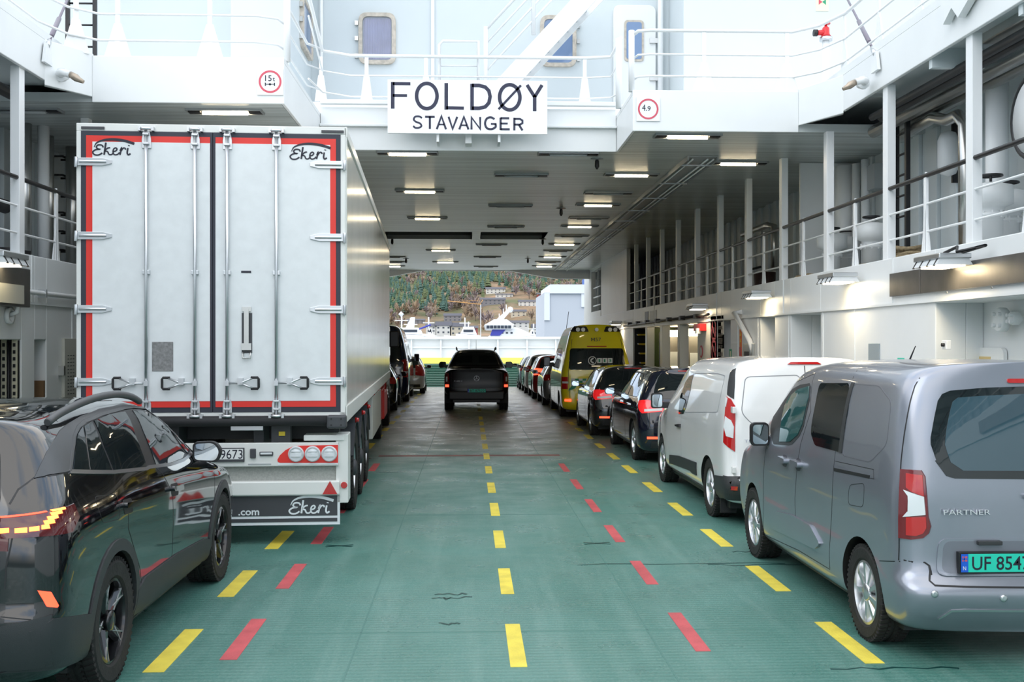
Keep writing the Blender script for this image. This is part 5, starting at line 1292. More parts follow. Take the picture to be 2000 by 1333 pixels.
# rear glass and frame
rwh = RP(ZR([(1995,365),(1500,385),(1050,425),(950,470),(895,560),(850,780),(808,1040),(810,1130),(880,1333)]))+RP(ZR2([(480,80),(560,190),(620,208),(1100,212)]))
rwh = [(min(x, 0), z) for x, z in rwh]; rwh[0] = (0, rwh[0][1]); rwh[-1] = (0, rwh[-1][1])
patch(pv, rwh+[(-x, z) for x, z in rwh[-2:0:-1]], 'rear', .003, 'rear_window_frame', M_glassdk, van, res=.06)
igl = RP(ZR([(1995,460),(1500,490),(1150,515),(1080,570),(1045,700),(1000,950),(985,1130),(1020,1250)]))+RP(ZR2([(590,90),(680,150),(1100,152)]))
igl = [(min(x, 0), z) for x, z in igl]; igl[0] = (0, igl[0][1]); igl[-1] = (0, igl[-1][1])
patch(pv, igl+[(-x, z) for x, z in igl[-2:0:-1]], 'rear', .006, 'rear_window_glass', mat('rear_van_glass', (.035, .075, .10), .02, spec=1.0), van, res=.06)
s2_ = [(-.80, 1.82), (-.80, 1.70), (-.835, 1.45), (-.87, 1.15)]
stp = RP(ZR([(1775,270),(1995,268),(1995,325),(1790,325)])); x0 = stp[0][0]
patch(pv, roundpoly([(x0, stp[0][1]), (-x0, stp[0][1]), (-x0, stp[2][1]), (x0, stp[2][1])], .018), 'rear', .010, 'brake_light', M_redlens, van, res=.05)
# tail lamps
LP_ = gpc([(222,136),(300,140),(365,145),(392,190),(405,330),(415,480),(434,550),(420,600),(380,635),(300,645),(208,632),(208,500),(214,300)])
LS_ = [('red_segment', gpc([(262,165),(375,180),(385,332),(300,300),(262,270)]), M_redlens), ('clear_segment', gpc([(245,285),(385,335),(395,465),(240,480),(272,440),(275,330)]), M_lens), ('red_segment', gpc([(262,482),(398,480),(402,560),(380,600),(330,618),(262,612)]), M_redlens)]
def plamp(s_):
    ax = 'corner+' if s_ > 0 else 'corner-'
    o = patch(pv, LP_, ax, .012, 'tail_light', mat('dark_red_lens', (.16, .006, .01), .08, coat=1.), van, res=.04, inset=.04, lim=.6)
    for nm, q, m in LS_: patch(pv, q, ax, .018, nm, m, o, res=.04, inset=.012, lim=.6)
for s_ in (-1, 1): plamp(s_)
# tailgate seam, bumper, plate
tg = RP(ZR2([(438,880),(440,950),(480,985),(700,992),(1100,998)])); tg = [(max(-.84, min(0, x)), z) for x, z in tg]; tg[-1] = (0, tg[-1][1])
seam(pv, tg+[(-x, z) for x, z in tg[-2::-1]], 'rear', van, .010)
bs = RP(ZR2([(440,960),(520,1020),(700,1035),(1100,1040)])); bs = [(min(0, x), z) for x, z in bs]; bs[-1] = (0, bs[-1][1])
patch(pv, bs+[(-x, z) for x, z in bs[-2::-1]]+[(.66, .535), (-.66, .535)][:0], 'rear', .012, 'bumper_top_strip', M_plast, van, res=.06) if False else None
lowp = RP(ZR2([(510,1225),(600,1170),(700,1165),(1100,1168)])); lowp = [(min(0, x), z) for x, z in lowp]; lowp[-1] = (0, lowp[-1][1])
seam(pv, lowp+[(-x, z) for x, z in lowp[-2::-1]], 'rear', van, .014, 'bumper_crease', M_galv, .006)

rec = RP(ZR2([(540,700),(560,660),(620,640),(1100,640)])); 
patch(pv, roundpoly([(-.68, .49+.08), (.68, .57), (.66, .80), (-.66, .80)], .06), 'rear', .010, 'plate_surround', P_partner, van, res=.05)
patch(pv, roundpoly([(-.645, .585), (.645, .585), (.63, .785), (-.63, .785)], .05), 'rear', .012, 'plate_recess_shade', mat('partner_recess_shade2', (.22, .23, .27), .35, .5), van, res=.05)  # no hollow modelled here; its shade is this darker patch
for x in (-.43, .05): MB().box(x, x+.15, .055, .09, .765, .79).build('plate_lamp', M_plast, van, bevel=.004)
pr = RP(ZR2([(620,730),(635,885)])); px0 = pr[0][0]; plate(van, 'UF 85473', px0, px0+.535, pr[1][1], pr[0][1], .068, M_plategreen, flag=True)
tx = RP(ZR2([(525,466),(862,436)])); text('badge', 'PARTNER', M_chrome, van, (tx[0][0], .092, tx[0][1]), .032, tx[1][0]-tx[0][0], thick=.012)
MB().tube([(-.13, .075, 1.06), (.13, .075, 1.06)], .018, 8).build('tailgate_handle', M_galv, van)
for px, pz in ((-.72, .475), (.72, .475), (-.30, .45), (.30, .45)): MB().lathe([(.022, .0), (.022, -.012), (.012, -.016), (0, -.014)], (px, .012 if abs(px) < .5 else .035, pz), 'y', 14).build('parking_sensor', M_galv, van)
p = atX(1706, 708, PX); MB().tube([(0, 2.15, 1.86), (0, 2.02, 1.99)], [.009, .004], 6).build('aerial', M_dark, van)
for s_ in (-1, 1):
    mo = wing_mirror(van, s_, .905, 3.02, 1.20, .155, .205, M_dark, style=1)
for s_ in (-1, 1):
    for y in (.75, 3.59): wheel(van, s_*.79, y, 'cap', .32, .215, s_, M_alloy, M_alloy, M_alloy)
patch(pv, [(-.68, 1.15), (.68, 1.15), (.60, 1.70), (-.60, 1.70)], 'front', .004, 'windscreen', M_glassdk, van)
for s_ in (-1, 1): patch(pv, [(s_*.5, .75), (s_*.82, .78), (s_*.8, .95), (s_*.5, .88)], 'front', .006, 'headlight', M_lens, van)
MB().box(-.8, .8, .3, 4.0, .18, .3).build('underbody', M_dark, van)

# ------------------------------------------------------------------ white van
WX, WY = 3.69, 11.5
wv = thing('car', 'white panel van with tall red and clear tail lamp behind the grey van', 'car', (WX, WY, 0))
xfw = lambda z: 2.78+.13*wnum(z, 1.1, 1.75)
sp = dict(L=4.8, W=1.835,
  top=[(0, 1.84), (.3, 1.855), (1.5, 1.86), (2.6, 1.83), (3.1, 1.74), (3.5, 1.55), (3.9, 1.30), (4.15, 1.14), (4.5, 1.02), (4.8, .9)],
  belt=[(0, 1.12), (3.2, 1.12), (3.9, 1.07), (4.3, .98), (4.8, .8)], plan=[(0, .965), (.4, .985), (1., 1.0), (3.6, 1.0), (4.2, .97), (4.8, .84)],
  cant=[(0, .74), (.6, .78), (2.6, .78), (3.2, .74), (4.0, .74), (4.8, .6)],
  zx=[.50, .56], rear=[(.26, .14), (.36, .02), (.5, .0), (.56, .06), (.62, .08), (1.2, .09), (1.5, .13), (1.75, .19), (1.86, .24)],
  front=[(.2, 4.65), (.5, 4.8), (.75, 4.8), (.95, 4.7), (1.1, 4.5)], zb=[(0, .3), (.6, .24), (4.8, .22)],
  arch=[(.93, .33, .375), (4.02, .33, .375)], yr0=.62, yf0=.42, tum=.985, cr=.12, corner=.65)
wb, wvv = car_body(sp, P_white, wv)
SW = side_px(WY, xfw); gw = lambda pts, Z=ZB: camhit(wvv, (WX, WY, 0), Z(pts), 'side', SW)
gwc = lambda pts: camhit(wvv, (WX, WY, 0), ZB(pts), 'corner')
M_greyseam = mat('white_van_gap_shade', (.25, .26, .28), .5)  # grey for door gaps and for painted shade along creases
for s_ in ('side-', 'side+'):
    patch(wvv, gw([(325,640),(340,470),(390,330),(430,270),(472,245),(440,400),(398,570),(372,635)]), s_, .004, 'door_glass', M_glassdk, wv, res=.06)
    seam(wvv, roundpoly(gw([(480,245),(700,248),(775,270),(700,620),(380,620)]), .06), s_, wv, .010, 'panel_crease_shade', M_greyseam)  # edge of the pressed panel, grey line paints in its shade
    seam(wvv, gw([(350,640),(345,760),(350,1040)]), s_, wv, .005, m=M_greyseam); seam(wvv, gw([(215,650),(200,760),(240,1020)]), s_, wv, .005, m=M_greyseam)
    patch(wvv, gw([(240,1030),(330,1040),(497,1105),(500,1230),(455,1205),(440,1185),(270,1120),(240,1115)]), s_, .012, 'side_moulding', M_plast, wv)
    patch(wvv, gw([(245,1165),(250,1200),(400,1290),(545,1333+25),(545,1333-8),(385,1240)]), s_, .012, 'sill_moulding', M_plast, wv)
    patch(wvv, gw([(306,738),(345,735),(345,765),(306,755)]), s_, .03, 'door_handle', M_dark, wv)
    patch(wvv, gwc([(878,197),(845,212),(822,240),(798,380),(793,450),(858,494),(868,330)]), s_.replace('side', 'corner'), .006, 'corner_trim', M_plast, wv, res=.05, lim=.6)
    patch(wvv, [(.55, .52), (.08, .56), (.02, .5), (.04, .33), (.56, .27)], s_, .02, 'bumper_side', M_plast, wv)
patch(wvv, [(-.89, .56), (-.78, .54), (-.70, .43), (.70, .43), (.78, .54), (.89, .56), (.86, .30), (-.86, .30)], 'rear', .020, 'rear_bumper', M_plast, wv)
for s_ in (-1, 1):
    ax = 'corner+' if s_ > 0 else 'corner-'
    o = patch(wvv, gwc([(790,470),(830,492),(868,560),(868,700),(866,1000),(830,975),(760,910),(768,760)]), ax, .012, 'tail_light', M_redlens, wv, res=.05, lim=.6)
    patch(wvv, gwc([(782,660),(835,700),(858,760),(852,870),(790,850),(770,760)]), ax, .018, 'clear_segment', M_lens, o, res=.05, lim=.6)
    patch(wvv, gwc([(790,475),(805,490),(790,570),(782,560)]), ax, .018, 'clear_segment', M_lens, o, res=.05, lim=.6)
    MB().box(*sorted((s_*.80, s_*.84)), .03, .12, 1.25, 1.32).build('door_hinge', P_white, wv, bevel=.006); MB().box(*sorted((s_*.80, s_*.84)), .03, .1, .60, .67).build('door_hinge', P_white, wv, bevel=.006)
patch(wvv, roundpoly([(-.19, 1.775), (.19, 1.775), (.15, 1.80), (-.15, 1.80)], .01), 'rear', .012, 'brake_light', M_redlens, wv)
seam(wvv, [(0, 1.76), (0, .45)], 'rear', wv, .010)
for s_ in (-1, 1): seam(wvv, roundpoly([(s_*.06, 1.66), (s_*.66, 1.64), (s_*.72, 1.25), (s_*.60, 1.12), (s_*.06, 1.12)], .06), 'rear', wv, .010, 'panel_crease_shade', M_greyseam, closed=True)  # door relief as grey lines of painted shade
seam(wvv, roundpoly([(-.66, .58), (-.62, .82), (-.4, .88), (.4, .88), (.62, .82), (.66, .58)], .08), 'rear', wv, .012, 'panel_crease_shade', M_greyseam)  # pressed outline shown by painted shade only
plate(wv, 'DN 40', -.52, .0, .60, .72, .055, M_platewhite); text('badge', 'TR', M_chrome, wv, (-.70, .075, .93), .03, .09)
for s_ in (-1, 1):
    mo = wing_mirror(wv, s_, .97, 3.50, 1.20, .16, .21, M_dark, style=1)
    for y in (.93, 4.02): wheel(wv, s_*.785, y, 'connect', .33, .215, s_, M_alloy, M_alloy, M_alloy)
    MB().box(*sorted((s_*.68, s_*.86)), .5, .53, .10, .32).build('mud_flap', M_blackrub, wv)
    patch(wvv, [(s_*.78, .42), (s_*.84, .42), (s_*.84, .46), (s_*.78, .46)], 'rear', .026, 'reflector', M_redlens, wv)
patch(wvv, [(-.68, 1.15), (.68, 1.15), (.60, 1.70), (-.60, 1.70)], 'front', .004, 'windscreen', M_glassdk, wv)
MB().box(-.8, .8, .3, 4.4, .18, .3).build('underbody', M_dark, wv)

# ------------------------------------------------------------------ generic hatchbacks and their like
def hatch(label, loc, rz, L, W, H, m, style='connect', rake=1.0, hood=.95, lamp=M_redlens, group=None, ledge=False, plate_s=None, plate_m=None, quarter=True, lampz=(.80, 1.0), chrome=False, wheel_r=.32, mrim=None, detail=True, name='car', cat='car', mirror_m=None, stripe=None):
    t = thing(name, label, cat, loc, rz, group)
    oh = .82*L/4.4; fo = .86*L/4.4; k = L/4.4; ws = L-1.25*k  # windscreen base
    sp = dict(L=L, W=W, top=[(0, H-.08), (.5*k, H-.02), (1.2*k, H), (1.9*k, H-.01), (2.35*k, H-.07), (2.7*k, H-.22), (ws, hood+.06), (ws+.25, hood+.01), (L-.35, hood-.10), (L, hood-.22)],
      belt=[(0, hood+.0), (1.2, hood), (ws, hood-.02), (L-.7, hood-.10), (L, hood-.28)],
      plan=[(0, .93), (.3, .97), (.9, 1.), (L-1.1, 1.), (L-.5, .95), (L, .84)],
      cant=[(0, W*.30), (.5, W*.33), (1.2, W*.355), (2.0, W*.355), (2.7*k, W*.35), (ws, W*.39), (L, W*.33)],
      rear=[(.2, .14), (.34, .03), (.5, .0), (.62, .01), (.72, .05), (hood-.05, .07), (hood+.04, .10), (hood+.25, .10+.15*rake), (H-.12, .12+.32*rake), (H, .14+.32*rake)],
      front=[(.2, L-.15), (.4, L-.01), (.6, L), (.75, L-.06), (.95, L-.25)], zb=[(0, .26), (.6, .20), (L, .20)],
      arch=[(oh, wheel_r+.005, wheel_r+.05), (L-fo, wheel_r+.005, wheel_r+.05)], yr0=.80 if rake > .6 else .62, yf0=.42, tum=.965, cr=.09)
    b, v = car_body(sp, m, t)
    wz = hood+.03; wt = H-.10
    for s_ in ('side-', 'side+'):
        a0, a1 = .50*k+.12*rake, ws-.02
        fr = roundpoly([(a0, wz+.02), (a1, wz-.01), (a1-.35, wz+.24), (2.5*k, wt-.03), (1.7*k, wt+.005), (1.0*k, wt-.015), (a0+.30, wt-.08)], .05)
        if chrome: seam(v, fr, s_, t, .022, 'window_trim', M_chrome, .005, closed=True)
        patch(v, fr, s_, .004, 'side_window_frame', M_dark, t, res=.08)
        for q in ([(a0+.05, wz+.04), (1.55*k-.03, wz+.03), (1.5*k, wt-.03), (1.05*k, wt-.045), (a0+.32, wt-.11)], [(1.60*k, wz+.03), (a1-.12, wz+.02), (a1-.42, wz+.24), (2.45*k, wt-.06), (1.6*k, wt-.03)]):
            patch(v, roundpoly(q, .03), s_, .008, 'side_glass', M_glassdk, t, res=.08)
        if detail:
            seam(v, [(1.58*k, wz), (1.62*k, .6), (1.6*k, .25)], s_, t, .007); seam(v, [(ws-.12, wz), (ws-.08, .6), (ws-.1, .25)], s_, t, .007); seam(v, [(.55*k+.1, wz), (.72*k, .75)], s_, t, .007)
            for y in (1.28*k, 2.2*k): patch(v, [(y-.1, wz-.13), (y+.1, wz-.13), (y+.1, wz-.10), (y-.1, wz-.10)], s_, .03, 'door_handle', M_chrome if chrome else m, t)
            patch(v, [(oh+.45, .22), (L-fo-.45, .22), (L-fo-.45, .28), (oh+.45, .28)], s_, .012, 'sill_strip', M_plast, t, res=.2)
    patch(v, roundpoly([(-W*.36, hood+.06), (W*.36, hood+.06), (W*.30, H-.12), (-W*.30, H-.12)], .06), 'rear', .005, 'rear_window', M_glassdk, t)
    patch(v, [(-.18, H-.075), (.18, H-.075), (.18, H-.055), (-.18, H-.055)], 'rear', .008, 'brake_light', M_redlens, t)
    z0, z1 = lampz
    for s_ in (-1, 1):
        o = patch(v, [(s_*W*.27, z0+.04), (s_*W*.46, z0), (s_*W*.47, z1), (s_*W*.27, z1-.02)], 'rear', .010, 'tail_light', lamp, t)
        patch(v, [(.15, z0), (.27, z0+.08), (.38, z1-.02), (.17, z1)], 'side+' if s_ > 0 else 'side-', .010, 'side_lens', lamp, o, lim=.2)
        if detail:
            patch(v, [(s_*W*.28, z0+.05), (s_*W*.44, z0+.03), (s_*W*.44, z0+.07), (s_*W*.28, z0+.09)], 'rear', .014, 'clear_segment', M_lens, o)
            patch(v, [(s_*W*.30, .42), (s_*W*.42, .42), (s_*W*.42, .46), (s_*W*.30, .46)], 'rear', .010, 'reflector', M_redglow, t)  # passive reflector, its glow is painted in by emission
        wing_mirror(t, s_, W/2+.0, ws-.28, hood+.07, .2, .14, mirror_m or m, glass=None if detail else M_glassdk)  # low-detail cars: dark pane paints in a dim mirror reflection
        for y in (oh, L-fo): wheel(t, s_*(W/2-.13), y, style, wheel_r, .21, s_, mrim or M_alloy, None, None)
        patch(v, [(s_*W*.28, .66), (s_*W*.44, .68), (s_*W*.42, .80), (s_*W*.28, .76)], 'front', .006, 'headlight', M_lens, t)
    if detail: seam(v, [(-W*.40, hood+.02), (-W*.40, .62), (W*.40, .62), (W*.40, hood+.02)], 'rear', t, .008)
    patch(v, [(-W*.38, .27), (W*.38, .27), (W*.38, .38), (-W*.38, .38)], 'rear', .012, 'bumper_insert', M_plast, t)
    if plate_s: plate(t, plate_s, -.26, .26, .62, .73, .03, plate_m or M_platewhite)
    patch(v, [(-W*.37, hood+.05), (W*.37, hood+.05), (W*.31, H-.12), (-W*.31, H-.12)], 'front', .004, 'windscreen', M_glassdk, t)
    MB().box(-W*.42, W*.42, .3, L-.4, .17, .28).build('underbody', M_dark, t)
    return t, v, sp
t, v, s = hatch('dark navy compact people carrier with silver wheels behind the white van', (3.70, 17.6, 0), 0, 4.55, 1.80, 1.60, P_navy, 'five', .85, 1.02, chrome=True, lampz=(.84, 1.06), lamp=mat('bright_red_lens', (.75, .012, .02), .12, coat=1., emit=(1, .02, .02), estr=.25), mrim=M_alloy, wheel_r=.33)
t, v, s = hatch('charcoal hatchback with red tail lamps behind the ambulance', (3.50, 22.5, 0), 0, 4.35, 1.79, 1.53, P_dgrey, 'connect', .7, .98, chrome=True, lampz=(.80, 1.02), lamp=mat('bright_red_lens', (.75, .012, .02), .12), plate_s=None)
hatch('silver car mostly hidden behind the ambulance', (3.18, 33.9, 0), 0, 3.8, 1.7, 1.45, P_silver, detail=False)
hatch('dark red small car with lit tail lamp in the right lane', (3.10, 38.0, 0), 0, 3.85, 1.72, 1.56, P_redcar, detail=False, lamp=M_redglow, lampz=(.85, 1.1))
hatch('white and silver car in front of the red car', (3.02, 42.1, 0), 0, 3.6, 1.7, 1.55, P_bluegrey, detail=False, lampz=(.85, 1.1))
hatch('grey-green car at the far end of the right lane', (2.98, 45.0, 0), 0, 3.4, 1.7, 1.5, P_teal, detail=False) if False else None
hatch('grey-green car at the far end of the right lane', (2.92, 45.75, 0), 0, 2.8, 1.6, 1.45, P_teal, detail=False, wheel_r=.29)
hatch('small white car with long red tail lamp ahead of the blue van', (-2.55, 42.0, 0), R(1), 4.0, 1.7, 1.5, P_bluegrey, detail=False, lampz=(.7, 1.15))
hatch('black car squeezed beside the trailer in the left lane', (-2.98, 31.3, 0), R(1.5), 4.2, 1.78, 1.46, P_black, detail=False, chrome=True)

# ------------------------------------------------------------------ tall vans: ambulance and dark blue van
def tall_van(label, cat, loc, rz, L, W, H, m, name, windows, lampz, mirror_h=1.45, rear_extra=None, belt=1.25, mlens=M_redlens):
    t = thing(name, label, cat, loc, rz)
    sp = dict(L=L, W=W, top=[(0, H-.10), (.4, H), (L-2.2, H-.02), (L-1.75, H-.16), (L-1.35, H*.76), (L-.95, 1.28), (L-.7, 1.12), (L-.3, 1.02), (L, .92)],
      belt=[(0, belt), (L-1.6, belt), (L-1.0, 1.12), (L-.5, .98), (L, .8)], plan=[(0, .95), (.4, .985), (1., 1.), (L-1.2, 1.), (L-.5, .96), (L, .85)],
      cant=[(0, W*.34), (.6, W*.36), (L-2.2, W*.36), (L-1.4, W*.38), (L, W*.33)],
      rear=[(.25, .12), (.36, .02), (.52, .0), (.60, .05), (belt, .08), (belt+.4, .16), (H*.8, .24), (H-.15, .34), (H, .40)],
      front=[(.2, L-.15), (.5, L), (.8, L-.03), (1.1, L-.2)], zb=[(0, .28), (.6, .22), (L, .22)], arch=[(1.0, .335, .385), (L-.92, .335, .385)], yr0=.70, yf0=.42, tum=.985, cr=.16)
    b, v = car_body(sp, m, t)
    for nm, poly, face, off, mm in windows: patch(v, poly, face, off, nm, mm, t, res=.08)
    z0, z1 = lampz
    for s_ in (-1, 1):
        o = patch(v, [(s_*W*.405, z0), (s_*W*.475, z0), (s_*W*.47, z1), (s_*W*.405, z1)], 'rear', .012, 'tail_light', mlens, t)
        patch(v, [(.13, z0), (.22, z0), (.24, z1), (.15, z1)], 'side+' if s_ > 0 else 'side-', .010, 'side_lens', mlens, o, lim=.2)
        patch(v, [(s_*W*.40, z0+.15), (s_*W*.475, z0+.15), (s_*W*.475, z0+.20), (s_*W*.40, z0+.20)], 'rear', .016, 'clear_segment', M_lens, o)
        wing_mirror(t, s_, W/2+.03, L-1.45, mirror_h, .18, .28, M_dark, style=1, glass=M_glassdk)  # dark pane stands for the dim deck a mirror would reflect
        for y in (1.0, L-.92): wheel(t, s_*(W/2-.14), y, 'ten', .335, .22, s_, M_alloy)
        patch(v, [(s_*W*.3, .72), (s_*W*.44, .75), (s_*W*.43, .95), (s_*W*.3, .90)], 'front', .006, 'headlight', M_lens, t)
    seam(v, [(-W*.385, .55), (-W*.40, belt), (-W*.34, H-.4)], 'rear', t, .01); seam(v, [(W*.385, .55), (W*.40, belt), (W*.34, H-.4)], 'rear', t, .01)
    for s_ in ('side-', 'side+'):
        seam(v, [(L-2.6, .3), (L-2.6, H*.8)], s_, t, .008); seam(v, [(L-3.7, .3), (L-3.7, H*.8)], s_, t, .008); seam(v, [(L-1.5, .3), (L-1.5, 1.1)], s_, t, .008)
    patch(v, [(-W*.38, 1.15), (W*.38, 1.15), (W*.33, H*.82), (-W*.33, H*.82)], 'front', .004, 'windscreen', M_glassdk, t)
    MB().box(-W*.42, W*.42, .3, L-.4, .17, .3).build('underbody', M_dark, t)
    return t, v
AL, AW, AH = 5.1, 1.92, 2.50
sidew = [('side_window', roundpoly([(AL-2.55, 1.22), (AL-1.55, 1.22), (AL-1.95, 1.82), (AL-2.5, 1.86)], .05), s_, .006, M_glassdk) for s_ in ('side-', 'side+')]
sidew += [('side_window', roundpoly([(AL-3.65, 1.24), (AL-2.65, 1.24), (AL-2.65, 1.86), (AL-3.65, 1.86)], .05), s_, .006, M_glassdk) for s_ in ('side-', 'side+')]
A_RP = rear_px(3.40, 28.3, lambda z: .08+.3*wnum(z, 1.2, 2.5)); ZA = zm((1020, 600), 3.174); ga = lambda pts: A_RP(ZA(pts))
amb, av = tall_van('yellow high-roof ambulance with 113 lettering in the right lane', 'ambulance', (3.40, 28.3, 0), 0, AL, AW, AH, P_yellow, 'ambulance',
   sidew+[('rear_window', roundpoly([(-.76, 1.29), (.76, 1.29), (.71, 1.86), (-.71, 1.86)], .08), 'rear', .006, M_glassdk),
    ('side_graphic', [(.5, .95), (4.5, .95), (4.3, 1.15), (.5, 1.18)], 'side-', .004, mat('reflective_grey', (.30, .30, .24), .25)), ('side_graphic', [(.5, .95), (4.5, .95), (4.3, 1.15), (.5, 1.18)], 'side+', .004, mat('reflective_grey', (.30, .30, .24), .25)),
    ('brake_light', [(-.26, 1.90), (.26, 1.90), (.26, 1.925), (-.26, 1.925)], 'rear', .01, M_redlens)], (.78, 1.10))
for s_ in (-1, 1):
    o = patch(av, roundpoly([(s_*.20, 2.30), (s_*.66, 2.30), (s_*.64, 2.44), (s_*.26, 2.44)], .03), 'rear', .02, 'roof_lamp_pod', M_dark, amb)
    for x in (.36, .50): MB().lathe([(.055, -.01), (.05, .0), (0, .0)], (s_*x, .26, 2.36), 'y', 14).build('lamp', M_lens, o)
MB().lathe([(.05, -.03), (.05, .1)], (0, .27, 2.36), 'y', 14).build('camera_dome', M_lens, amb)
text('lettering', 'M57', M_ink, amb, (-.15, .22, 2.05), .09, .26)
_ = text('lettering', '1', M_greensign, amb, (.035, .112, 1.495), .08, .045, bold=.02); text('lettering', '1', M_greensign, amb, (.175, .112, 1.495), .08, .045, bold=.02); text('lettering', '3', M_greensign, amb, (.305, .112, 1.495), .08, .075, bold=.02)
for i in range(3): MB().box(.0+.14*i, .125+.14*i, .115, .13, 1.47, 1.60).build('number_tile', M_signwhite, amb)
mb = MB(); mb.stroke([(-.13+.105*math.cos(i*PI/12), 1.535+.105*math.sin(i*PI/12)) for i in range(24)], .016, 'xz', .105, .12, True); mb.stroke(spline([(-.10, 1.60), (-.16, 1.56), (-.16, 1.51), (-.10, 1.47)], 4), .035, 'xz', .105, .12); mb.build('phone_symbol', M_signwhite, amb)
mb = MB()
for i in range(14):
    for j in range(2):
        if (i+j) % 2 == 0: mb.box(-.70+.1*i, -.60+.1*i, .030, .07, .95+.055*j, 1.005+.055*j)
mb.build('checker_band', M_greensign, amb); MB().box(-.70, .70, .034, .08, .95, 1.06).build('checker_ground', M_signwhite, amb)
MB().prism([(-.78, .74), (-.60, .80), (-.52, .92), (-.66, .90)], 'xz', .03, .07).build('green_arrow', M_greensign, amb)
MB().tube([(-.75, .9, 2.40), (-.70, .75, 2.85)], .008, 5).build('aerial', M_dark, amb)
patch(av, [(-.9, .30), (.9, .30), (.9, .44), (-.9, .44)], 'rear', .02, 'bumper', P_yellow, amb); 
for s_ in (-1, 1): patch(av, [(s_*.70, .46), (s_*.86, .46), (s_*.86, .51), (s_*.70, .51)], 'rear', .022, 'reflector', M_redglow, amb)  # reflectors glow by material emission, no lamp inside
plate(amb, 'EV 61', -.26, .26, .62, .73, .03, M_platewhite)
bl, bvv = tall_van('dark blue tall van in the left lane beyond the trailer', 'van', (-2.98, 36.0, 0), R(.8), 5.4, 1.95, 2.6, P_blue, 'van',
   [('rear_window', roundpoly([(-.72, 1.35), (-.06, 1.35), (-.06, 2.0), (-.66, 2.0)], .06), 'rear', .006, M_glassdk), ('rear_window', roundpoly([(.72, 1.35), (.06, 1.35), (.06, 2.0), (.66, 2.0)], .06), 'rear', .006, M_glassdk),
    ('side_window', [(3.0, 1.3), (3.8, 1.3), (3.5, 1.9), (3.05, 1.95)], 'side+', .006, M_glassdk), ('side_window', [(.8, 1.35), (2.8, 1.35), (2.8, 1.95), (.9, 1.95)], 'side+', .006, M_glassdk)], (.85, 1.45))

# ------------------------------------------------------------------ black pickup
KX, KY = .22, 31.2
pk = thing('pickup_truck', 'black double-cab pickup seen from behind in the centre lane', 'pickup truck', (KX, KY, 0))
sp = dict(L=5.3, W=1.92, top=[(0, 1.24), (.3, 1.25), (1.25, 1.25), (1.45, 1.27), (1.62, 1.45), (1.75, 1.70), (2.0, 1.80), (2.6, 1.82), (3.2, 1.76), (3.6, 1.55), (4.0, 1.26), (4.3, 1.16), (4.9, 1.06), (5.3, .95)],
  belt=[(0, 1.14), (1.5, 1.14), (4.0, 1.12), (4.6, 1.02), (5.3, .86)], plan=[(0, .965), (.3, .985), (1, 1.), (4.4, 1.), (5.3, .88)],
  cant=[(0, .82), (1.4, .82), (1.7, .68), (2.0, .66), (3.2, .66), (4.0, .76), (5.3, .66)],
  rear=[(.4, .10), (.5, .02), (.62, .0), (.72, .04), (.8, .05), (1.15, .05), (1.25, .04)], front=[(.3, 5.2), (.6, 5.3), (.9, 5.28), (1.1, 5.1)],
  zb=[(0, .48), (5.3, .42)], arch=[(1.15, .385, .45), (4.3, .385, .45)], yr0=.42, yf0=.42, tum=.98, cr=.10)
kb, kv = car_body(sp, P_pick, pk)
patch(kv, roundpoly([(-.64, 1.33), (.64, 1.33), (.55, 1.72), (-.55, 1.72)], .05), 'rear', .006, 'rear_window', M_glassdk, pk)
MB().box(-.10, .10, 1.70, 1.75, 1.33, 1.36).box(-.16, .16, .0, .05, 1.22, 1.27).build('tailgate_handle', M_dark, pk, bevel=.01)
for s_ in (-1, 1):
    o = patch(kv, [(s_*.78, .70), (s_*.92, .70), (s_*.92, 1.12), (s_*.80, 1.12)], 'rear', .012, 'tail_light', mat('dark_red_lens', (.16, .006, .01), .08, coat=1.), pk)
    patch(kv, [(s_*.80, .72), (s_*.90, .72), (s_*.90, .79), (s_*.80, .79)], 'rear', .018, 'lit_lamp', M_redglow, o); patch(kv, [(s_*.84, .88), (s_*.88, .88), (s_*.88, 1.02), (s_*.84, 1.02)], 'rear', .018, 'clear_segment', M_lens, o)
    wing_mirror(pk, s_, .96, 3.35, 1.30, .24, .2, M_dark, glass=M_glassdk)  # dark glass instead of mirror, dim reflection put into its colour
    for y in (1.15, 4.3): wheel(pk, s_*.82, y, 'five', .385, .26, s_, M_alloydk)
    MB().tube([(s_*.60, 1.9, 1.80), (s_*.61, 2.2, 1.86), (s_*.61, 3.1, 1.84), (s_*.60, 3.3, 1.76)], .02, 8).build('roof_rail', M_dark, pk)
    for sd_ in (('side+',) if s_ > 0 else ('side-',)):
        patch(kv, roundpoly([(1.85, 1.20), (3.95, 1.18), (3.4, 1.60), (2.9, 1.70), (2.0, 1.70)], .05), sd_, .006, 'side_window', M_glassdk, pk)
    patch(kv, [(s_*.55, .85), (s_*.88, .88), (s_*.86, 1.0), (s_*.55, .96)], 'front', .006, 'headlight', M_lens, pk)
    MB().box(*sorted((s_*.66, s_*.92)), .66, .70, .22, .5).build('mud_flap', M_blackrub, pk)
seam(kv, [(-.74, 1.22), (-.74, .70), (.74, .70), (.74, 1.22)], 'rear', pk, .012, m=M_plast)
mb = MB(); mb.stroke([(.075*math.cos(i*PI/10), .97+.075*math.sin(i*PI/10)) for i in range(20)], .012, 'xz', .03, .045, True)
for a in (90, 210, 330): mb.stroke([(0, .97), (.07*math.cos(R(a)), .97+.07*math.sin(R(a)))], .012, 'xz', .03, .045)
mb.build('emblem', M_trimsil, pk)
text('badge', 'X 250 d', M_trimsil, pk, (-.66, .045, .88), .035, .24); 
plate(pk, 'BT 87522', -.27, .27, .56, .68, -.06, M_plategreen)
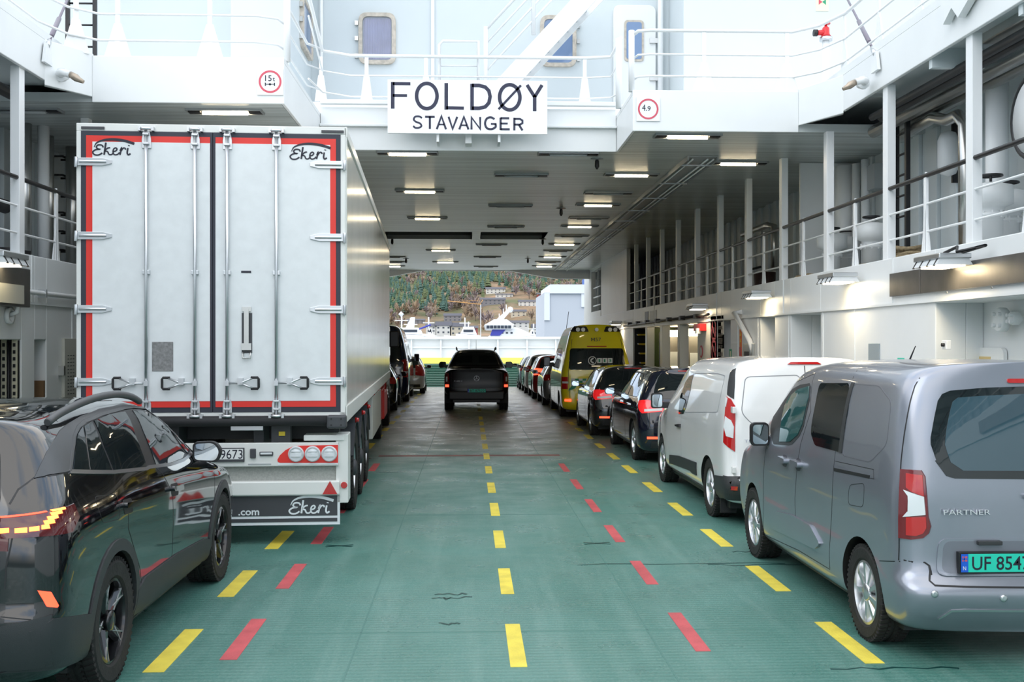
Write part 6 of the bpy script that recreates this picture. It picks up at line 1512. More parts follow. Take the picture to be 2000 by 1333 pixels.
MB().box(-.80, .80, -.04, .2, .36, .60).build('rear_bumper', M_dark, pk, bevel=.03); MB().box(-.68, .68, .1, 4.6, .27, .5).build('chassis', M_dark, pk); MB().tube([(-.6, 1.15, .385), (.6, 1.15, .385)], .07, 10).build('rear_axle', M_dark, pk)
MB().tube([(0, 1.9, 1.8), (0, 1.82, 2.1)], [.008, .004], 5).build('aerial', M_dark, pk)
patch(kv, [(-.62, 1.24), (.62, 1.24), (.56, 1.7), (-.56, 1.7)], 'front', .004, 'windscreen', M_glassdk, pk)
# ================================================================== SEMI TRAILER AND TRUCK
TY = 10.75; S_ = 196.4; TCX = 415
tp0 = atY(415, 669, TY)
TRZ = R(2.35)
tr = thing('semi_trailer', 'tall white box trailer with red and black bordered rear doors', 'trailer', (tp0.x, TY, 0), TRZ)
def T(px, py): return ((px-TCX)/S_, CAMH+(669-py)/S_)
def tb(mb, px0, px1, py0, py1, y0, y1, mi=0):
    a = T(px0, py1); b = T(px1, py0); return mb.box(a[0], b[0], y0, y1, a[1], b[1], mi)
M_box = mat('trailer_white', (.78, .79, .76), .30, noise=.05, nscale=2)
M_side = mat('trailer_side_white', (.66, .66, .62), .20, .15, noise=.08, nscale=1.5)
M_bord = mat('door_border_black', (.030, .033, .050), .5)
M_bred = mat('door_border_red', (.75, .035, .025), .4)
M_door = mat('trailer_door_white', (.76, .79, .80), .38, noise=.06, nscale=9)
M_trgrey = mat('trailer_dark_grey', (.055, .058, .065), .5)
LW = 1.3; z0b = T(0, 826)[1]; ztop = T(0, 248)[1]
MB().box(-LW, LW, .10, 13.6, z0b+.06, ztop).build('box_body', M_side, tr, bevel=.012)
mb = MB(); tb(mb, 159, 670, 247, 262, -.02, .10); tb(mb, 159, 171, 262, 826, -.02, .10); tb(mb, 660, 671, 262, 826, -.02, .10); tb(mb, 159, 671, 805, 828, -.02, .12)
mb.build('rear_frame', M_box, tr, bevel=.006)
mb = MB().box(LW-.005, LW+.02, .0, 13.6, z0b, z0b+.16).box(LW-.005, LW+.02, 0, 13.6, ztop-.09, ztop+.01).box(LW-.005, LW+.015, .0, .10, z0b, ztop)
mb.build('side_rail', M_galv if False else M_box, tr, bevel=.004)
for px in (163, 619): 
    mb = MB(); a = T(px, 259); mb.box(a[0]+.03, a[0]+.25, -.035, -.02, a[1]-.0, a[1]+.025); mb.build('top_marker_light', M_trgrey, tr)
def door(px0, px1, lab, hinge_side):
    a = T(px0, 805); b = T(px1, 262)
    d = MB().box(a[0], b[0], -.025, .09, a[1], b[1]).build('rear_door', M_bord, tr); tag(d, lab)
    ox0, ox1 = (178, 411.5) if hinge_side < 0 else (422, 653)
    mb = MB(); tb(mb, ox0, ox1, 271, 795, -.030, -.02); mb.build('red_border', M_bred, d)
    ix0, ix1 = (190, 411.5) if hinge_side < 0 else (422, 642)
    mb = MB(); tb(mb, ix0, ix1, 283, 783, -.034, -.028); mb.build('door_panel', M_door, d)
    return d
dl = door(168, 416, 'left rear door', -1); drr = door(417, 662, 'right rear door', 1)
ekeri('logo', M_ink, dl, *T(190, 309), 78/S_, -.034); ekeri('logo', M_ink, drr, *T(564, 312), 78/S_, -.034)
mb = MB(); tb(mb, 302, 342, 668, 725, -.040, -.03); mb.build('grey_plate', mat('worn_grey_plate', (.28, .28, .28), .5, .2, noise=.4, nscale=40), dl, bevel=.003)
mb = MB(); tb(mb, 472, 492, 612, 690, -.038, -.03); mb.build('latch_backing', M_trgrey, drr)
mb = MB(); tb(mb, 477, 486, 604, 680, -.06, -.034); tb(mb, 473, 490, 600, 609, -.05, -.034); tb(mb, 472, 491, 671, 684, -.065, -.034); 
a = T(475, 700); b = T(489, 688); mb.tube([(a[0], -.05, b[1]), (a[0], -.06, a[1]), (b[0], -.06, a[1]), (b[0], -.05, b[1])], .009, 6); mb.build('latch', M_steel, drr)
mb = MB(); tb(mb, 471, 490, 530, 534, -.038, -.03); mb.build('small_badge', M_ink, drr)
# locking rods
for px, dd in ((292, dl), (384, dl), (445, drr), (539, drr)):
    r_ = thing('lock_rod', 'steel locking bar', None); del r_['label']; r_.parent = dd
    bpy.data.objects.remove(r_)
    x = T(px, 0)[0]; zt_ = T(0, 258)[1]; zb_ = T(0, 812)[1]
    mb = MB().tube([(x, -.065, zt_), (x, -.065, zb_)], .018, 10)
    rod = mb.build('lock_rod', M_galv, dd)
    for (ya, yb) in ((262, 295), (778, 806)):
        mb = MB()
        zz0, zz1 = T(0, yb)[1], T(0, ya)[1]
        mb.prism([(x-.045, zz0), (x+.045, zz0), (x+.045, zz0+.09), (x+.028, zz1), (x-.028, zz1), (x-.045, zz0+.09)], 'xz', -.052, -.03)
        for k in (.2, .75): mb.box(x-.03, x+.03, -.088, -.045, zz0+(zz1-zz0)*k, zz0+(zz1-zz0)*k+.02)
        mb.build('guide_bracket', M_galv, rod, bevel=.003)
    MB().box(x-.035, x+.035, -.075, -.03, T(0, 538)[1], T(0, 530)[1]).build('guide_bracket', M_galv, rod, bevel=.003)
    mb = MB()
    for zc2 in (zt_+.0, zb_+.0): mb.tube([(x-.06, -.06, zc2), (x-.02, -.085, zc2), (x+.02, -.085, zc2), (x+.06, -.06, zc2)], .016, 6); mb.box(x-.075, x-.05, -.08, -.02, zc2-.02, zc2+.02); mb.box(x+.05, x+.075, -.08, -.02, zc2-.02, zc2+.02)
    mb.build('cam_keeper', M_galv, rod)
    # handle with loop grip
    sg = -1 if px < 400 else 1; zh = T(0, 748)[1]; xg = x+sg*.28; xm = x+sg*.13
    mb = MB().tube([(x, -.075, zh), (xm, -.08, zh), (xg-sg*.03, -.085, zh+.05)], .011, 6).tube([(xm, -.08, zh), (xg-sg*.03, -.085, zh-.05)], .011, 6).box(xm-.025, xm+.025, -.09, -.03, zh-.015, zh+.05)
    mb.box(x-.02, x+.02, -.09, -.04, zh-.025, zh+.025); hnd = mb.build('handle', M_galv, dd)
    MB().tube([(xg-sg*.045, -.085, zh+.055), (xg+sg*.02, -.085, zh+.055), (xg+sg*.03, -.085, zh+.04), (xg+sg*.03, -.085, zh-.04), (xg+sg*.02, -.085, zh-.055), (xg-sg*.045, -.085, zh-.055)], .013, 8).build('grip', M_blackrub, hnd)
# hinges
for sg, x0_, dd in ((-1, T(162, 0)[0], dl), (1, T(668, 0)[0], drr)):
    for py in (321, 463, 604, 744):
        z = T(0, py+(1 if sg < 0 else 1))[1]; x1_ = x0_-sg*.33
        mb = MB().prism([(x0_, z-.038), (x0_-sg*.24, z-.038), (x1_, z-.016), (x1_, z+.016), (x0_-sg*.24, z+.038), (x0_, z+.038)], 'xz', -.048, -.03)
        mb.tube([(x0_-sg*.02, -.055, z), (x1_+sg*.05, -.055, z)], .014, 8); mb.tube([(x0_+sg*.01, -.045, z-.055), (x0_+sg*.01, -.045, z+.045)], .018, 8)
        mb.build('hinge', M_galv, dd, bevel=.002)
# rear dock bumper etc.
a = T(160, 832); b = T(640, 812); MB().tube([(a[0], -.04, (a[1]+b[1])/2), (b[0], -.04, (a[1]+b[1])/2)], .052, 12).build('dock_rubber', M_blackrub, tr)
mb = MB(); tb(mb, 636, 674, 811, 837, -.10, .06); cb = mb.build('corner_buffer', M_trgrey, tr, bevel=.02)
mb = MB(); 
for px in (645, 664):
    for py in (818, 830): mb.lathe([(.009, -.104), (.009, -.09)], (T(px, py)[0], 0, T(px, py)[1]), 'y', 8)
mb.build('bolt', M_dark, cb)
mb = MB(); tb(mb, 157, 194, 811, 837, -.10, .06); mb.build('corner_buffer', M_trgrey, tr, bevel=.02)
mb = MB(); tb(mb, 200, 650, 834, 868, .6, .7); tb(mb, 525, 562, 832, 940, .10, .22); tb(mb, 268, 305, 832, 940, .10, .22); mb.build('rear_bracket', M_trgrey, tr)
mb = MB(); tb(mb, 540, 552, 845, 853, .08, .10); mb.build('yellow_sticker', M_yellow, tr)
mb = MB(); tb(mb, 450, 512, 831, 841, -.01, .08); mb.build('licence_lamp', M_galv, tr, bevel=.004)
mb = MB(); tb(mb, 590, 668, 851, 862, -.0, .3); tb(mb, 652, 676, 850, 985, .02, .35); mb.build('side_box', M_box, tr, bevel=.008)
# light bar
lb = MB(); tb(lb, 172, 658, 865, 911, -.02, .04); lbo = lb.build('light_bar', M_box, tr, bevel=.008)
for sg in (1, -1):
    m_ = lambda px: px if sg > 0 else 830-px
    pts = [T(m_(x), y) for x, y in ((541,902),(540,898),(545,889),(556,879),(568,873),(580,871),(657,870),(657,905),(545,904))]
    cl = MB().prism(pts, 'xz', -.028, -.018).build('lamp_cluster', M_bred, lbo)
    for px in (576, 608, 640):
        c = T(m_(px), 887); MB().lathe([(0, -.052), (.055, -.050), (.078, -.036), (.080, -.024)][::-1], (c[0], 0, c[1]), 'y', 28).build('round_lamp', M_lens, cl)
        mb = MB(); mb.stroke([(c[0]+.066*math.cos(i*PI/12), c[1]+.066*math.sin(i*PI/12)) for i in range(24)], .008, 'xz', -.056, -.04, True); mb.box(c[0]-.045, c[0]+.045, -.056, -.045, c[1]-.028, c[1]-.020).box(c[0]-.045, c[0]+.045, -.056, -.045, c[1]+.020, c[1]+.028); mb.build('lamp_ring', M_galv, cl)
mb = MB(); tb(mb, 541, 657, 904, 908, -.026, -.018); mb.build('white_strip', M_signwhite, lbo)
text('lettering', 'LEDLINE', M_bred, lbo, (T(545, 903)[0], -.027, T(0, 903)[1]), .018, .10)
a = T(392, 901); b = T(477, 874)
pl = MB().box(a[0], b[0], -.04, -.02, a[1], b[1]).build('number_plate', M_trgrey, tr); MB().box(a[0]+.01, b[0]-.012, -.045, -.038, a[1]+.025, b[1]-.01).build('plate_face', M_platewhite, pl)
c = T(432, 895); text('lettering', '9673', M_ink, pl, (c[0], -.046, c[1]), .09, 42/S_, thick=.001)
mb = MB(); tb(mb, 488, 499, 876, 894, -.05, -.02); tb(mb, 506, 532, 882, 890, -.04, -.02); mb.build('reverse_lamp', M_trgrey, lbo, bevel=.006)
mb = MB(); tb(mb, 508, 530, 883.5, 887, -.045, -.03); mb.build('lamp_glass', M_lens, lbo)
mb = MB(); tb(mb, 484, 528, 905, 907, -.026, -.018); mb.build('vent_slot', M_galv, lbo)
mb = MB(); tb(mb, 175, 658, 911, 942, .06, .10); mb.build('grey_panel', mat('speckled_panel', (.42, .43, .40), .6, noise=.22, nscale=60), tr)
mb = MB(); tb(mb, 172, 660, 940, 968, -.03, .07); ur = mb.build('underride_bar', M_box, tr, bevel=.014)
for sg in (1, -1):
    m_ = lambda px: px if sg > 0 else 830-px
    mb = MB().prism([T(m_(627), 966), T(m_(656), 966), T(m_(641.5), 940)], 'xz', -.040, -.03); mb.build('warning_triangle', M_redlens, ur)
mb = MB(); tb(mb, 172, 660, 969, 1027, .02, .035); sk = mb.build('spray_flap', M_signwhite, tr)
mb = MB(); tb(mb, 175, 655, 970, 1009, .015, .02); tb(mb, 175, 655, 1014, 1021, .015, .02); mb.build('flap_field', M_trgrey, sk)
ekeri('logo', M_signwhite, sk, *T(561, 1005), 86/S_, .015); c = T(464, 1007); text('lettering', '.com', M_signwhite, sk, (c[0], .014, c[1]), .05, 40/S_, bold=.02)
MB().lathe([(.03, -.05), (.035, -.02), (.035, .04)], (T(668, 0)[0], .05, T(0, 950)[1]), 'y', 14).build('round_reflector', M_redlens, tr)
# running gear
for s_ in (-1, 1):
    for i, y in enumerate((2.35, 3.66, 4.97)):
        wheel(tr, s_*1.06, y, 'truck', .50, .40, s_, M_galv, M_galv, M_trgrey)
        mb = MB()
        n = 12
        for k in range(n):
            a0, a1 = R(20+140*k/n), R(20+140*(k+1)/n); q = []
            for rr_ in (.58, .60):
                for aa in (a0, a1): q.append((y+rr_*math.cos(aa), .50+rr_*math.sin(aa)))
            mb.prism([q[0], q[1], q[3], q[2]], 'yz', s_*.84, s_*1.27)
        mb.build('mudguard', M_trgrey, tr)
        MB().lathe([(.035, s_*1.29), (.02, s_*1.335)][::(1 if s_ > 0 else -1)], (0, y-.62, 1.12), 'x', 10).build('marker_light', M_redlens, tr)
    MB().box(s_*.42-.05, s_*.42+.05, .2, 12.8, .95, 1.24).build('chassis_beam', M_trgrey, tr)
    mb = MB().box(*sorted((s_*1.20, s_*1.28)), 6.1, 9.3, .50, 1.16); mb.build('side_panel', mat('pallet_box_grey', (.50, .50, .46), .45), tr, bevel=.01)
    mb = MB()
    mb.box(*sorted((s_*.7, s_*.82)), 9.5, 9.65, .1, 1.2); mb.box(*sorted((s_*.6, s_*.9)), 9.4, 9.75, .06, .1); mb.build('landing_leg', M_bred, tr)
    for y in (6.0, 7.6, 9.2, 10.5): MB().lathe([(.03, s_*1.29), (.02, s_*1.32)][::(1 if s_ > 0 else -1)], (0, y, 1.22), 'x', 10).build('marker_light', M_redlens, tr)
for y in (2.35, 3.66, 4.97): MB().tube([(-1.1, y, .5), (1.1, y, .5)], .075, 10).build('axle', M_trgrey, tr)
MB().box(-1.15, 1.15, .3, 13.4, 1.22, z0b+.07).build('floor_frame', M_trgrey, tr)
# red tractor unit
t = thing('truck_tractor', 'dark red truck tractor mostly hidden in front of the white trailer', 'truck', (tp0.x-math.sin(TRZ)*10.9, TY+10.9, 0), TRZ)
P_tr = paint('truck_red_paint', (.30, .012, .014), .2)
mb = MB().prism([(3.0, .9), (5.3, .55), (5.45, 1.2), (5.3, 2.1), (4.9, 2.95), (4.4, 3.0), (3.0, 2.85)], 'yz', -1.22, 1.22); mb.build('cab', P_tr, t, bevel=.06, seg=3)
MB().prism([(5.40, 1.75), (5.33, 2.1), (5.05, 2.65), (5.0, 2.62), (5.28, 2.05), (5.35, 1.75)], 'yz', -1.1, 1.1).build('windscreen', M_glassdk, t)
for s_ in (-1, 1):
    MB().box(s_*.42-.05, s_*.42+.05, .0, 5.0, .75, .95).build('chassis_beam', M_bred, t)
    MB().prism([(4.3, 1.7), (5.15, 1.7), (5.0, 2.4), (4.35, 2.4)], 'yz', s_*1.215, s_*1.235).build('side_window', M_glassdk, t)
    MB().box(*sorted((s_*.95, s_*1.22)), 1.75, 3.6, .35, .95).build('side_tank', M_bred, t, bevel=.03)
    MB().box(*sorted((s_*.85, s_*1.22)), .3, 1.75, 1.02, 1.06).box(*sorted((s_*.85, s_*1.22)), .22, .27, .45, 1.06).box(*sorted((s_*.85, s_*1.22)), 1.74, 1.79, .45, 1.06).build('wing', M_bred, t)
    wheel(t, s_*.98, 1.0, 'truck', .50, .40, s_, M_galv); wheel(t, s_*1.03, 4.6, 'truck', .50, .40, s_, M_galv)
    MB().box(*sorted((s_*1.22, s_*1.45)), 5.1, 5.2, 1.9, 2.3).build('wing_mirror', M_dark, t, bevel=.03)
MB().tube([(-1, 1.0, .5), (1, 1.0, .5)], .1, 10).build('axle', M_trgrey, t); MB().lathe([(.5, 0), (.5, .1)], (0, 1.0, .97), 'z', 20).build('fifth_wheel', M_dark, t)
# ================================================================== BEYOND THE DECK
M_green = mat('ramp_green', (.008, .095, .055), .5, noise=.2, nscale=2)
rp = thing('bow_ramp', 'raised green ramp with yellow top strip and white ribbed gate closing the deck', 'ramp', (0, 48.9, 0))
def incl(mb, y0, z0, y1, z1, th, x0=-6.5, x1=6.5): return mb.prism([(y0, z0-th), (y1, z1-th), (y1, z1), (y0, z0)], 'yz', x0, x1)
mb = incl(MB(), -.25, 0, 3.1, .99, .12)
for i in range(13):
    y = -.1+.245*i; z = .296*(y+.25); mb.prism([(y, z), (y+.06, z+.018), (y+.05, z+.05), (y, z+.035)], 'yz', -6.5, 6.5)
mb.build('ramp_plate', M_green, rp)
incl(MB(), 3.12, 1.0, 3.9, 1.27, .1).build('yellow_strip', mat('ramp_yellow', (.80, .66, .01), .45), rp)
mb = MB().box(-8, 8, 9.4, 9.5, .6, 2.25).box(-8, 8, 9.15, 9.5, 2.20, 2.33).box(-8, 8, 9.3, 9.5, 1.72, 1.79)
mb.build('gate_panel', M_white, rp)
for x in (-6.4, -3.1, -1.52, -.0, 1.56, 3.14, 4.7, 6.4):
    MB().prism([(9.05, .9), (9.4, .9), (9.4, 2.2), (9.25, 2.2)], 'yz', x-.04, x+.04).build('rib', M_white, rp)
MB().box(-6.6, 6.6, 3.8, 9.6, .3, .5).build('outer_flap', M_white, rp)
# water
struct(MB().box(-900, 900, 60, 720, -2.6, -2.5), 'floor_water', mat('fjord_water', (.03, .07, .09), .08, bump=.3, bscale=1.0))
# hill
def hill_z(x, y):
    d = max(0, y-690)
    h = -2.5+5*min(1, d/15)+.055*min(d, 260)+.155*max(0, d-150)
    h += 7*math.sin(x*.011+1.2)*min(1, d/250)+4*math.sin(x*.031+y*.013)*min(1, d/150)+2*math.sin(x*.08)*math.sin(y*.05)*min(1, d/100)
    return h
mb = MB(); nx, ny = 70, 60; x0, x1, y0, y1 = -520, 420, 685, 1750
for j in range(ny+1):
    for i in range(nx+1):
        x = x0+(x1-x0)*i/nx; y = y0+(y1-y0)*(j/ny)**1.3; mb.v.append(Vector((x, y, hill_z(x, y))))
for j in range(ny):
    for i in range(nx): a = j*(nx+1)+i; mb.face([a, a+1, a+nx+2, a+nx+1], 0, True)
def mat_hill():
    m = bpy.data.materials.new('hillside_ground'); m.use_nodes = True; t_, n, l, b = add_nodes(m)
    tcn = n.new('ShaderNodeTexCoord'); q = n.new('ShaderNodeTexNoise'); q.inputs['Scale'].default_value = .03; q.inputs['Detail'].default_value = 10; q.inputs['Roughness'].default_value = .7
    l.new(tcn.outputs['Object'], q.inputs['Vector']); r_ = n.new('ShaderNodeValToRGB')
    e = r_.color_ramp.elements; e[0].position = .38; e[0].color = (.12, .13, .06, 1); e[1].position = .62; e[1].color = (.32, .20, .12, 1)
    x_ = e.new(.5); x_.color = (.20, .15, .09, 1); l.new(q.outputs['Fac'], r_.inputs[0]); l.new(r_.outputs[0], b.inputs['Base Color']); b.inputs['Roughness'].default_value = .95; return m
struct(mb, 'floor_hillside', mat_hill())
def on_hill(px, py):
    k = (px-1000)/FPX; best = None
    zc = 690
    while zc < 1700:
        X = k*zc*cA+zc*sA; Y = -k*zc*sA+zc*cA; z = CAMH-(py-669)*zc/FPX
        if z <= hill_z(X, Y): return Vector((X, Y, hill_z(X, Y)))
        zc += 4
    return Vector((X, Y, z))
rnd = random.Random(11)
MG = [mat('spruce_green', (.055, .115, .075), .9), mat('pine_bluegreen', (.075, .14, .115), .9), mat('moss_green', (.13, .16, .075), .9)]
MBr = [mat('bare_twig_brown', (.27, .21, .17), .95), mat('bare_twig_rust', (.33, .24, .16), .95), mat('bare_twig_purple', (.25, .20, .20), .95)]
M_bark = mat('bark', (.12, .09, .07), .95)
def conifer(mb, x, y, z, h, r, mi, seed):
    rn = random.Random(seed); n = 7
    for k in range(5):
        b = len(mb.v); zz = z+h*(.10+.17*k); rr = r*(1-.17*k); top = zz+h*.30
        for j in range(n): a = 2*PI*j/n+k; q = rr*rn.uniform(.75, 1.15); mb.v.append(Vector((x+q*math.cos(a), y+q*math.sin(a), zz+rn.uniform(-.4, .2))))
        mb.v.append(Vector((x, y, top)))
        for j in range(n): mb.face([b+j, b+(j+1) % n, b+n], mi)
        mb.face([b+j for j in range(n)][::-1], mi)
def baretree(mb, x, y, z, h, r, mi, seed):
    rn = random.Random(seed)
    for k in range(26):
        a = rn.uniform(0, 6.28); e = rn.uniform(.3, 1); p = Vector((x+r*e*math.cos(a), y+r*e*math.sin(a), z+h*rn.uniform(.35, 1))); o = Vector((x, y, z+h*rn.uniform(.15, .6)))
        d = p-o; s1 = Vector((-d.y, d.x, 0)).normalized()*.28; b = len(mb.v); mb.v += [o-s1, o+s1, p+s1*1.6, p-s1*1.6, o+Vector((0, 0, .35)), p+Vector((0, 0, .5))]
        mb.face([b, b+1, b+2, b+3], mi); mb.face([b, b+4, b+5, b+3], mi); mb.face([b+1, b+4, b+5, b+2], mi)
def green_here(px, py):
    v = math.sin(px*.035+1)*.5+math.sin(px*.013+py*.06)*.6+math.sin(py*.11+px*.02)*.4
    bias = 1.0 if px < 880 and py < 620 else (.35 if py < 575 else -.9)
    if py > 610: bias -= 1.2
    return v+bias
protos = {}
def proto(kind, k):
    if (kind, k) not in protos:
        mb = MB()
        if kind == 'conifer':
            conifer(mb, 0, 0, 0, 11, 3.2, 0, k); o = thing('spruce_tree', '', 'tree'); mb.build('crown', MG[k % 3], o)
            MB().tube([(0, 0, -1), (0, 0, 3)], .3, 6).build('trunk', M_bark, o)
        else:
            baretree(mb, 0, 0, 0, 11, 4.0, 0, k); o = thing('bare_tree', '', 'tree'); mb.build('crown', MBr[k % 3], o); MB().tube([(0, 0, -1), (0, 0, 5)], .3, 6).build('trunk', M_bark, o)
        protos[(kind, k)] = o; return o, True
    return protos[(kind, k)], False
cols = {'conifer': ['dark green spruce', 'blue-green pine', 'moss green spruce'], 'bare': ['brown leafless tree', 'rusty leafless tree', 'purplish leafless tree']}
M_roofd = mat('slate_roof', (.07, .07, .09), .6); M_hw = mat('house_white', (.62, .60, .56), .6); M_hd = mat('house_grey', (.20, .19, .20), .6); M_hc = mat('house_cream', (.52, .46, .36), .6); M_hr = mat('house_red', (.35, .07, .06), .6); M_win = mat('house_window', (.05, .06, .08), .2)
HOUSES = (('long white house with dark roof high on the slope', 968, 574, 38, 13, M_hw), ('white building below the high long house', 985, 582, 34, 8, M_hw), ('dark grey long house on the slope in the middle', 962, 597, 50, 14, M_hd), ('white two-storey house right of the dark long house', 1034, 599, 42, 13, M_hw),
          ('cream house with grey roof near the yacht mast', 1013, 621, 30, 14, M_hc), ('grey barn house above the left marina', 884, 629, 34, 16, M_hd), ('reddish house beside the pale grey hall', 1058, 583, 18, 10, M_hr), ('white house with navy roof above the white gate', 866, 654, 30, 26, M_hw), ('pale house with dark blue roof left of the yacht', 897, 656, 36, 26, M_hc), ('small red house behind the boats', 924, 652, 18, 16, M_hr), ('long pale warehouse above the yacht', 1000, 640, 66, 14, M_hw), ('low dark shed at the left shore', 812, 634, 34, 10, M_hd), ('small white house on the left shore', 842, 650, 20, 18, M_hw), ('pale apartment house at the waterfront right of the yacht', 1052, 655, 26, 22, M_hw))
def near_house(px, py):
    for h in HOUSES:
        if abs(px-h[1]) < h[3]/2+5 and h[2]-h[4] < py < h[2]+24: return True
    return False
cnt = 0
for i in range(190):
    px = rnd.uniform(752, 1062); py = rnd.uniform(560, 636)
    if near_house(px, py): continue
    p = on_hill(px, py); kind = 'conifer' if green_here(px, py)+rnd.uniform(-.6, .6) > 0 else 'bare'; k = rnd.randrange(6)
    src, new = proto(kind, k); o = src if new else dup(src, p)
    o.location = p; s_ = rnd.uniform(.7, 1.15); o.scale = (s_, s_, s_*rnd.uniform(.9, 1.2)); o.rotation_euler = (0, 0, rnd.uniform(0, 6))
    tag(o, '%s on the hillside beyond the deck opening' % cols[kind][k % 3], 'tree', '%ss on the lower hillside' % cols[kind][k % 3])
mb = MB(); mb2 = MB()
for i in range(9500):
    x = rnd.uniform(-330, 190); y = rnd.uniform(820, 1640)
    if y > 1250 and rnd.random() < .3: continue
    px = 1000+FPX*(x*cA-y*sA)/(y*cA+x*sA); z = hill_z(x, y); py = 669-(z-CAMH)*FPX/y
    if not (700 < px < 1200) or near_house(px, py): continue
    if green_here(px, py)+rnd.uniform(-1.5, 1.1) > 0: conifer(mb, x, y, z, rnd.uniform(5, 9.5), rnd.uniform(2.0, 3.6), rnd.randrange(3), i)
    elif i % 2: baretree(mb2, x, y, z, rnd.uniform(7, 12), rnd.uniform(3, 5), rnd.randrange(3), i)
tag(mb.build('distant_conifer_forest', MG), 'dense green conifer forest covering the far hillside', 'forest', kind='stuff')
tag(mb2.build('distant_bare_woods', MBr), 'brown leafless woodland covering the far hillside', 'woodland', kind='stuff')
# houses
def house(lab, px, py, wpx, hpx, m, roof=M_roofd, floors=2, depth=8, gable=True, dist=None):
    p = on_hill(px, py) if dist is None else None
    if dist: q = atY(px, py, dist); p = Vector((q.x, dist, q.z))
    zc = p.y; W_ = wpx*zc/FPX; H_ = hpx*zc/FPX
    t = thing('house', lab, 'house', (p.x, p.y, p.z)); hb = H_*.68
    MB().box(-W_/2, W_/2, 0, depth, -3, hb).build('wall', m, t)
    MB().prism([(-.6, hb), (depth+.6, hb), (depth/2, H_)], 'yz', -W_/2-.5, W_/2+.5).build('roof', roof, t)
    n = max(2, int(W_/3.2))
    for f in range(floors):
        for i in range(n):
            x = -W_/2+W_*(i+.5)/n; z = hb*(f+.35)/floors; MB().box(x-.6, x+.6, -.08, 0, z, z+hb*.38/floors).build('window', M_win, t)
    return t
for a in HOUSES:
    lab, px, py, w_, h_, m_ = a; house(lab, px, py, w_, h_, m_, dist=(690 if py > 638 else None))
# crane
c0 = atY(939, 625, 640); t = thing('tower_crane', 'orange construction crane standing in front of the hillside houses', 'crane', (c0.x, 640, 0))
j0 = atY(874, 588, 640); j1 = atY(940, 595, 640); tip = atY(943, 586, 640)
MB().box(-.25, .25, -.25, .25, -2, j1.z).build('mast', M_whitein, t)
MB().tube([(j0.x-c0.x, 0, j0.z), (j1.x-c0.x, 0, j1.z)], .28, 6).tube([(j1.x-c0.x-1, 0, j1.z), (tip.x-c0.x, 0, tip.z)], .2, 6).tube([(j0.x-c0.x+9, 0, j0.z-.2), (tip.x-c0.x, 0, tip.z)], .08, 5).build('jib', mat('crane_orange', (.70, .36, .12), .5), t)
# boats
M_boat = mat('boat_white', (.82, .84, .86), .3); M_bwin = mat('boat_window', (.03, .04, .06), .1); M_bblue = mat('boat_blue', (.05, .06, .40), .4)
def B(px, py, Y): p = atY(px, py, Y); return p
D = 150
o0 = B(985, 669, D); t = thing('yacht', 'large white motor yacht with sloping mast and blue stripe', 'boat', (o0.x, D, 0))
def q(px, py): p = B(px, py, D); return (p.x-o0.x, p.z)
MB().prism([q(930, 709), q(1060, 709), q(1045, 655), q(1010, 640), q(985, 640), q(958, 656)], 'xz', 0, 18).build('hull', M_boat, t, bevel=.15)
MB().prism([q(962, 642), q(990, 642), q(976, 656), q(957, 656)], 'xz', -.12, 0).build('blue_stripe', M_bblue, t)
MB().prism([q(947, 633), q(1004, 633), q(1000, 644), q(950, 644)], 'xz', -.5, 12).build('bridge', M_boat, t, bevel=.1); 
for i in range(7): a = q(950+7*i, 642); b = q(956+7*i, 636); MB().box(a[0], b[0], -.56, -.5, a[1], b[1]).build('bridge_window', M_bwin, t)
MB().prism([q(950, 633), q(1002, 633), q(990, 624), q(965, 624)], 'xz', 0, 8).build('flybridge', M_boat, t, bevel=.1)
MB().prism([q(970, 624), q(984, 624), q(1001, 604), q(992, 604)], 'xz', 2, 3).build('mast_arch', M_boat, t, bevel=.05)
c = q(998, 604); 
bm_ = MB(); bm_.lathe([(0, -.42), (.32, -.3), (.4, 0), (.32, .3), (0, .42)], (c[0], 2.5, c[1]), 'z', 14); bm_.build('radar_dome', M_boat, t)
for px, py, h in ((984, 616, 14), (990, 610, 16), (976, 622, 10)): a = q(px, py); b = q(px, py-h); MB().tube([(a[0], 2.5, a[1]), (b[0], 2.5, b[1])], .06, 5).build('antenna', M_boat, t)
for i in range(4): a = q(970+9*i, 652); MB().box(a[0], a[0]+.3, -.06, 0, a[1], a[1]+.22).build('porthole', M_bwin, t)
def boat(lab, px0, px1, ytop, ydeck, mastpx, Y, cabin=True):
    o0 = B((px0+px1)/2, 669, Y); t = thing('boat', lab, 'boat', (o0.x, Y, 0)); f = lambda px, py: (B(px, py, Y).x-o0.x, B(px, py, Y).z)
    MB().prism([(f(px0, 700)[0], -2.6), (f(px1, 700)[0], -2.6), f(px1-2, ydeck+3), f(px0-3, ydeck)], 'xz', 0, 9).build('hull', M_boat, t, bevel=.08)
    if cabin:
        MB().prism([f(px0+6, ydeck), f(px1-8, ydeck+2), f(px1-14, ytop), f(px0+12, ytop)], 'xz', 1, 6).build('cabin', M_boat, t, bevel=.08)
        a = f(px0+12, ydeck-3); b = f(px1-16, ytop+4); MB().box(a[0], b[0], .93, 1.0, min(a[1], b[1]), max(a[1], b[1])).build('window_band', M_bwin, t)
    for mp_, mt in mastpx: a = f(mp_, ytop); b = f(mp_, mt); MB().tube([(a[0], 2, a[1]), (b[0], 2, b[1])], .09, 6).tube([(a[0]-.7, 2, b[1]-.7), (a[0]+.7, 2, b[1]-.7)], .05, 5).build('mast', M_boat, t)
    return t
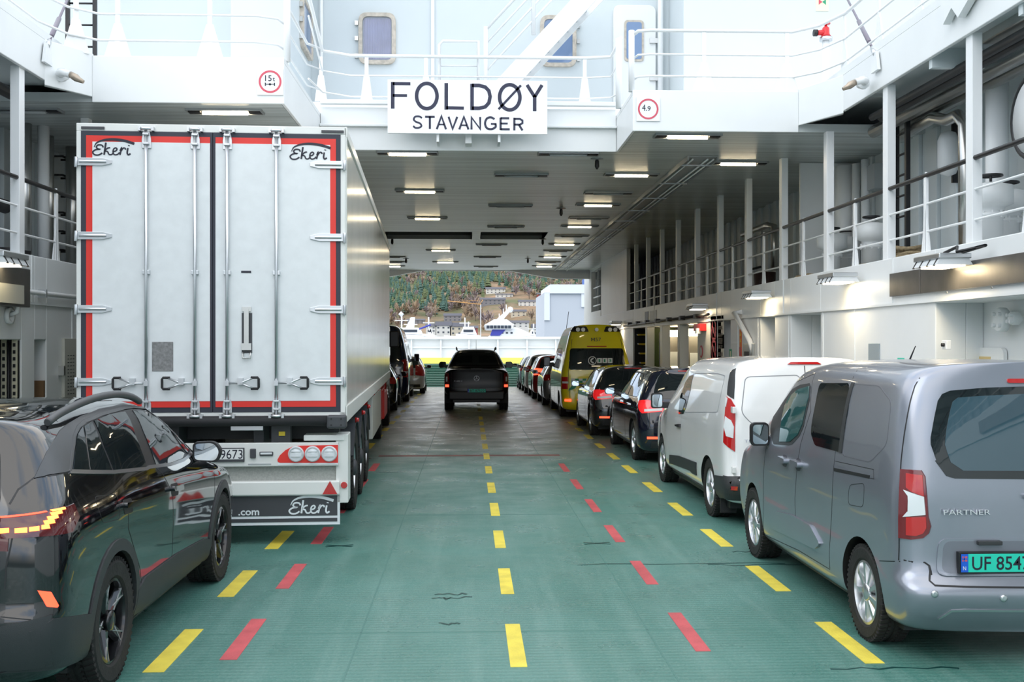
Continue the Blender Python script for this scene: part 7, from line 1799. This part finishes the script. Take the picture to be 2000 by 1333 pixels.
t = boat('white workboat with radar mast at the left beside the blue van', 764, 830, 640, 652, ((782, 612), (800, 620)), 110); a = B(802, 619, 110); b = B(796, 645, 110)
MB().prism([(b.x-t.location.x-.5, b.z), (b.x-t.location.x+.5, b.z), (a.x-t.location.x+.3, a.z), (a.x-t.location.x-.1, a.z)], 'xz', 2.5, 3.2).build('mast_fin', M_boat, t)
c = B(781, 613, 110); MB().lathe([(0, -.3), (.3, 0), (0, .3)], (c.x-t.location.x, 2, c.z), 'z', 12).build('radar_dome', M_boat, t)
a = B(805, 647, 110); b = B(840, 634, 110); MB().tube([(a.x-t.location.x, 2, a.z), (b.x-t.location.x, 2, b.z)], .1, 6).build('blue_boom', M_bblue, t)
boat('small white boat with thin mast left of the pickup', 828, 852, 642, 652, ((836, 619),), 130)
boat('white boat with crossed masts between pickup and yacht', 893, 940, 640, 652, ((908, 620), (915, 628)), 135)
boat('white boat with dark canopy over the pickup roof', 870, 900, 648, 655, (), 125, False)
boat('small white boat right of the large yacht', 1030, 1056, 644, 655, ((1044, 632),), 140)
# grey hall on the right
Hd = 120; a = atY(1063, 556, Hd); b = atY(1149, 700, Hd)
t = thing('industrial_hall', 'tall pale grey building standing right beyond the ramp', 'building', (a.x, Hd, 0)); W_ = b.x-a.x
MB().box(0, W_+.5, 0, 15, -3, a.z-.9).build('wall', mat('hall_grey', (.50, .54, .60), .6), t); g0 = atY(1074, 559, Hd); MB().box(g0.x-a.x, W_+.5, -.3, 15, a.z-1.0, a.z).build('roof_edge', mat('hall_white', (.75, .79, .84), .5), t)
MB().box(0, .6, -.2, 0, atY(1063, 626, Hd).z, a.z-1.0).build('white_cladding', mat('hall_white', (.75, .79, .84), .5), t); MB().box(W_-.8, W_+.5, -.2, 0, atY(1063, 600, Hd).z, a.z-.6).build('white_cladding', mat('hall_white', (.75, .79, .84), .5), t)
a = atY(1141, 545, 160); tag(MB().box(a.x, a.x+3, 160, 163, -2, a.z).build('blue_tower', mat('tower_blue', (.02, .12, .50), .5)), 'blue tower edge behind the pale grey hall', 'tower')
# parked ferry side rails far right edge: blue sign
